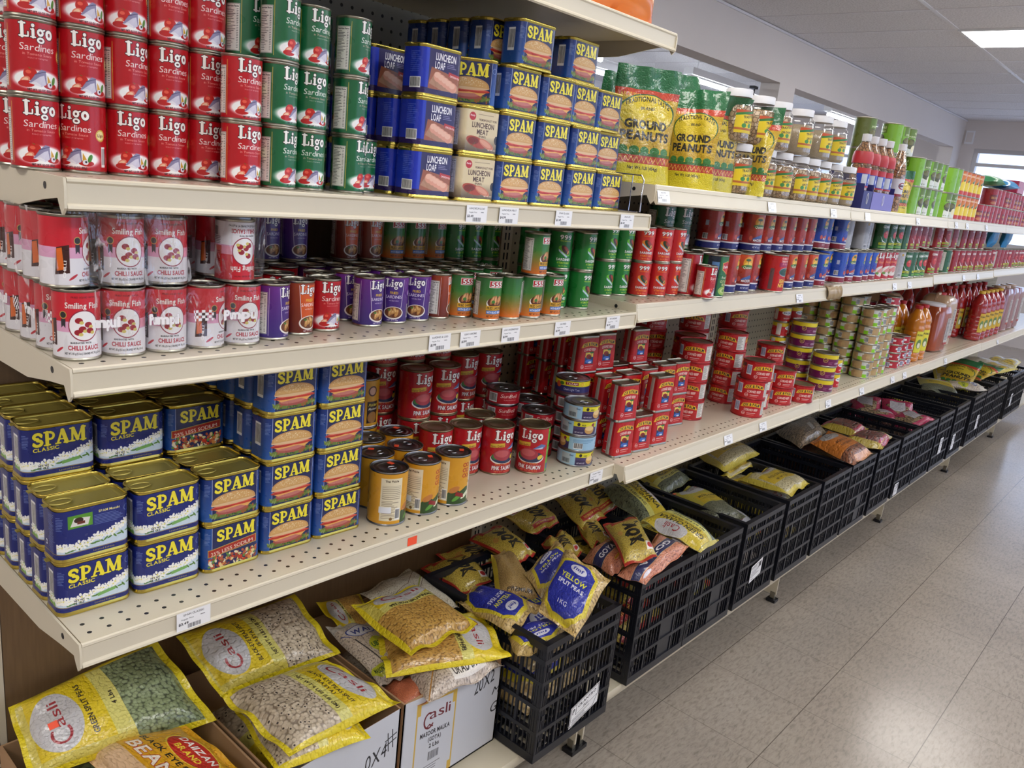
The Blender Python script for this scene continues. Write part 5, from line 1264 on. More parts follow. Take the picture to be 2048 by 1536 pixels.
tin('tazah', -.136, 1.197, Z1 + 4 * HH['sunbell'], 'on top of the crimson stack', rz=-1.0)
for i in range(4): tin('tuna', -.066 + .002 * (i % 2), 1.147, Z1 + i * HH['tuna'], tier_word(i, 4) + ' of the pale blue stack', rz=(-.62, -2.6, -.95, -.6)[i])

# --- lowest shelf, second bay: corned beef
Z1b = .8102
OX = [(-.038, 1.282, 2, 0), (-.034, 1.362, 1, 1), (-.036, 1.448, 2, 2), (-.104, 1.300, 2, 3), (-.100, 1.386, 2, 4), (-.108, 1.478, 2, 5), (-.112, 1.580, 2, 6), (-.108, 1.655, 2, 7), (-.168, 1.272, 3, 8), (-.170, 1.352, 3, 9), (-.172, 1.432, 2, 10), (-.168, 1.512, 3, 11),
      (-.232, 1.290, 3, 12), (-.234, 1.370, 3, 13), (-.236, 1.452, 3, 14), (-.296, 1.300, 3, 15), (-.298, 1.380, 3, 16), (-.30, 1.460, 3, 17), (-.36, 1.30, 3, 18)]
for x, y, n, i in OX: column(['oxt'] * n, x, y, Z1b, '%s of the seamed tins, lowest shelf' % ORD[i + 1] if n == 1 else 'seamed stack number %s, lowest shelf' % ORD[i + 1], rz=-.16)
OR = [(-.122, 1.770, 4), (-.190, 1.850, 4), (-.240, 1.960, 5), (-.0265, 1.985, 3), (-.150, 2.060, 4), (-.060, 2.100, 2), (-.040, 2.235, 2), (-.010, 2.345, 1), (-.215, 2.175, 5), (-.130, 2.330, 3), (-.300, 1.80, 5)]
for i, (x, y, n) in enumerate(OR):
    if i == 3: column(['oxr'] * 2, x, y, Z1b, 'lone front round stack, lowest shelf', rz=-.9); tin('oxr', x + .006, y + .012, Z1b + 2 * HH['oxr'], 'topmost of the lone front round stack', rz=-.75); continue
    if abs(y - 2.44) < .05: continue
    column(['oxr'] * n, x, y, Z1b, 'round stack number %s, lowest shelf' % ORD[i + 1], rz=random.choice((-.55, -.7, -1.1)) if i not in (4, 5) else -1.5)
tin('oxr', -.025, 2.29, Z1b + 2 * HH['oxr'] - .0575 + .0575, 'flat on two stacks at the end of round tins', rz=-.3) if False else None
column(['67'] * 3, -.034, 2.60, zsh(1, 2.5), 'front purple stack, lowest shelf', rz=-.3)
column(['67'] * 5, -.140, 2.62, zsh(1, 2.5), 'purple stack behind, lowest shelf', rz=-.3)
column(['pac'] * 2, -.032, 2.700, zsh(1, 2.6), 'beside the purple stack', rz=.1)
column(['pac'] * 5, -.215, 2.58, zsh(1, 2.6), 'tall yellow-topped stack at the back', jit=.5)
column(['pac'] * 5, -.205, 2.66, zsh(1, 2.6), 'second tall yellow-topped stack', jit=.5)
for r_ in range(4):
    column(['pate'] * (8 if r_ == 0 else 9), -.034 - .087 * r_, 3.03, zsh(1, 3), '%s row, first flat stack' % ROW[r_], jit=1.5)
column(['pate'] * 8, -.036, 3.118, zsh(1, 3), 'second flat stack', jit=1.5)
column(['pate'] * 9, -.124, 3.118, zsh(1, 3), 'second row, second flat stack', jit=1.5)
column(['pate'] * 9, -.211, 3.118, zsh(1, 3), 'third row, second flat stack', jit=1.5)
column(['pate'] * 8, -.036, 3.206, zsh(1, 3), 'third flat stack', jit=1.5)
column(['pater'] * 9, -.060, 3.300, zsh(1, 3), 'tall red flat stack', jit=1.5)
for j in range(3): column(['pater'] * (4 if j < 2 else 3), -.034, 3.395 + .087 * j, zsh(1, 3.3), '%s low red flat stack' % ORD[j + 1], jit=1.5)
column(['pater'] * 8, -.150, 3.300, zsh(1, 3), 'second tall red flat stack', jit=1.5)

# --- top shelf, farther bays: fruit tins
for j, (x, y, n) in enumerate(((-.125, 3.08, 3), (-.125, 3.165, 3), (-.125, 3.25, 3), (-.055, 3.215, 2), (-.055, 3.298, 2), (-.055, 3.381, 2), (-.055, 3.464, 2), (-.055, 3.547, 2), (-.055, 3.720, 2), (-.055, 3.803, 2))):
    column(['lychee'] * n, x, y, 1.4663, '%s lime green column, top shelf' % ORD[j + 1], jit=.9)
column(['olive'] * 3, -.170, 2.90, 1.4663, 'dark olive stack behind the nut bottles', jit=.3)
for j in range(5): column(['mango', 'mango'], -.057, 3.895 + .083 * j, 1.4663, '%s mango column, top shelf' % ORD[j + 1], rz=-.35)
for j in range(20): column(['beans', 'beans'] if j > 2 else ['beans'], -.058, 4.36 + .084 * j + (.03 if j > 5 else 0), 1.4663, '%s gold-banded column, top shelf' % ORD[j + 1], jit=1.2)

# ---------------------------------------------------------------- bags of pulses
def bag_mat(name, art, ca, cb, cg, size, gloss=.9, film=.0, L_=.3, W_=.2, flake=False):
    """clear bag over pulses: cells coloured ca..cb with cg between them; the print covers them where the artwork is opaque"""
    m, N, L, B = new_mat(name)
    uv = N.new('ShaderNodeUVMap'); mp = N.new('ShaderNodeMapping'); mp.inputs['Scale'].default_value = (W_ / size, L_ / size, 1)
    L.new(uv.outputs[0], mp.inputs[0])
    vo = N.new('ShaderNodeTexVoronoi'); vo.inputs['Scale'].default_value = 1.0; vo.voronoi_dimensions = '2D'; L.new(mp.outputs[0], vo.inputs['Vector'])
    sp = N.new('ShaderNodeSeparateColor'); L.new(vo.outputs['Color'], sp.inputs[0])
    c1 = N.new('ShaderNodeMix'); c1.data_type = 'RGBA'; c1.inputs[6].default_value = lin(ca); c1.inputs[7].default_value = lin(cb); L.new(sp.outputs[0], c1.inputs[0])
    eg = N.new('ShaderNodeMapRange'); eg.inputs['From Min'].default_value = .82; eg.inputs['From Max'].default_value = .42; L.new(vo.outputs['Distance'], eg.inputs['Value'])
    c2 = N.new('ShaderNodeMix'); c2.data_type = 'RGBA'; c2.inputs[6].default_value = lin(cg); L.new(eg.outputs[0], c2.inputs[0]); L.new(c1.outputs[2], c2.inputs[7])
    out = c2.outputs[2]
    if flake:
        gt = math_node(N, L, 'GREATER_THAN', sp.outputs[1], .80); lt = math_node(N, L, 'LESS_THAN', vo.outputs['Distance'], .26)
        c3 = N.new('ShaderNodeMix'); c3.data_type = 'RGBA'; c3.inputs[7].default_value = lin('2c2420'); L.new(math_node(N, L, 'MULTIPLY', gt, lt), c3.inputs[0]); L.new(out, c3.inputs[6]); out = c3.outputs[2]
    if art is not None:
        t = N.new('ShaderNodeTexImage'); t.image = art.image(name); L.new(uv.outputs[0], t.inputs[0])
        c4 = N.new('ShaderNodeMix'); c4.data_type = 'RGBA'; L.new(t.outputs['Alpha'], c4.inputs[0]); L.new(out, c4.inputs[6]); L.new(t.outputs['Color'], c4.inputs[7]); out = c4.outputs[2]
    L.new(out, B.inputs['Base Color'])
    tc = N.new('ShaderNodeTexCoord'); nz = N.new('ShaderNodeTexNoise'); nz.inputs['Scale'].default_value = 22; nz.inputs['Detail'].default_value = 4; nz.inputs['Distortion'].default_value = .8
    L.new(tc.outputs['Object'], nz.inputs['Vector'])
    b1 = N.new('ShaderNodeBump'); b1.inputs['Strength'].default_value = .55; b1.inputs['Distance'].default_value = size * .5; L.new(eg.outputs[0], b1.inputs['Height'])
    b2 = N.new('ShaderNodeBump'); b2.inputs['Strength'].default_value = .6; b2.inputs['Distance'].default_value = .012; L.new(nz.outputs['Fac'], b2.inputs['Height'])
    L.new(b2.outputs[0], b1.inputs['Normal']); L.new(b1.outputs[0], B.inputs['Normal']); L.new(b2.outputs[0], B.inputs['Coat Normal'])
    B.inputs['Roughness'].default_value = .5; B.inputs['Coat Weight'].default_value = gloss; B.inputs['Coat Roughness'].default_value = .12
    return m
def lerp3(a, b, t): return tuple(a[i] * (1 - t) + b[i] * t for i in range(3))
def bag(name, q, m, T, label, cat='bag', group=None, seed=0, nu=26, nv=22, back=None, wr=.0022, sag=0.0):
    """pillow bag; q = corners top-left, top-right, bottom-right, bottom-left of its printed face"""
    r = random.Random(seed); TL, TR, BR, BL = [Vector(c) for c in q]
    n = ((TR - TL).cross(BL - TL)).normalized() * -1
    if n.z < 0 and abs(n.z) > .2: n = -n
    ph = [(r.uniform(0, 6), r.uniform(8, 16), r.uniform(-10, 10)) for _ in range(5)]
    o = (TL + TR + BR + BL) / 4
    V = []; F = []; UV = []
    def P_(i, j, s):
        u, v = i / nu, j / nv
        # pinch the sides a little like a filled bag
        uu = u; vv = v
        p = (TL * (1 - uu) + TR * uu) * (1 - vv) + (BL * (1 - uu) + BR * uu) * vv
        sv = min(1, max(0, (v - .06) / .88)); su = min(1, max(0, (u - .02) / .96))
        f = max(0, (1 - abs(2 * su - 1) ** 3.0)) ** .5 * max(0, (1 - abs(2 * sv - 1) ** 3.4)) ** .52
        edge = 1 - f
        c = (TL + TR + BR + BL) / 4
        p = p + (c - p) * (.035 * f * 0) 
        w_ = sum(math.sin(a + b_ * u + c_ * v) for a, b_, c_ in ph) * wr * (.35 + .65 * edge)
        h = (T * .62 * f + w_) if s > 0 else (-T * .38 * f + w_ - (.0006))
        bulge = 1 + .0
        return p + n * h - Vector((0, 0, sag * f)) - o
    for s in (1, -1):
        for j in range(nv + 1):
            for i in range(nu + 1): V.append(P_(i, j, s))
    k = (nu + 1) * (nv + 1)
    for j in range(nv):
        for i in range(nu):
            a = j * (nu + 1) + i; f = (a, a + nu + 1, a + nu + 2, a + 1); q_ = [(i / nu, 1 - j / nv), (i / nu, 1 - (j + 1) / nv), ((i + 1) / nu, 1 - (j + 1) / nv), ((i + 1) / nu, 1 - j / nv)]
            F.append(f); UV.append(q_)
            F.append(tuple(k + t for t in reversed(f))); UV.append(list(reversed(q_)))
    rim = [j * (nu + 1) for j in range(nv + 1)]
    for seq in ([i for i in range(nu + 1)], [nv * (nu + 1) + i for i in range(nu + 1)], [j * (nu + 1) for j in range(nv + 1)], [j * (nu + 1) + nu for j in range(nv + 1)]):
        for a, b_ in zip(seq, seq[1:]): F.append((a, b_, b_ + k, a + k)); UV.append([(.01, .01)] * 4)
    mb = MB(); mb.add(V, F, m, UV)
    ob_ = ob(name, mb, None, loc=o, angle=1.2)
    bm = bmesh.new(); bm.from_mesh(ob_.data); bmesh.ops.recalc_face_normals(bm, faces=bm.faces); bm.to_mesh(ob_.data); bm.free()
    tag(ob_, label, cat, group); return ob_

def casli(w, h, prod, sub='NET WT 4 LBS (1.81 KG)', end='e8d21c', clearfrom=.46, ppm=2.2):
    a = Art(w, h, 'e6cc1c', ppm, alpha=True)
    a.rect(0, h * .82, w, h * .18, 'd8c95c'); a.rect(0, h * clearfrom, w, h * (1 - clearfrom), 'd6c65a')
    r = random.Random(3)
    a.rect(w * .14, h * (clearfrom + .09), w * .86, h * .40, 'e4c81a'); a.rect(w * .14, h * clearfrom, w * .86, h * .10, 'dcd474')
    for i in range(60): a.ell(w * r.uniform(0, .13), h * r.uniform(clearfrom, 1), 3, 3, 'c9b94c', ring=.3)
    a.ell(w * .52, h * .80, w * .36, h * .135, 'c9c7c8'); a.text('asli', w * .60, h * .765, h * .062, 'a02028', w=w * .34, bold=0); 
    a.line([(w * .36 + w * .10 * math.cos(math.radians(t)), h * .80 + h * .05 * math.sin(math.radians(t))) for t in range(60, 310, 20)], w * .022, 'a02028')
    a.text(prod[0], w * .54, h * .615, h * .032, '2c2410', w=w * min(.62, .04 * len(prod[0]) + .02)); 
    if len(prod) > 1: a.text(prod[1], w * .54, h * .565, h * .03, '2c2410', w=w * .26)
    a.text(sub, w * .54, h * (clearfrom + .03), h * .028, '2c2410', w=w * min(.6, .032 * len(sub)))
    a.rect(0, 0, w * .045, h * .98, end); a.rect(w * .955, 0, w * .045, h * .98, end); a.rect(0, 0, w, h * .05, end); a.rect(0, h * .97, w, h * .03, end)
    return a
def aqy_art(w=130, h=200):
    a = Art(w, h, 'd8b83c', 2.2, alpha=True)
    a.rect(0, h * .95, w, h * .05, 'b82a20'); a.rect(0, 0, w, h * .05, 'b82a20'); a.rect(0, 0, w * .03, h, 'b82a20'); a.rect(w * .97, 0, w * .03, h, 'c8b040')
    a.rect(w * .12, h * .79, w * .76, h * .10, 'b82a20'); a.text('YELLOW MOONG DAL', w * .5, h * .82, h * .038, 'e8d05a', w=w * .6)
    a.text('AQY', w * .38, h * .50, h * .20, '17161a', w=h * .44, rot=-PI / 2, skew=.30, out='17161a', ow=2.6)
    a.line([(w * .70, h * .70), (w * .84, h * .74), (w * .60, h * .60)], 4, '17161a'); a.line([(w * .46, h * .36), (w * .30, h * .24), (w * .52, h * .30)], 5, '17161a')
    a.rect(w * .72, h * .10, w * .22, h * .12, 'ece4dc'); a.ell(w * .83, h * .16, w * .08, h * .04, 'c02a30'); a.ell(w * .2, h * .55, w * .07, h * .05, 'c86a50', a=.6)
    return a
def fmf_art(w=150, h=200):
    a = Art(w, h, '1c2a9c', 2.2, alpha=True)
    a.poly([(w * .02, h * .30), (w * .10, h * .12), (w * .30, h * .03), (w * .70, h * .03), (w * .90, h * .12), (w * .98, h * .30), (w * .90, h * .80), (w * .70, h * .93), (w * .30, h * .93), (w * .10, h * .80)], 'd8c42c')
    a.poly([(w * .08, h * .30), (w * .16, h * .16), (w * .34, h * .09), (w * .66, h * .09), (w * .84, h * .16), (w * .92, h * .30), (w * .84, h * .78), (w * .66, h * .88), (w * .34, h * .88), (w * .16, h * .78)], '1c2a9c')
    a.ell(w * .5, h * .76, w * .17, h * .075, 'dcdce8'); a.text('fmf', w * .5, h * .735, h * .055, '1c2a9c', w=w * .22, bold=1)
    a.text('YELLOW', w * .5, h * .56, h * .075, 'e8e83c', w=w * .56); a.text('SPLIT PEAS', w * .5, h * .465, h * .06, 'f0f0f6', w=w * .58); a.text('1 KG', w * .5, h * .20, h * .06, 'f0f0f6', w=w * .22, bold=0)
    return a
def goya_art(w=120, h=180, rot=0):
    a = Art(w, h, 'c87a5a', 2.2, alpha=True); a.poly([(0, h * .36), (w, h * .46), (w, h * .76), (0, h * .66)], '1c2258'); a.line([(0, h * .36), (w, h * .46)], 1.5, 'd8c88a'); a.line([(0, h * .66), (w, h * .76)], 1.5, 'd8c88a')
    a.text('GOYA', w * .5, h * .47, h * .14, 'f0eef4', w=w * .72, rot=.1, out='14163c', ow=1); a.ell(w * .62, h * .22, w * .13, h * .07, 'b83a20', ring=.15); a.rect(w * .50, h * .195, w * .24, h * .05, 'e0b02c'); a.text('NUEVO', w * .62, h * .205, h * .03, '5a1c10', w=w * .2)
    a.ell(w * .88, h * .84, w * .08, h * .05, 'e8e4ee'); return a
BM = {
    'green': bag_mat('green_split_peas', casli(200, 300, ['GREEN SPLIT PEAS'], '4 Lbs', clearfrom=.44), '74825a', '98a67c', '48523a', .0062, L_=.3, W_=.2),
    'bep': bag_mat('black_eye_peas', casli(220, 300, ['BLACK-EYE PEAS SPLIT', '(BAJIYA)'], 'NET WT 4 LBS (1.81 GM)', clearfrom=.46), 'bfae94', 'dccdb4', '8a7a66', .0072, L_=.28, W_=.2, flake=True),
    'chick': bag_mat('yellow_split_peas', casli(180, 220, ['YELLOW SPLIT PEAS'], 'NET WT 2 LBS (908 GM)', clearfrom=.60), 'c0903f', 'd8ac58', '8a6428', .0050, L_=.2, W_=.19),
    'aqy': bag_mat('moong_dal', aqy_art(), 'b89c34', 'd8c054', '806a1c', .0032, L_=.24, W_=.14),
    'fmf': bag_mat('split_peas_blue_print', fmf_art(), 'c0a05c', 'd8bc80', '8a7042', .0056, L_=.2, W_=.15),
    'goya': bag_mat('pink_lentils', goya_art(), 'c87a58', 'dc9474', '8c4a34', .0042, L_=.18, W_=.12),
    'lentil': bag_mat('red_lentils_plain', None, 'c0643c', 'd8805a', '7c3820', .0036),
    'sesame': bag_mat('sesame_seeds', (lambda a: (a.rect(0, 0, 6, 180, 'dcc43c'), a.text('PREMIUM', 55, 12, 8, '2c2018', w=70), a)[-1])(Art(100, 180, 'c8b080', 2, alpha=True)), 'a8864c', 'c4a468', '6a4e28', .003),
    'rice': bag_mat('white_lentils', None, 'cfc2ae', 'e2d8c6', '8c8070', .0042),
    'brownnut': bag_mat('brown_nuts', None, '6a4430', '8c5c40', '2c1a14', .009),
    'speck': bag_mat('speckled_beans', None, '7a5a48', 'a08068', '2c2018', .008),
}
def simple_art(w, h, fn):
    a = Art(w, h, 'ffffff', 2.2, alpha=True); fn(a, w, h); return a
def f_daiizan(a, w, h):
    a.rect(0, 0, w, h, 'd8a018'); a.rect(w * .12, 0, w * .5, h * .30, 'd8b48c'); a.ell(w * .52, h * .74, w * .30, h * .15, 'c02a1c'); a.ell(w * .52, h * .74, w * .30, h * .15, 'e8c83c', ring=.07)
    a.text('DAIIZAN', w * .52, h * .76, h * .07, 'f8f4ec', w=w * .44); a.text('BRAND', w * .52, h * .665, h * .06, 'f0d83c', w=w * .30); a.text('BLACK EYE PEA', w * .46, h * .52, h * .055, '1c1810', w=w * .72); a.text('BEANS', w * .46, h * .36, h * .12, 'f4e8d8', w=w * .6, out='b03a1c', ow=1.5)
def f_chana(a, w, h):
    a.rect(w * .06, h * .50, w * .88, h * .46, 'c8c4c4'); a.poly([(w * .05, h * .98), (w * .98, h * .98), (w * .95, h * .36), (w * .04, h * .46)], 'd0b82c'); a.ell(w * .58, h * .86, w * .26, h * .16, 'c6c4c6'); a.text('Casli', w * .58, h * .79, h * .13, 'a02028', w=w * .24, bold=0)
    a.text('GREEN CHANA', w * .5, h * .60, h * .14, '2c2810', w=w * .78); a.text('(BENGAL GRAM)', w * .5, h * .49, h * .08, '2c2810', w=w * .55); a.rect(w * .04, h * .30, w * .92, h * .15, 'd8d474'); a.text('NET WT. 4 LBS (1.81 KG)', w * .5, h * .345, h * .07, '2c2810', w=w * .6); a.rect(w * .95, 0, w * .05, h, 'd0c054'); a.rect(0, 0, w * .04, h, 'd0c054')
def f_urad(a, w, h):
    a.rect(w * .36, h * .10, w * .42, h * .34, 'e8e2da'); a.text('URAD DAL', w * .57, h * .18, h * .18, '2c2420', w=w * .36); a.line([(w * .02, h * .05), (w * .2, h * .5), (w * .5, h * .86), (w * .98, h * .95)], 3, 'a8742c'); a.line([(w * .04, h * .02), (w * .22, h * .44), (w * .5, h * .8), (w * .98, h * .90)], 1.2, '5a3c1c')
    a.rect(w * .5, h * .9, w * .34, h * .08, 'd8cc8a'); a.text('NET WT. 908 gm', w * .67, h * .91, h * .06, '3a3020', w=w * .3)
def f_wa(a, w, h):
    a.rect(0, h * .84, w, h * .16, 'b0aca4', .6); a.ell(w * .5, h * .74, w * .34, h * .09, 'e0e0ea'); a.ell(w * .5, h * .74, w * .34, h * .09, '2c3c8c', ring=.1); a.text('WAI', w * .5, h * .70, h * .075, '2c3c8c', w=w * .42); a.line([(w * .05, h * .74), (w * .2, h * .66)], 2, '2c3c8c')
    a.poly([(w * .22, h * .62), (w * .26, h * .62), (w * .5, h * .2), (w * .46, h * .2)], '3a3434'); a.ell(w * .72, h * .47, w * .26, h * .12, 'c8cc2c'); a.text('UBTAN', w * .72, h * .44, h * .07, '1c5a2c', w=w * .42); a.ell(w * .3, h * .14, w * .3, h * .06, 'c8cc2c'); a.text('MASON DAL', w * .34, h * .12, h * .05, '1c3a1c', w=w * .5)
def f_seed(a, w, h):
    a.rect(0, 0, w, h * .1, 'd0bc44'); a.rect(0, h * .9, w, h * .1, 'd0bc44'); a.rect(0, 0, w * .07, h, 'd0bc44'); a.rect(w * .93, 0, w * .07, h, 'd0bc44'); a.rect(w * .1, h * .35, w * .8, h * .35, 'd4b42c'); a.text('WHOLE CORIANDER', w * .5, h * .52, h * .07, '3a2c10', w=w * .6); a.text('NET WT 2 LBS', w * .5, h * .4, h * .05, '3a2c10', w=w * .4); a.ell(w * .5, h * .82, w * .26, h * .09, 'c8c4c4'); a.text('Casli', w * .5, h * .79, h * .07, 'a02028', w=w * .26, bold=0)
def f_moong(a, w, h):
    a.rect(0, h * .36, w, h * .64, 'b8ac40'); a.ell(w * .5, h * .82, w * .40, h * .14, 'b4b4b8'); a.text('Casli', w * .5, h * .78, h * .08, '5a2028', w=w * .42, bold=0); a.rect(w * .2, h * .38, w * .76, h * .24, 'c8ac24'); a.text('MOONG WHOLE', w * .58, h * .52, h * .055, '2c2810', w=w * .62); a.small(w * .3, h * .48, w * .5, 2, '2c2810', 5, 1.5); a.ell(w * .74, h * .86, w * .07, h * .03, 'f05a3c'); a.ell(w * .1, h * .96, w * .09, h * .04, 'f05a3c')
def f_orange(a, w, h):
    a.rect(0, h * .30, w, h * .70, 'd07a2c'); a.ell(w * .5, h * .80, w * .36, h * .15, 'b8b4b4'); a.text('Casli', w * .5, h * .76, h * .09, '3a3034', w=w * .42, bold=0); a.text('PEANUTS', w * .5, h * .5, h * .07, '4a2010', w=w * .5); a.text('RAW REDSKIN', w * .5, h * .40, h * .05, '4a2010', w=w * .5); a.rect(w * .2, 0, w * .8, h * .12, 'd88a50', .8)
def f_pink(a, w, h):
    a.rect(0, h * .72, w, h * .28, 'a81c4c'); a.rect(0, 0, w, h * .12, 'a81c4c'); a.rect(w * .86, 0, w * .14, h, 'a81c4c'); a.rect(0, 0, w * .1, h, 'a81c4c'); a.rect(w * .22, h * .5, w * .5, h * .36, 'b8b4b8'); a.small(w * .26, h * .8, w * .4, 6, '6a6068', h * .05, 2); a.poly([(0, h * .72), (w * .5, h * .4), (w * .2, h * .2), (0, h * .3)], 'a01848')
def f_mag(a, w, h):
    a.rect(0, h * .8, w, h * .2, 'a82440'); a.rect(0, 0, w, h * .18, 'a82440'); a.rect(0, 0, w * .16, h, 'a8922c'); a.rect(w * .84, 0, w * .16, h, 'a8922c'); a.line([(0, h * .1), (w, h * .1)], 3, 'd8b04a')
def f_brown(a, w, h): a.text('NEEDED', w * .5, h * .2, h * .09, '2c2418', w=w * .4); a.rect(w * .55, h * .2, w * .1, h * .3, 'd8e0e4', .5)
def f_pale(a, w, h): a.line([(0, h * .5), (w * .5, h * .6), (w, h * .9)], 2, '6a4a34'); a.line([(0, h * .3), (w * .5, h * .42), (w, h * .75)], 5, '9aa04c'); a.line([(0, h * .26), (w * .5, h * .38), (w, h * .7)], 2, '5a4434')
BM['dai'] = bag_mat('black_eye_pea_print', simple_art(200, 280, f_daiizan), 'd0b088', 'e4caa6', '8c7454', .0075, flake=True)
BM['chana'] = bag_mat('green_chana', simple_art(320, 170, f_chana), '5c6450', '7c8468', '2c3024', .0060, L_=.17, W_=.32)
BM['urad'] = bag_mat('urad_dal', simple_art(190, 110, f_urad), 'b8a898', 'd4c6b8', '84766a', .0038, L_=.11, W_=.19)
BM['wa'] = bag_mat('white_dal', simple_art(110, 210, f_wa), 'ccbcaa', 'dccebe', '94867a', .0040, L_=.21, W_=.11)
BM['seed'] = bag_mat('pale_seeds', simple_art(240, 180, f_seed), 'c4b88c', 'dcd0a8', '8c8058', .0050, L_=.18, W_=.24)
BM['moong'] = bag_mat('moong_whole', simple_art(150, 300, f_moong), '585c48', '787a64', '2c2e24', .0042, L_=.3, W_=.15)
BM['orange'] = bag_mat('orange_print', simple_art(220, 230, f_orange), '7c4a34', '9c6448', '3a2018', .010, L_=.23, W_=.22)
BM['pink'] = bag_mat('pink_print_beans', simple_art(150, 190, f_pink), '7c6448', 'a8906c', '2c2018', .009, L_=.19, W_=.15)
BM['mag'] = bag_mat('gold_and_red_print_nuts', simple_art(110, 230, f_mag), '5a2c28', '84483c', '24100e', .011, L_=.23, W_=.11)
BM['brownp'] = bag_mat('brown_bean_print', simple_art(200, 260, f_brown), '6a5a44', '94806a', '2a221a', .0085, L_=.26, W_=.2)
BM['pale'] = bag_mat('pale_rice_print', simple_art(200, 240, f_pale), 'c8c0ac', 'dcd6c6', '98907c', .0035, L_=.24, W_=.2)
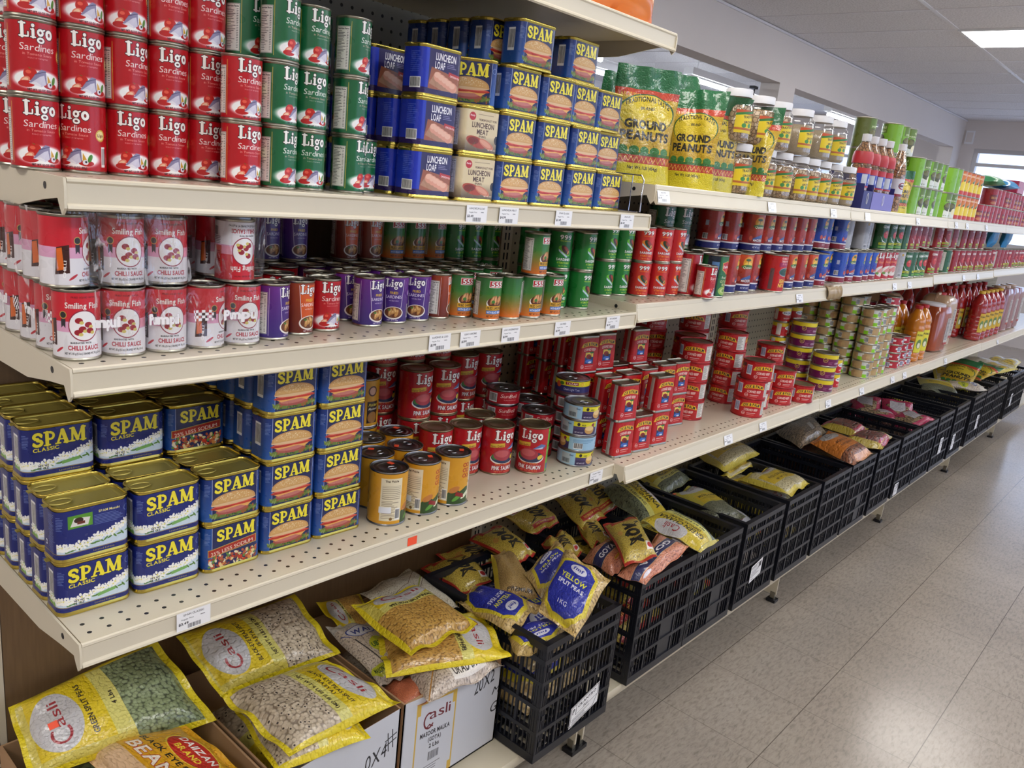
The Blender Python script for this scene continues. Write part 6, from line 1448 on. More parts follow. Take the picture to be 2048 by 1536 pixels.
Q = {
    'greenpea': [(-0.276, 0.019, 0.405), (-0.385, 0.023, 0.481), (-0.4, 0.288, 0.501), (-0.222, 0.32, 0.405)],
    'daiizan': [(-0.216, 0.256, 0.43), (-0.025, 0.283, 0.42), (-0.033, 0.129, 0.41), (-0.311, 0.101, 0.4)],
    'bep1': [(-0.265, 0.352, 0.415), (-0.385, 0.321, 0.503), (-0.405, 0.609, 0.488), (-0.232, 0.61, 0.42)],
    'bep2': [(-0.199, 0.552, 0.45), (-0.026, 0.607, 0.42), (-0.037, 0.356, 0.42), (-0.226, 0.33, 0.45)],
    'bep3': [(-0.172, 0.542, 0.395), (-0.0, 0.511, 0.4), (-0.043, 0.334, 0.395), (-0.238, 0.366, 0.395)],
    'chick1': [(-0.268, 0.66, 0.5), (-0.247, 0.844, 0.5), (-0.053, 0.842, 0.49), (-0.068, 0.664, 0.48)],
    'chick2': [(-0.13, 0.936, 0.455), (0.026, 0.878, 0.43), (-0.088, 0.618, 0.44), (-0.214, 0.69, 0.45)],
    'urad': [(-0.112, 0.695, 0.405), (-0.064, 0.873, 0.42), (0.017, 0.87, 0.41), (-0.004, 0.662, 0.405)],
    'wa': [(-0.323, 0.637, 0.43), (-0.278, 0.734, 0.44), (-0.089, 0.678, 0.415), (-0.107, 0.62, 0.405)],
    'caslib': [(-0.284, 0.662, 0.42), (-0.4, 0.665, 0.445), (-0.4, 0.794, 0.421), (-0.233, 0.727, 0.43)],
    'lentil': [(-0.125, 0.642, 0.385), (-0.11, 0.735, 0.385), (-0.025, 0.69, 0.385), (-0.036, 0.615, 0.385)],
    'pale': [(-0.366, 0.764, 0.45), (-0.4, 0.951, 0.44), (-0.171, 0.908, 0.45), (-0.203, 0.813, 0.44)],
    'g1': [(-0.4, 0.992, 0.432), (-0.37, 1.127, 0.441), (-0.229, 1.087, 0.44), (-0.235, 0.985, 0.43)],
    'g1b': [(-0.41, 1.052, 0.444), (-0.41, 1.229, 0.432), (-0.293, 1.185, 0.44), (-0.323, 1.082, 0.43)],
    'g2': [(-0.37, 1.137, 0.486), (-0.37, 1.25, 0.495), (-0.211, 1.234, 0.48), (-0.195, 1.142, 0.48)],
    'sesame': [(-0.249, 1.092, 0.5), (-0.252, 1.173, 0.49), (-0.06, 1.064, 0.475), (-0.127, 0.997, 0.475)],
    'fmf1': [(-0.029, 1.04, 0.475), (-0.006, 0.907, 0.465), (-0.178, 0.909, 0.46), (-0.21, 1.001, 0.465)],
    'fmf2': [(-0.07, 1.165, 0.57), (0.081, 1.152, 0.555), (0.106, 0.996, 0.475), (-0.009, 1.002, 0.485)],
    'fmf3': [(-0.127, 1.083, 0.5), (-0.148, 1.231, 0.54), (-0.054, 1.205, 0.52), (-0.048, 1.066, 0.48)],
    'fmf4': [(0.06, 1.044, 0.44), (0.045, 0.875, 0.44), (-0.044, 0.938, 0.43), (-0.015, 1.052, 0.44)],
    'aqy': [(-0.145, 1.44, 0.53), (-0.121, 1.579, 0.53), (0.061, 1.402, 0.53), (0.036, 1.285, 0.53)],
    'g3': [(-0.224, 1.584, 0.49), (-0.216, 1.453, 0.48), (-0.38, 1.502, 0.517), (-0.38, 1.648, 0.513)],
    'g3b': [(-0.265, 1.714, 0.48), (-0.252, 1.576, 0.47), (-0.36, 1.594, 0.517), (-0.38, 1.728, 0.519)],
    'g4': [(-0.282, 1.422, 0.49), (-0.288, 1.313, 0.48), (-0.37, 1.269, 0.524), (-0.36, 1.429, 0.52)],
    'g5': [(-0.256, 1.313, 0.47), (-0.267, 1.435, 0.47), (-0.141, 1.351, 0.475), (-0.142, 1.253, 0.475)],
    'g6': [(-0.271, 1.488, 0.47), (-0.244, 1.55, 0.48), (-0.13, 1.479, 0.48), (-0.147, 1.394, 0.475)],
    'goya1': [(-0.108, 1.304, 0.485), (-0.124, 1.445, 0.5), (0.004, 1.351, 0.5), (0.001, 1.291, 0.485)],
    'goya2': [(0.056, 1.583, 0.5), (0.083, 1.32, 0.49), (0.011, 1.297, 0.49), (-0.045, 1.582, 0.5)],
    'chana1': [(-0.33, 1.85, 0.53), (-0.056, 1.686, 0.52), (-0.119, 1.611, 0.5), (-0.32, 1.67, 0.519)],
    'chana2': [(0.09, 1.589, 0.5), (-0.096, 1.562, 0.53), (-0.086, 1.723, 0.53), (0.076, 1.725, 0.49)],
    'chana3': [(-0.4, 2.01, 0.462), (-0.4, 2.254, 0.449), (-0.283, 2.218, 0.45), (-0.245, 1.954, 0.46)],
    'moong': [(-0.248, 2.0, 0.45), (-0.246, 2.171, 0.45), (0.02, 2.028, 0.46), (-0.035, 1.929, 0.455)],
    'seed1': [(-0.4, 2.436, 0.474), (-0.38, 2.702, 0.477), (-0.218, 2.627, 0.49), (-0.195, 2.279, 0.49)],
    'seed1b': [(-0.23, 2.326, 0.46), (-0.268, 2.611, 0.46), (-0.204, 2.558, 0.46), (-0.195, 2.34, 0.455)],
    'seed2': [(-0.168, 2.368, 0.46), (-0.144, 2.593, 0.46), (0.025, 2.544, 0.465), (0.026, 2.35, 0.46)],
    'orange': [(-0.144, 2.946, 0.5), (-0.153, 3.17, 0.505), (0.07, 3.093, 0.49), (0.07, 2.87, 0.485)],
    'brown': [(-0.34, 3.048, 0.475), (-0.36, 3.513, 0.466), (-0.17, 3.2, 0.49), (-0.15, 2.874, 0.485)],
    'mag1': [(-0.227, 3.252, 0.5), (-0.229, 3.473, 0.5), (-0.077, 3.486, 0.49), (-0.063, 3.275, 0.49)],
    'mag2': [(-0.086, 3.147, 0.49), (-0.077, 3.328, 0.5), (0.035, 3.467, 0.49), (0.071, 3.214, 0.485)],
}
GB = 'bags of pulses under the lowest shelf'
def bag_sticker(o, u, v, rot=.3):
    """small orange price sticker lying on the upper face of a bag"""
    nu = 34; nv = 40; i, j = int(u * nu), int(v * nv); vs_ = [o.data.vertices[jj * (nu + 1) + ii].co for jj, ii in ((j, i), (j, i + 3), (j + 2, i + 3), (j + 2, i))]
    c = sum((Vector(p) for p in vs_), Vector()) / 4; n = (vs_[1] - vs_[0]).cross(vs_[3] - vs_[0]).normalized(); n = n if n.z > 0 else -n
    b = MB(); b.add([p + n * .0014 for p in vs_], [(0, 1, 2, 3)], M['orange_sticker']); ob('price_sticker', b, o, smooth=False)
bag_sticker(bag('pulse_bag', Q['greenpea'], BM['green'], .062, 'big yellow-topped bag of green split peas in the first box', seed=1, nu=34, nv=40), .45, .17)
bag('pulse_bag', Q['daiizan'], BM['dai'], .045, 'golden bag with red oval emblem in front of the green split peas', seed=2, nu=30, nv=34)
bag('pulse_bag', Q['bep1'], BM['bep'], .060, 'big bag of split black-eye peas leaning at the back board', seed=3, nu=34, nv=40)
bag('pulse_bag', Q['bep3'], BM['bep'], .045, 'black-eye pea bag mostly covered, its yellow seam sticking out lowest', seed=4)
bag('pulse_bag', Q['bep2'], BM['bep'], .058, 'black-eye pea bag lying in front, name printed toward the aisle', seed=5, nu=34, nv=40)
bag('pulse_bag', Q['lentil'], BM['lentil'], .03, 'small bag of orange lentils deep in the white box', seed=6)
bag('pulse_bag', Q['urad'], BM['urad'], .04, 'pale urad dal bag at the front rim of the white box', seed=7)
bag('pulse_bag', Q['wa'], BM['wa'], .035, 'clear bag with blue emblem and lime green spots', seed=8)
bag('pulse_bag', Q['caslib'], BM['chick'], .04, 'yellow bag tucked behind the blue-emblem bag', seed=9)
bag('pulse_bag', Q['pale'], BM['pale'], .05, 'pale patterned bag behind the top yellow split pea bag', seed=10)
bag('pulse_bag', Q['chick2'], BM['chick'], .04, 'yellow split pea bag lying under another, corner over the box edge', seed=11, nu=30, nv=34)
bag('pulse_bag', Q['chick1'], BM['chick'], .045, 'yellow split pea bag topmost on the white box', seed=12, nu=30, nv=34)
bag('pulse_bag', Q['g1b'], BM['aqy'], .04, 'gold calligraphy bag at the back of the near crate', seed=13)
bag('pulse_bag', Q['g1'], BM['aqy'], .045, 'gold calligraphy bag at the near rear corner of the near crate', seed=14)
bag('pulse_bag', Q['g2'], BM['aqy'], .045, 'gold calligraphy bag standing highest at the back of the near crate', seed=15)
bag('pulse_bag', Q['fmf4'], BM['fmf'], .045, 'blue split pea bag lowest at the front corner of the near crate', seed=16)
bag('pulse_bag', Q['fmf1'], BM['fmf'], .04, 'blue split pea bag lying upside down across the near crate', seed=17)
bag('pulse_bag', Q['fmf3'], BM['fmf'], .04, 'blue split pea bag half hidden behind the standing one', seed=18)
bag('pulse_bag', Q['sesame'], BM['sesame'], .04, 'brown seed bag with a yellow edge between gold and blue bags', seed=19)
bag('pulse_bag', Q['fmf2'], BM['fmf'], .05, 'blue split pea bag propped upright at the front of the near crate', seed=20, nu=30, nv=34)
bag('pulse_bag', Q['g3b'], BM['aqy'], .045, 'gold bag farthest back in the second crate', seed=21)
bag('pulse_bag', Q['g3'], BM['aqy'], .045, 'gold bag beside the dark chana bags, name reversed', seed=22)
bag('pulse_bag', Q['g4'], BM['aqy'], .045, 'gold bag at the rear near side of the second crate', seed=23)
bag('pulse_bag', Q['g5'], BM['aqy'], .035, 'crumpled gold bag low behind the clear bag tops', seed=24, wr=.004)
bag('pulse_bag', Q['g6'], BM['aqy'], .035, 'crumpled gold bag under the banner bag', seed=25, wr=.004)
bag('pulse_bag', Q['goya1'], BM['goya'], .045, 'pink lentil bag under the near side of the top gold bag', seed=26)
bag('pulse_bag', Q['goya2'], BM['goya'], .040, 'pink lentil bag along the front rim of the second crate', seed=27)
bag('pulse_bag', Q['aqy'], BM['aqy'], .045, 'gold bag with red banner lying topmost on pink lentil bags', seed=28, nu=30, nv=34)
bag('pulse_bag', Q['chana3'], BM['chana'], .05, 'dark chana bag in shade at the back of the third crate', seed=29)
bag('pulse_bag', Q['chana1'], BM['chana'], .06, 'long green-chana bag sloping down behind the gold banner bag', seed=30, nu=34)
bag('pulse_bag', Q['chana2'], BM['chana'], .045, 'green-chana bag on the front rim, print turned over', seed=31)
bag('pulse_bag', Q['moong'], BM['moong'], .045, 'grey-green moong bag alone in its crate', seed=32, nu=24, nv=34)
bag('pulse_bag', Q['seed1b'], BM['seed'], .02, 'folded pale yellow bag under the big seed bag', seed=33)
bag('pulse_bag', Q['seed1'], BM['seed'], .06, 'plump pale yellow seed bag on the crate edge', seed=34)
bag('pulse_bag', Q['seed2'], BM['seed'], .04, 'flat pale yellow seed bag near the front rim', seed=35)
bag('pulse_bag', Q['brown'], BM['brownp'], .06, 'clear bag of brown beans beside the orange peanut bag', seed=36)
bag('pulse_bag', Q['orange'], BM['orange'], .055, 'orange peanut bag at the front rim', seed=37)
bag('pulse_bag', Q['mag1'], BM['mag'], .045, 'gold and red nut bag behind the orange bag', seed=38)
bag('pulse_bag', Q['mag2'], BM['mag'], .045, 'gold and red nut bag in front, tip over the rim', seed=39)
def quad(c, L_, W_, yaw, tilt=0.0, roll=0.0):
    """corners of a bag face centred on c, its top pointing along yaw, tilted up by tilt"""
    u = Vector((math.cos(yaw) * math.cos(tilt), math.sin(yaw) * math.cos(tilt), math.sin(tilt)))
    v = Vector((math.sin(yaw) * math.cos(roll), -math.cos(yaw) * math.cos(roll), math.sin(roll)))
    c = Vector(c)
    return [tuple(c + u * L_ / 2 - v * W_ / 2), tuple(c + u * L_ / 2 + v * W_ / 2), tuple(c - u * L_ / 2 + v * W_ / 2), tuple(c - u * L_ / 2 - v * W_ / 2)]
far = [((-.27, 4.02, .46), .2, .15, 1.9, .5, 'pink', 'pink bean bag leaning at the back of its crate'), ((-.19, 4.00, .445), .17, .13, .6, .1, 'pink', 'pink bean bag lying between two others'),
       ((-.12, 4.08, .455), .2, .15, 2.0, .6, 'pink', 'pink bean bag with its peaked top up'), ((-.05, 4.03, .45), .19, .16, 1.2, .3, 'pink', 'pink bean bag with grey panel at the front rim'),
       ((-.26, 4.62, .43), .22, .16, 2.6, .0, 'seed', 'pale bag low in a dark crate past the pink bags'),
       ((-.18, 5.05, .47), .26, .2, 2.0, .1, 'moong', 'grey pouch lying over the rim past the dark crates'), ((-.08, 5.25, .47), .24, .16, .4, .05, 'wa', 'pale pouch tip over the crate rim'),
       ((-.15, 5.42, .50), .26, .2, 1.4, .9, 'gpouch', 'green-topped pouch standing up in the far crate'), ((-.10, 5.70, .50), .24, .2, 1.0, .5, 'gpouch', 'green-topped pouch beside the bare post'), ((-.22, 5.5, .48), .26, .2, 2, .3, 'seed', 'yellow bag behind the green-topped pouches'),
       ((-.10, 6.15, .48), .26, .2, 1.0, .2, 'seed', 'pale yellow bag beyond the bare post'), ((-.20, 6.25, .48), .26, .2, 1.6, .2, 'rice', 'white bag at the far end of the crates'), ((-.1, 6.5, .48), .26, .2, 1.6, .2, 'seed', 'farthest pale bag in the last crate')]

# ---------------------------------------------------------------- peanut pouches
def pouch_art(w=150, h=230):
    a = Art(w, h, 'd8c020', 2.4, alpha=True); r = random.Random(2)
    a.rect(0, 0, w, h, 'd8c020', .0)
    a.rect(0, h * .80, w, h * .20, '156a3c'); a.rect(0, h * .72, w, h * .085, 'c03c1c'); a.text('LARGE PREMIUM', w * .28, h * .735, h * .035, 'e8b83c', w=w * .5)
    a.rect(0, h * .22, w, h * .52, 'c8a41c'); a.ell(w * .5, h * .60, w * .46, h * .17, '1c5a2c'); a.ell(w * .5, h * .595, w * .44, h * .165, 'e0c62c'); a.text('TRADITIONAL TASTE', w * .5, h * .655, h * .042, '20200f', w=w * .74, arc=12); a.text('BRAND', w * .5, h * .635, h * .025, '20200f', w=w * .2)
    for i in range(500): a.ell(w * r.uniform(.04, .96), h * r.uniform(.30, .56), 1.6, 1.3, r.choice(('c89c30', 'e0c050', 'b08824')), a=.6)
    a.text('GROUND', w * .5, h * .475, h * .070, '1c1a10', w=w * .72, out='1c1a10', ow=.5); a.text('PEANUTS', w * .5, h * .375, h * .076, '1c1a10', w=w * .84, out='1c1a10', ow=.5)
    for i in range(5): a.ell(w * (.14 + .18 * i), h * .285, w * .08, h * .035, '2f7a34')
    a.rect(0, h * .235, w, h * .03, '2f6a2c'); a.rect(0, h * .17, w, h * .07, 'b83a20')
    for i in range(12): a.line([(w * i / 12, h * .18), (w * (i + .5) / 12, h * .23), (w * (i + 1) / 12, h * .18)], 1.2, 'e8c85a')
    a.rect(0, 0, w, h * .17, 'd8c81c'); a.text('Net Wt. 1 LB (454g)', w * .5, h * .12, h * .028, '1c1a10', w=w * .5); return a
BM['gpouch'] = bag_mat('peanut_pouch_print', pouch_art(), 'c8a838', 'dcc05a', '806820', .004, gloss=1.0)
PB = bag_mat('pouch_back_print', simple_art(150, 230, lambda a, w, h: (a.rect(0, h * .8, w, h * .2, '156a3c'), a.rect(0, h * .72, w, h * .08, 'c03c1c'), a.rect(0, 0, w, h * .72, 'a8a49c'), a.small(w * .2, h * .62, w * .6, 14, '4a4440', 6, 2), a.rect(0, 0, w, h * .06, 'd8c81c'))), 'c8a838', 'dcc05a', '806820', .004)
def pouch(x, y, yaw, w_, h_, t_, label, z=1.4673, lean=0.0, bend=0.0, twist=0.0, seed=0, m=None):
    """stand-up pouch: gusset foot, flat sealed top; yaw = direction its face looks to"""
    r = random.Random(seed); nu, nv = 18, 26; V = []; F = []; UV = []
    ph = [(r.uniform(0, 6), r.uniform(4, 10), r.uniform(4, 10)) for _ in range(4)]
    for s in (1, -1):
        for j in range(nv + 1):
            v = j / nv
            th = t_ / 2 * (max(0.0, 1 - v / .80)) ** .6 * (1 - .25 * (1 - v))
            for i in range(nu + 1):
                u = i / nu - .5; f = max(0, 1 - abs(2 * u) ** 2.2) ** .6
                wv = sum(math.sin(a + b * u * 2 + c * v) for a, b, c in ph) * .0022 * (.3 + v)
                w2 = w_ * (1 - .10 * math.sin(PI * min(1, v / .8))); 
                X = s * (th * f + .0004) + wv + lean * v * h_ + bend * max(0, v - .72) ** 1.5 * h_
                Y = u * w2; Z = v * h_ - (.006 * (1 - f)) * 0
                a_ = twist * max(0, v - .6); X, Y = X * math.cos(a_) - Y * math.sin(a_), X * math.sin(a_) + Y * math.cos(a_)
                V.append((X, Y, Z))
    k = (nu + 1) * (nv + 1)
    for j in range(nv):
        for i in range(nu):
            a = j * (nu + 1) + i; f = (a, a + 1, a + nu + 2, a + nu + 1); q_ = [(i / nu, j / nv), ((i + 1) / nu, j / nv), ((i + 1) / nu, (j + 1) / nv), (i / nu, (j + 1) / nv)]
            F.append(f); UV.append(q_); F.append(tuple(k + t for t in reversed(f))); UV.append([(1 - p, q) for p, q in reversed(q_)])
    for seq in ([i for i in range(nu + 1)], [nv * (nu + 1) + i for i in range(nu + 1)], [j * (nu + 1) for j in range(nv + 1)], [j * (nu + 1) + nu for j in range(nv + 1)]):
        for a, b_ in zip(seq, seq[1:]): F.append((a, b_, b_ + k, a + k)); UV.append([(.5, .95)] * 4)
    mb = MB(); nf = len(F); mb.add(V, F, m or BM['gpouch'], UV); mb.mi(PB)
    for q in range(0, 2 * nu * nv, 2): mb.m[q + 1] = 1
    o = ob('peanut_pouch', mb, None, angle=1.2); o.location = (x, y, z); o.rotation_euler = (0, 0, yaw)
    bm = bmesh.new(); bm.from_mesh(o.data); bmesh.ops.recalc_face_normals(bm, faces=bm.faces); bm.to_mesh(o.data); bm.free()
    tag(o, label, 'pouch', 'green-topped peanut pouches'); return o
pouch(-.115, 1.325, -.55, .165, .262, .06, 'green-topped peanut pouch behind the wire divider', seed=1, lean=-.05)
pouch(-.215, 1.395, -.35, .165, .255, .06, 'green-topped peanut pouch second behind the divider, in shade', seed=2, lean=-.02)
pouch(-.155, 1.495, -.9, .15, .275, .06, 'green-topped peanut pouch with a tall pointed top', seed=3, twist=1.6, lean=.0)
pouch(-.065, 1.475, -1.35, .13, .235, .055, 'narrow-looking peanut pouch turned sideways, grey back showing', seed=4, bend=-.5)
pouch(-.075, 1.600, -.45, .15, .235, .06, 'peanut pouch with folded-over top in the middle', seed=5, bend=.9, lean=.02)
pouch(-.190, 1.640, -.55, .15, .24, .055, 'peanut pouch behind the folded one', seed=6)
pouch(-.045, 1.735, -1.45, .12, .235, .05, 'slim peanut pouch leaning toward the nut jars', seed=7, lean=-.25)
pouch(-.055, 3.105, -.5, .11, .165, .045, 'small green and yellow pouch beside the tall nut bottle', seed=8, z=1.4663)

# ---------------------------------------------------------------- jars and bottles
def nut_mat(name, ca, cb, cg, size):
    m, N, L, B = new_mat(name); tc = N.new('ShaderNodeTexCoord')
    vo = N.new('ShaderNodeTexVoronoi'); vo.inputs['Scale'].default_value = 1 / size; ve = N.new('ShaderNodeTexVoronoi'); ve.feature = 'DISTANCE_TO_EDGE'; ve.inputs['Scale'].default_value = 1 / size
    L.new(tc.outputs['Object'], vo.inputs['Vector']); L.new(tc.outputs['Object'], ve.inputs['Vector'])
    sp = N.new('ShaderNodeSeparateColor'); L.new(vo.outputs['Color'], sp.inputs[0])
    c1 = N.new('ShaderNodeMix'); c1.data_type = 'RGBA'; c1.inputs[6].default_value = lin(ca); c1.inputs[7].default_value = lin(cb); L.new(sp.outputs[0], c1.inputs[0])
    eg = N.new('ShaderNodeMapRange'); eg.inputs['From Max'].default_value = .14; L.new(ve.outputs['Distance'], eg.inputs['Value'])
    c2 = N.new('ShaderNodeMix'); c2.data_type = 'RGBA'; c2.inputs[6].default_value = lin(cg); L.new(eg.outputs[0], c2.inputs[0]); L.new(c1.outputs[2], c2.inputs[7]); L.new(c2.outputs[2], B.inputs['Base Color'])
    b1 = N.new('ShaderNodeBump'); b1.inputs['Strength'].default_value = .6; b1.inputs['Distance'].default_value = size * .4; L.new(eg.outputs[0], b1.inputs['Height']); L.new(b1.outputs[0], B.inputs['Normal']); B.inputs['Roughness'].default_value = .5
    B.inputs['Coat Weight'].default_value = .5; B.inputs['Coat Roughness'].default_value = .1
    return m
M['jar_glass'] = clear_mat('jar_glass'); M['white_lid'] = mat('white_lid', 'e6e6ea', .35); M['red_cap'] = mat('red_cap', 'b82c34', .35); M['yellow_cap'] = mat('yellow_cap', 'd8b03c', .4)
M['nuts'] = nut_mat('crushed_nuts', 'c09c70', 'e4cca8', '7c5c3c', .010); M['ground'] = nut_mat('ground_meal', 'b8a484', 'c4b292', 'a8967a', .003)
M['cashew'] = nut_mat('cashew_nuts', 'b07c4c', 'd09c68', '4a2c18', .014)
def jar_label():
    a = Art(90, 62, 'e8cc20', 2.4); a.rect(0, 50, 90, 12, 'c8542c'); a.poly([(0, 46), (90, 58), (90, 62), (60, 62), (0, 52)], '2f7a34'); a.text('TRADITIONAL', 52, 42, 7, '1c1a10', w=56, rot=.1); a.text('GROUND', 50, 28, 6, '1c1a10', w=44, rot=.08); a.ell(30, 20, 8, 6, '3f8a3c'); a.ell(52, 21, 8, 6, '3f8a3c'); a.rect(0, 8, 90, 6, 'b8642c'); a.barcode(76, 18, 10, 22); a.rect(0, 0, 90, 7, 'e0c41c'); return a
JL = print_mat('jar_label_print', jar_label(), .35)
def patch(b, r, z0, z1, a0, a1, m, n=14):
    v = []; F = []; U = []
    for k_ in range(n + 1):
        a = a0 + (a1 - a0) * k_ / n
        for z in (z0, z1): v.append((r * math.cos(a), r * math.sin(a), z))
    for k_ in range(n): F.append((2 * k_, 2 * k_ + 2, 2 * k_ + 3, 2 * k_ + 1)); U.append([(k_ / n, 0), ((k_ + 1) / n, 0), ((k_ + 1) / n, 1), (k_ / n, 1)])
    b.add(v, F, m, U)
def jar(fill, level):
    r = .0425; h = .130; root = proto('nut_jar'); b = MB(); b.lathe([(0, .001), (r - .006, .001), (r - .001, .005), (r, .012), (r, .090), (r - .003, .100), (r - .011, .109), (r - .012, .114), (r - .012, .119)], 30, M['jar_glass']); proto_child(root, 'glass_body', b, angle=1.)
    b = MB(); q = r - .0016; b.lathe([(0, .003), (q - .006, .003), (q, .010), (q, min(level, .088)), (q - .006, level + .004), (0, level + .006)], 26, M[fill]); proto_child(root, 'contents', b, angle=1.)
    b = MB(); b.lathe([(r - .0095, .110), (r - .0075, .110), (r - .0075, .127), (r - .009, .1295), (0, .130)], 28, M['white_lid']); proto_child(root, 'lid', b)
    b = MB(); patch(b, r + .0004, .022, .078, -1.0, .85, JL); proto_child(root, 'label', b); return root
JN, JG = jar('nuts', .090), jar('ground', .082)
for i, (y, g) in enumerate(((1.70, 0), (1.79, 0), (1.878, 0), (1.966, 0), (2.085, 0), (2.175, 0), (2.265, 0), (2.365, 1), (2.478, 1))):
    put(JG if g else JN, -.058 - (.012 if i in (2,) else 0), y + (.012 if abs(y - 2.45) < .04 else 0), 1.4673, random.uniform(-.4, .1), '%s jar with white lid, %s one of the lower jar row' % ('ground nut' if g else 'crushed nut', ORD[i + 1]), 'jar', 'nut jars on the top shelf')
for i, (y, g) in enumerate(((1.655, 0), (1.790, 0), (1.905, 0), (2.06, 1), (2.215, 1), (2.335, 1))):
    put(JG if g else JN, -.060, y, 1.4673 + .1302, random.uniform(-.4, .1), '%s jar, %s one of the upper jar row' % ('ground nut' if g else 'crushed nut', ORD[i + 1]), 'jar', 'nut jars on the top shelf')
for i in range(8): put(JN, -.150, 1.75 + .09 * i, 1.4673, 1, 'nut jar in the hidden second row, %s along' % ORD[i + 1], 'jar', 'nut jars on the top shelf')
# nut bottles and the blue boxes they stand in
def nut_bottle():
    root = proto('nut_bottle'); b = MB(); b.lathe([(0, .001), (.030, .001), (.034, .006), (.034, .14), (.030, .155), (.034, .17), (.030, .19), (.014, .222), (.0135, .232)], 26, M['jar_glass']); proto_child(root, 'bottle_body', b, angle=1.)
    b = MB(); b.lathe([(0, .003), (.031, .004), (.0325, .01), (.0325, .14), (.0285, .155), (.0325, .17), (.028, .19), (.0125, .222), (0, .224)], 24, M['cashew']); proto_child(root, 'contents', b, angle=1.)
    b = MB(); b.lathe([(.0346, .150), (.0346, .176), (.031, .190)], 24, M['red_cap']); proto_child(root, 'neck_band', b)
    b = MB(); b.lathe([(.0145, .224), (.0155, .226), (.0155, .248), (0, .250)], 18, M['white_lid']); proto_child(root, 'cap', b)
    a = Art(120, 70, '1c3ca8', 2); a.rect(0, 50, 120, 20, 'c02c34'); a.rect(20, 8, 24, 40, 'c8ccd4'); a.text('NUTS', 78, 18, 16, 'f0f0f4', w=50); a.rect(0, 0, 120, 6, 'c02c34'); b = MB(); patch(b, .0345, .07, .135, -1.6, 1.6, print_mat('nut_bottle_label', a)); proto_child(root, 'label', b); return root
NBt = nut_bottle()
def tall_bottle():
    root = proto('tall_nut_bottle'); b = MB(); b.lathe([(0, .001), (.028, .001), (.031, .006), (.031, .15), (.024, .19), (.0135, .225), (.0125, .24)], 26, M['jar_glass']); proto_child(root, 'bottle_body', b, angle=1.)
    b = MB(); b.lathe([(0, .003), (.0295, .005), (.0295, .15), (.022, .19), (.011, .232), (0, .233)], 24, M['cashew']); proto_child(root, 'contents', b, angle=1.)
    b = MB(); b.lathe([(.0135, .228), (.0150, .230), (.0150, .252), (0, .254)], 18, M['white_lid']); proto_child(root, 'cap', b)
    a = Art(120, 70, 'd8d8de', 2); a.ell(60, 42, 24, 14, '8c2430', ring=.3); a.rect(36, 38, 48, 8, '5a3c4c'); a.rect(0, 0, 120, 10, '8c2430'); b = MB(); patch(b, .0315, .06, .125, -1.7, 1.5, print_mat('tall_bottle_label', a)); proto_child(root, 'label', b); return root
TBt = tall_bottle()
M['navy_card'] = mat('navy_card', '2c3278', .5); M['lilac_card'] = mat('lilac_card', '7c78c0', .5)
def tray(x0, x1, y0, y1, z, label, front):
    r = empty('display_tray', ((x0 + x1) / 2, y0, z)); b = MB(); t = .002; hx = (x1 - x0) / 2; L_ = y1 - y0
    b.box(-hx, hx, 0, L_, .0002, t, M['navy_card']); b.box(-hx, -hx + t, 0, L_, t, .12, M['navy_card']); b.box(-hx + t, hx - t, 0, t, t, .085, M['navy_card']); b.box(-hx + t, hx - t, L_ - t, L_, t, .085, M['navy_card']); ob('tray_body', b, r, smooth=False)
    b = MB(); b.box(hx - t, hx, 0, L_, t, .062, M[front]); b.tube([(hx + .0006, L_ / 2 + .007 * math.cos(a * PI / 8), .036 + .018 * math.sin(a * PI / 8)) for a in range(16)], .0011, M['white_lid'], 5, closed=True); ob('front_panel', b, r, smooth=False)
    tag(r, label, 'display box', 'blue display boxes'); return r
tray(-.145, -.012, 2.575, 2.665, 1.4664, 'narrow navy display box holding nut bottles after the ground nut jars', 'navy_card')
tray(-.145, -.012, 2.672, 2.905, 1.4664, 'lilac-fronted display box beside the navy box', 'lilac_card')
for i, (x, y) in enumerate(((-.055, 2.620), (-.060, 2.712), (-.056, 2.788), (-.054, 2.864))): put(NBt, x, y, 1.4686, 0.1, 'red-banded nut bottle with white cap, %s in the display boxes' % ORD[i + 1], 'bottle', 'red-banded nut bottles')
put(TBt, -.045, 2.990, 1.4664, -.1, 'tall slim nut bottle with white label beside the lilac box', 'bottle')
# oil and sauce bottles
def liquid(name, col, rough=.12):
    return mat(name, col, rough, coat=1.0, noise=.10, nscale=8)
M['orange_oil'] = liquid('orange_oil', 'cc7a12'); M['red_sauce'] = liquid('red_sauce', 'a01c1c'); M['brown_paste'] = liquid('brown_paste', '9c4422'); M['pink_syrup'] = liquid('pink_syrup', '84404a'); M['tan_jug'] = liquid('tan_jug', 'c4a484', .3)
def ribbed_bottle(name, liq, cap, h=.26, r=.043, lab='e0d83c'):
    root = proto(name); pr = [(0, .001), (r - .006, .001), (r, .007)]; z = .02
    while z < h * .55: pr += [(r, z), (r - .0025, z + .004), (r, z + .008)]; z += .024
    pr += [(r, h * .62), (r - .004, h * .66), (r, h * .70), (r - .006, h * .78), (r * .45, h * .90), (.014, h * .93), (.013, h * .96)]
    proto_child(root, 'bottle_body', (lambda b: (b.lathe(pr, 26, M[liq]), b)[1])(MB()), angle=.8)
    b = MB(); b.lathe([(.0165, h * .94), (.0175, h * .945), (.0172, h * .995), (0, h)], 18, M[cap]); proto_child(root, 'cap', b)
    a = Art(60, 90, lab, 2); a.text('PREMIUM', 30, 70, 8, '3a3010', w=50); a.ell(30, 36, 20, 20, '6a8a4c'); a.ell(30, 30, 12, 12, 'e8e4c8'); b = MB(); patch(b, r + .0012, h * .18, h * .56, -.75, .2, print_mat(name + '_label', a)); proto_child(root, 'label', b); return root
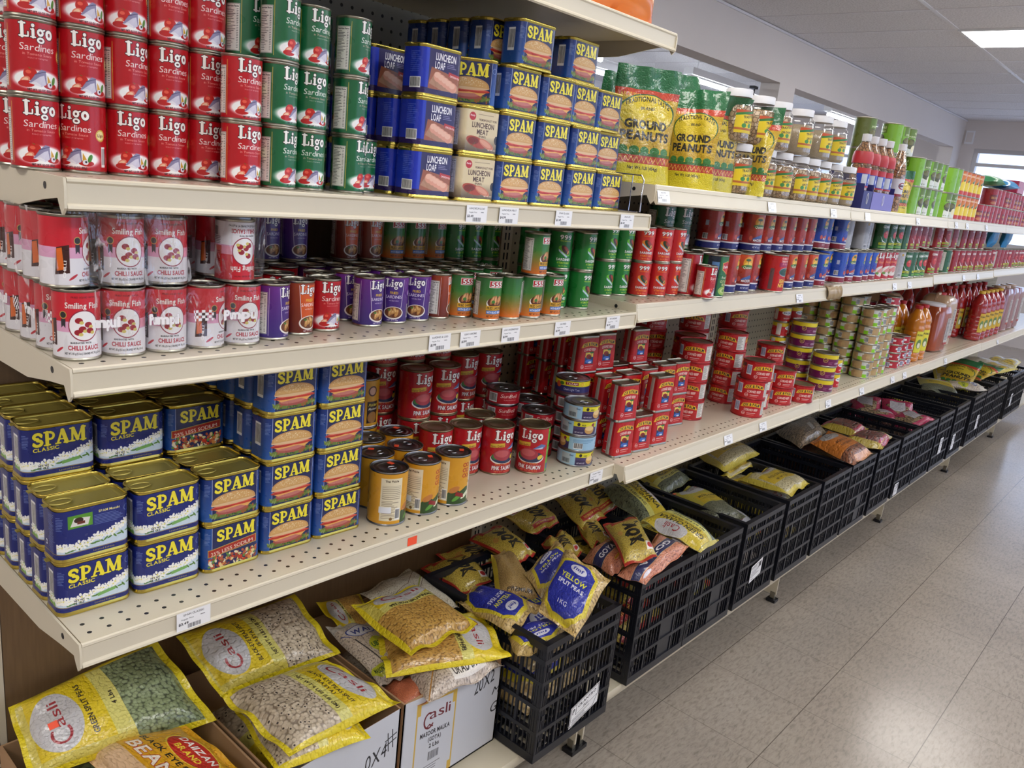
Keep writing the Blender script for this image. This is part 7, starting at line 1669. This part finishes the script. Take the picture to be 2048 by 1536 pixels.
OB = ribbed_bottle('oil_bottle', 'orange_oil', 'red_cap', .265, .043); RB = ribbed_bottle('sauce_bottle', 'red_sauce', 'yellow_cap', .29, .045, 'd8b02c'); RB2 = ribbed_bottle('tall_sauce_bottle', 'red_sauce', 'red_cap', .31, .040, 'c8a02c')
for i, (x, y) in enumerate(((-.045, 3.725), (-.045, 3.825), (-.150, 3.735), (-.150, 3.835))): put(OB, x, y, zsh(1, 3.8), -.2, 'orange ribbed bottle with red cap, %s' % ('nearer front one', 'farther front one', 'nearer one behind', 'farther one behind')[i], 'bottle', 'orange ribbed bottles')
for i, (x, y) in enumerate(((-.25, 3.44), (-.25, 3.54), (-.33, 3.50))): put(RB2, x, y, zsh(1, 3.4), 0, 'dark red bottle behind the low red tins, %s' % ORD[i + 1], 'bottle', 'dark red bottles behind tins')
def jug(name, liq, w_, h_, cap, capr, label_side=True, handle=False):
    root = proto(name); b = MB(); lv = [(.86, 0), (1, .01), (1, h_ * .80), (.94, h_ * .88), (.70 if handle else .86, h_ * .95), (capr / w_ * 2 * .96, h_ * .955)]
    N_ = 29; v = []; F = []
    for s, z in lv:
        L_ = rrect(w_ * s, w_ * s, w_ * s * .22, 6)[:-1]; n_ = len(L_); v += [(x, y, z) for x, y in L_]
    for j in range(len(lv) - 1):
        for i in range(n_): F.append((j * n_ + i, j * n_ + (i + 1) % n_, (j + 1) * n_ + (i + 1) % n_, (j + 1) * n_ + i))
    F.append(tuple(reversed(range(n_)))); F.append(tuple((len(lv) - 1) * n_ + i for i in range(n_))); b.add(v, F, M[liq]); proto_child(root, 'jug_body', b, angle=.7)
    b = MB(); b.lathe([(capr, h_ * .945), (capr + .002, h_ * .95), (capr + .002, h_ * .99), (capr - .002, h_), (0, h_)], 30, M[cap]); proto_child(root, 'cap', b)
    if label_side:
        a = Art(40, 120, 'c8c4c0', 2); a.small(5, 112, 30, 16, '4a4448', 6, 3); a.rect(0, 0, 40, 10, 'a83a34'); b = MB(); x = w_ / 2 + .0006
        b.add([(x, w_ * .12, h_ * .16), (x, w_ * .38, h_ * .16), (x, w_ * .38, h_ * .72), (x, w_ * .12, h_ * .72)], [(0, 1, 2, 3)], print_mat(name + '_label', a), [[(0, 0), (1, 0), (1, 1), (0, 1)]]); proto_child(root, 'label', b, smooth=False)
    if handle: b = MB(); b.tube([(0, -w_ * .30, h_ * .80), (0, -w_ * .44, h_ * .86), (0, -w_ * .36, h_ * .96), (0, -w_ * .16, h_ * .97)], .010, M[liq], 8); proto_child(root, 'handle', b)
    return root
put(jug('paste_tub', 'brown_paste', .165, .245, 'white_lid', .060), -.105, 4.20, zsh(1, 4.2), -.15, 'large square tub of brown-red paste with white lid', 'tub')
JH = jug('handled_jug', 'tan_jug', .15, .285, 'red_cap', .022, handle=True)
put(JH, -.135, 4.45, zsh(1, 4.4), -.1, 'tan jug with red cap and handle behind the brown tub', 'jug'); put(JH, -.300, 4.06, zsh(1, 4.4), -.1, 'tan jug at the back of the shelf behind the tub', 'jug')
k = 0
for x, y in ((-.150, 4.64), (-.150, 4.76), (-.155, 4.95), (-.048, 4.98), (-.048, 5.09), (-.155, 5.10), (-.05, 5.22), (-.155, 5.26), (-.05, 5.34), (-.16, 5.40), (-.05, 5.47), (-.16, 5.54)):
    k += 1; put(RB if x > -.1 else RB2, x, y, zsh(1, y), -.2, 'red sauce bottle, %s in the %s line past the tub' % (ORD[k], 'front' if x > -.1 else 'back'), 'bottle', 'red sauce bottles')
JP = jug('syrup_jug', 'pink_syrup', .16, .29, 'tan_jug', .03, label_side=True)
for i in range(3): put(JP, -.10, 5.70 + .18 * i, zsh(1, 5.7), -.1, 'dull pink jug, %s after the red sauce bottles' % ORD[i + 1], 'jug', 'dull pink jugs')
for i in range(9): put(RB2, -.26 - .09 * (i % 2), 4.30 + .15 * i, zsh(1, 5), 0, 'red sauce bottle deep on the shelf, %s along' % ORD[i + 1], 'bottle', 'red sauce bottles')
# cartons above the far tins
M['green_pack'] = mat('green_pack', '3f8a5c', .35, noise=.2, nscale=20); M['blue_pack'] = mat('blue_pack', '3c9cd8', .25, noise=.15, nscale=20); M['red_pack'] = mat('red_pack', 'a82848', .35, noise=.15, nscale=20)
zt = 1.4663 + .0901 * 2
bag('foil_pouch', quad((-.075, 4.52, zt + .028), .20, .16, 1.55, .0), M['green_pack'], .05, 'green foil pouch lying on the gold-banded tins', 'pouch', seed=41, nu=14, nv=14)
bag('foil_pouch', quad((-.075, 4.86, zt + .028), .22, .16, 1.50, .0), M['blue_pack'], .05, 'bright blue foil pouch lying on the gold-banded tins', 'pouch', seed=42, nu=14, nv=14)
b = MB(); b.box(-.05, .05, -.09, .09, 0, .07, M['red_pack']); o = ob('carton', b, None, smooth=False, loc=(-.07, 5.15, zt + .0003)); bev = o.modifiers.new('b', 'BEVEL'); bev.width = .004; tag(o, 'dark pink carton on the gold-banded tins past the blue pouch', 'carton')
bag('foil_pouch', quad((-.09, 5.12, 1.222 + .111 + .085), .17, .15, .0, 1.45), M['blue_pack'], .05, 'pale blue pouch standing on tins, near the end of the middle shelf', 'pouch', seed=43, nu=14, nv=14)
bag('foil_pouch', quad((-.08, 5.45, 1.222 + .111 + .085), .17, .15, .0, 1.45), M['blue_pack'], .05, 'second pale blue pouch farther along the middle shelf', 'pouch', seed=44, nu=14, nv=14)
# orange bag on the topmost shelf
def f_or(a, w, h): a.vgrad(0, 0, w, h, 'e8781c', 'e8b04c'); a.p[..., 3] = 1; a.ell(w * .70, h * .30, 10, 9, '3c5cb0'); a.ell(w * .76, h * .26, 9, 10, '8c3c6c'); a.ell(w * .78, h * .36, 7, 6, 'c84c3c'); a.text('1.5 LB', w * .24, h * .30, 9, '8c3c10', w=30); a.small(w * .16, h * .26, 60, 2, '8c3c10', 5, 2); a.text('CHIPS', w * .5, h * .6, 36, 'b83c1c', w=180)
OM = print_mat('orange_bag_print', simple_art(280, 220, f_or), .25, .6)
bag('snack_bag', [(-.085, .925, 1.998), (-.085, 1.195, 1.998), (-.050, 1.190, 1.7835), (-.050, .925, 1.7835)], OM, .07, 'orange printed snack bag standing on the topmost shelf', 'bag', seed=45)

# ---------------------------------------------------------------- cardboard boxes on the base deck
M['white_card'] = mat('white_card', 'cfd2d8', .7, noise=.03, nscale=12)
def casli_box(kind):
    a = Art(300, 230, 'cdd0d8', 2.0)
    if kind == 0:
        a.rect(38, 0, 118, 216, 'd0ac4c'); a.poly([(42, 30), (50, 30), (50, 6), (144, 6), (144, 30), (152, 30), (152, 186), (144, 186), (144, 210), (50, 210), (50, 186), (42, 186)], 'cdd0d8')
        a.text('asli', 108, 168, 26, '6a1c24', w=62, bold=0); a.line([(76 + 14 * math.cos(math.radians(t)), 166 + 18 * math.sin(math.radians(t))) for t in range(70, 330, 15)], 4, '6a1c24'); a.line([(70, 150), (78, 156), (88, 150)], 3, '6a1c24')
        a.text('MASOOR MALKA', 97, 130, 11, '26242a', w=88); a.text('(GOTA)', 97, 114, 10, '26242a', w=38); a.text('2 Lbs', 97, 98, 10, '26242a', w=30); a.barcode(80, 64, 34, 26, '26242a', 'cdd0d8'); a.small(62, 52, 70, 3, '4a4650', 7, 2); a.small(66, 26, 60, 2, '4a4650', 7, 2)
        a.rect(0, 0, 6, 230, 'b4b6be'); a.text('20X2', 245, 186, 34, '1c1c22', w=66, bold=0, skew=.25, rot=.25); a.text('M', 286, 150, 22, '1c1c22', w=22, bold=0, skew=.3); a.text('G', 284, 96, 30, '1c1c22', w=22, bold=0, skew=.2)
    else:
        a.rect(150, 0, 12, 150, 'd0ac4c'); a.rect(60, 140, 100, 8, 'd0ac4c'); a.text('0X4', 238, 130, 34, '1c1c22', w=58, bold=0, skew=.25, rot=.2); a.line([(272, 144), (268, 186)], 2.4, '1c1c22'); a.line([(284, 148), (280, 190)], 2.4, '1c1c22'); a.line([(262, 158), (292, 166)], 2.4, '1c1c22'); a.line([(262, 170), (292, 178)], 2.4, '1c1c22')
    return a
BXM = [print_mat('box_front_print', casli_box(0), .65, 0), print_mat('box_front_print_b', casli_box(1), .65, 0)]
def box(y0, y1, h, label, front=None, white=True, h2=None, x1=-.030, x0=-.405):
    r = empty('cardboard_box', (x1, y0, .1655)); tag(r, label, 'box', 'cardboard boxes on the base deck'); L_ = y1 - y0; Dp = x1 - x0; t = .004; h2 = h2 or h; ex = M['white_card'] if white else M['kraft']
    b = MB(); b.box(-Dp, 0, 0, L_, 0, t, ex)
    b.box(-Dp, 0, 0, t, t, h, M['kraft']); b.box(-Dp, 0, L_ - t, L_, t, h2, M['kraft']); b.box(-Dp, -Dp + t, t, L_ - t, t, h, M['kraft']); b.box(-t, -.0008, t, L_ - t, t, h - .001, M['kraft'])
    ob('box_body', b, r, smooth=False)
    b = MB(); x = .0; v = [(x, 0, 0), (x, L_, 0), (x, L_, h2), (x, 0, h), (x - .0007, 0, 0), (x - .0007, L_, 0), (x - .0007, L_, h2), (x - .0007, 0, h)]
    b.add(v[:4], [(0, 1, 2, 3)], BXM[front] if front is not None else ex, [[(0, 0), (1, 0), (1, 1), (0, 1)]]); b.add(v[4:], [(3, 2, 1, 0)], M['kraft']); b.add(v, [(3, 2, 6, 7), (0, 3, 7, 4), (2, 1, 5, 6)], M['kraft'])
    ob('front_panel', b, r, smooth=False)
    return r
box(.012, .318, .232, 'brown cardboard box under the near end holding green split peas', white=False)
box(.330, .612, .222, 'white cardboard box with handwritten mark holding black-eye peas', front=1, h2=.235)
box(.620, .918, .238, 'white cardboard box with gold-framed printed panel facing the aisle', front=0, h2=.205)
# bags lying underneath
U = [((-.22, .165, .30), .36, .27, 'green', 'the first box'), ((-.22, .47, .28), .36, .25, 'bep', 'the second box'), ((-.22, .77, .28), .34, .27, 'rice', 'the third box'),
     ((-.13, 1.07, .26), .335, .245, 'fmf', 'the near crate'), ((-.13, 1.07, .37), .335, .245, 'fmf', 'the near crate, upper'), ((-.15, 1.49, .26), .335, .245, 'aqy', 'the second crate'), ((-.15, 1.49, .38), .335, .245, 'aqy', 'the second crate, upper'),
     ((-.15, 1.782, .26), .335, .245, 'moong', 'the third crate'), ((-.15, 1.782, .38), .335, .245, 'chana', 'the third crate, upper'), ((-.15, 2.10, .27), .335, .245, 'rice', 'the moong crate'), ((-.15, 2.10, .36), .33, .24, 'moong', 'the moong crate, upper'),
     ((-.15, 2.424, .27), .335, .245, 'seed', 'the seed crate'), ((-.15, 2.424, .37), .33, .24, 'seed', 'the seed crate, upper'), ((-.15, 3.05, .28), .335, .245, 'brownnut', 'the orange bag crate'), ((-.15, 3.05, .39), .33, .24, 'brownnut', 'the orange bag crate, upper'), ((-.15, 3.38, .28), .335, .245, 'speck', 'the nut crate'), ((-.15, 3.38, .39), .33, .24, 'speck', 'the nut crate, upper'),
     ((-.15, 4.02, .28), .335, .245, 'speck', 'the pink bag crate'), ((-.15, 4.02, .36), .33, .24, 'speck', 'the pink bag crate, upper'), ((-.15, 5.09, .30), .335, .245, 'rice', 'a far crate'), ((-.15, 5.41, .32), .335, .245, 'seed', 'the green pouch crate'), ((-.15, 5.72, .32), .335, .245, 'seed', 'the crate by the post'), ((-.15, 6.16, .32), .335, .245, 'rice', 'the crate past the post'), ((-.15, 6.46, .32), .335, .245, 'seed', 'the last crate'), ((-.15, 4.70, .28), .335, .245, 'rice', 'the crate with a low label')]
for i, (c, L_, W_, k_, wh) in enumerate(U): bag('pulse_bag', quad(c, L_, W_, 0.0), BM[k_], .11, 'bag lying flat underneath in ' + wh, 'bag', 'bags lying underneath', seed=60 + i, nu=14, nv=14)
for c, L_, W_, yaw, tilt, k_, lab in far: bag('pulse_bag', quad(c, L_, W_, yaw, tilt), BM[k_], .04, lab, 'bag', seed=len(lab), nu=16, nv=16)

# ---------------------------------------------------------------- shrink film round the tin packs
def film_art():
    a = Art(600, 80, 'ffffff', 2.4, alpha=True)
    for x in (50, 165, 262, 345, 458, 560): a.text('Pumpui', x, 36, 13, 'ffffff', w=46, out='e8b4cc', ow=.5)
    for x in (92, 205, 388, 500):
        for i in range(8):
            for j in range(4):
                if (i + j) % 2: a.rect(x + i * 3.6, 36 + j * 3.6, 3.6, 3.6, 'ffffff')
    return a
def film_mat(name, art, base=.10, white=.5):
    m, N, L, B = new_mat(name); out = N['Material Output']; tr = N.new('ShaderNodeBsdfTransparent'); gl = N.new('ShaderNodeBsdfGlossy'); gl.inputs['Roughness'].default_value = .10; df = N.new('ShaderNodeBsdfDiffuse'); df.inputs[0].default_value = lin('f4f2f6')
    tc = N.new('ShaderNodeTexCoord'); nz = N.new('ShaderNodeTexNoise'); nz.inputs['Scale'].default_value = 55; nz.inputs['Detail'].default_value = 3; nz.inputs['Distortion'].default_value = 1.5; mp = N.new('ShaderNodeMapping'); mp.inputs['Scale'].default_value = (1, 1, .35)
    L.new(tc.outputs['Object'], mp.inputs[0]); L.new(mp.outputs[0], nz.inputs['Vector'])
    bp = N.new('ShaderNodeBump'); bp.inputs['Strength'].default_value = .8; bp.inputs['Distance'].default_value = .004; L.new(nz.outputs['Fac'], bp.inputs['Height']); L.new(bp.outputs[0], gl.inputs['Normal'])
    m1 = N.new('ShaderNodeMixShader'); m1.inputs[0].default_value = base; L.new(tr.outputs[0], m1.inputs[1]); L.new(gl.outputs[0], m1.inputs[2])
    rp = N.new('ShaderNodeMapRange'); rp.inputs['From Min'].default_value = .62; rp.inputs['From Max'].default_value = .72; rp.inputs['To Max'].default_value = white; L.new(nz.outputs['Fac'], rp.inputs['Value']); fac = rp.outputs[0]
    if art is not None:
        t = N.new('ShaderNodeTexImage'); t.image = art.image(name); fac = math_node(N, L, 'MAXIMUM', fac, t.outputs['Alpha'])
    m2 = N.new('ShaderNodeMixShader'); L.new(fac, m2.inputs[0]); L.new(m1.outputs[0], m2.inputs[1]); L.new(df.outputs[0], m2.inputs[2]); L.new(m2.outputs[0], out.inputs[0]); return m
FM = [film_mat('printed_shrink_film', film_art()), film_mat('shrink_film', None, .12, .45)]
def film(cs, z0, z1, m, label, seed, r=.0292, tail=0.0, ext=.0):
    """film hugging the outer line of tins whose centres are cs, in order"""
    pts = []; rd = random.Random(seed)
    for i, c in enumerate(cs):
        a = Vector(cs[max(0, i - 1)]); b_ = Vector(cs[min(len(cs) - 1, i + 1)]); t = (b_ - a).normalized(); n = Vector((t.y, -t.x))
        p = Vector(c) + n * r; pts.append((p, n))
        if i < len(cs) - 1:
            q = (Vector(c) + Vector(cs[i + 1])) / 2; t2 = (Vector(cs[i + 1]) - Vector(c)).normalized(); n2 = Vector((t2.y, -t2.x)); pts.append((q + n2 * (r - .004), n2))
    fine = []
    for i in range(len(pts) - 1):
        for k_ in range(6):
            s = k_ / 6; s2 = s * s * (3 - 2 * s); fine.append((pts[i][0].lerp(pts[i + 1][0], s2 if i % 2 else s2), pts[i][1].lerp(pts[i + 1][1], s).normalized()))
    fine.append(pts[-1]); nz_ = 12; V = []; F = []; UV = []; L_ = len(fine)
    ph = [(rd.uniform(0, 6), rd.uniform(.2, .9), rd.uniform(2, 9)) for _ in range(5)]
    for i, (p, n) in enumerate(fine):
        for j in range(nz_ + 1):
            v = j / nz_; w_ = sum(math.sin(a + b_ * i + c * v) for a, b_, c in ph) * .0006 + .0012
            V.append((p.x + n.x * w_, p.y + n.y * w_, z0 + (z1 - z0) * v))
    for i in range(L_ - 1):
        for j in range(nz_):
            a = i * (nz_ + 1) + j; F.append((a, a + nz_ + 1, a + nz_ + 2, a + 1)); u0, u1 = i / (L_ - 1), (i + 1) / (L_ - 1); UV.append([(u0, j / nz_), (u1, j / nz_), (u1, (j + 1) / nz_), (u0, (j + 1) / nz_)])
    b = MB(); b.add(V, F, m, UV); o = ob('shrink_film', b, None, angle=2.5); tag(o, label, 'plastic film', 'shrink film round the squid tins'); return o
yb = (.031, .0868, .1426, .1984, .2542); yt = (.022, .0900, .1475)
film([(-.056 - .0562 * i, .031) for i in (4, 3, 2, 1)] + [(-.058, .033)] + [(-.056, y) for y in yb[1:]] + [(-.070, .2605), (-.10, .262)], Z2 + .003, Z2 + .086, FM[0], 'printed clear shrink film round the bottom squid tins', 1)
film([(-.064 - .0562 * i, .022) for i in (4, 3, 2, 1)] + [(-.066, .024)] + [(-.064, y) for y in yt[1:]] + [(-.080, .165), (-.11, .163)], Z2 + .0905, Z2 + .180, FM[1], 'clear crumpled shrink film round the top squid tins', 2)
film([(-.090, .240), (-.064, .248), (-.066, .262), (-.10, .262)], Z2 + .0905, Z2 + .180, FM[1], 'clear shrink film round the upside-down squid tin', 3)

# ---------------------------------------------------------------- small things on the walls beyond
def spot():
    r = empty('spotlight', (-2.13, 5.86, 2.31)); b = MB(); b.tube([(0, 0, .0), (0, 0, -.10)], .006, M['black'], 6); b.box(-.02, .02, -.05, .02, -.02, .0, M['black']); ob('bracket', b, r)
    b = MB(); b.tube([(0, -.01, -.10), (.03, -.06, -.14)], .022, M['black'], 10); b.tube([(.03, -.06, -.14), (.055, -.10, -.165)], .030, M['white_lid'], 12); ob('lamp_head', b, r)
    tag(r, 'small black and white spotlight on the side of the wall opening', 'spotlight')
spot()
b = MB(); b.box(-.05, .05, -.02, 0, -.08, .08, M['white_lid']); b.box(-.035, .035, -.024, -.02, -.06, .06, M['wall']); o = ob('wall_sensor', b, None, smooth=False, loc=(-1.88, YE, 2.50)); tag(o, 'small white sensor box on the end wall near the corner', 'sensor')
b = MB(); b.box(-.9, .9, -.03, 0, -.05, .05, M['tin_dark'])
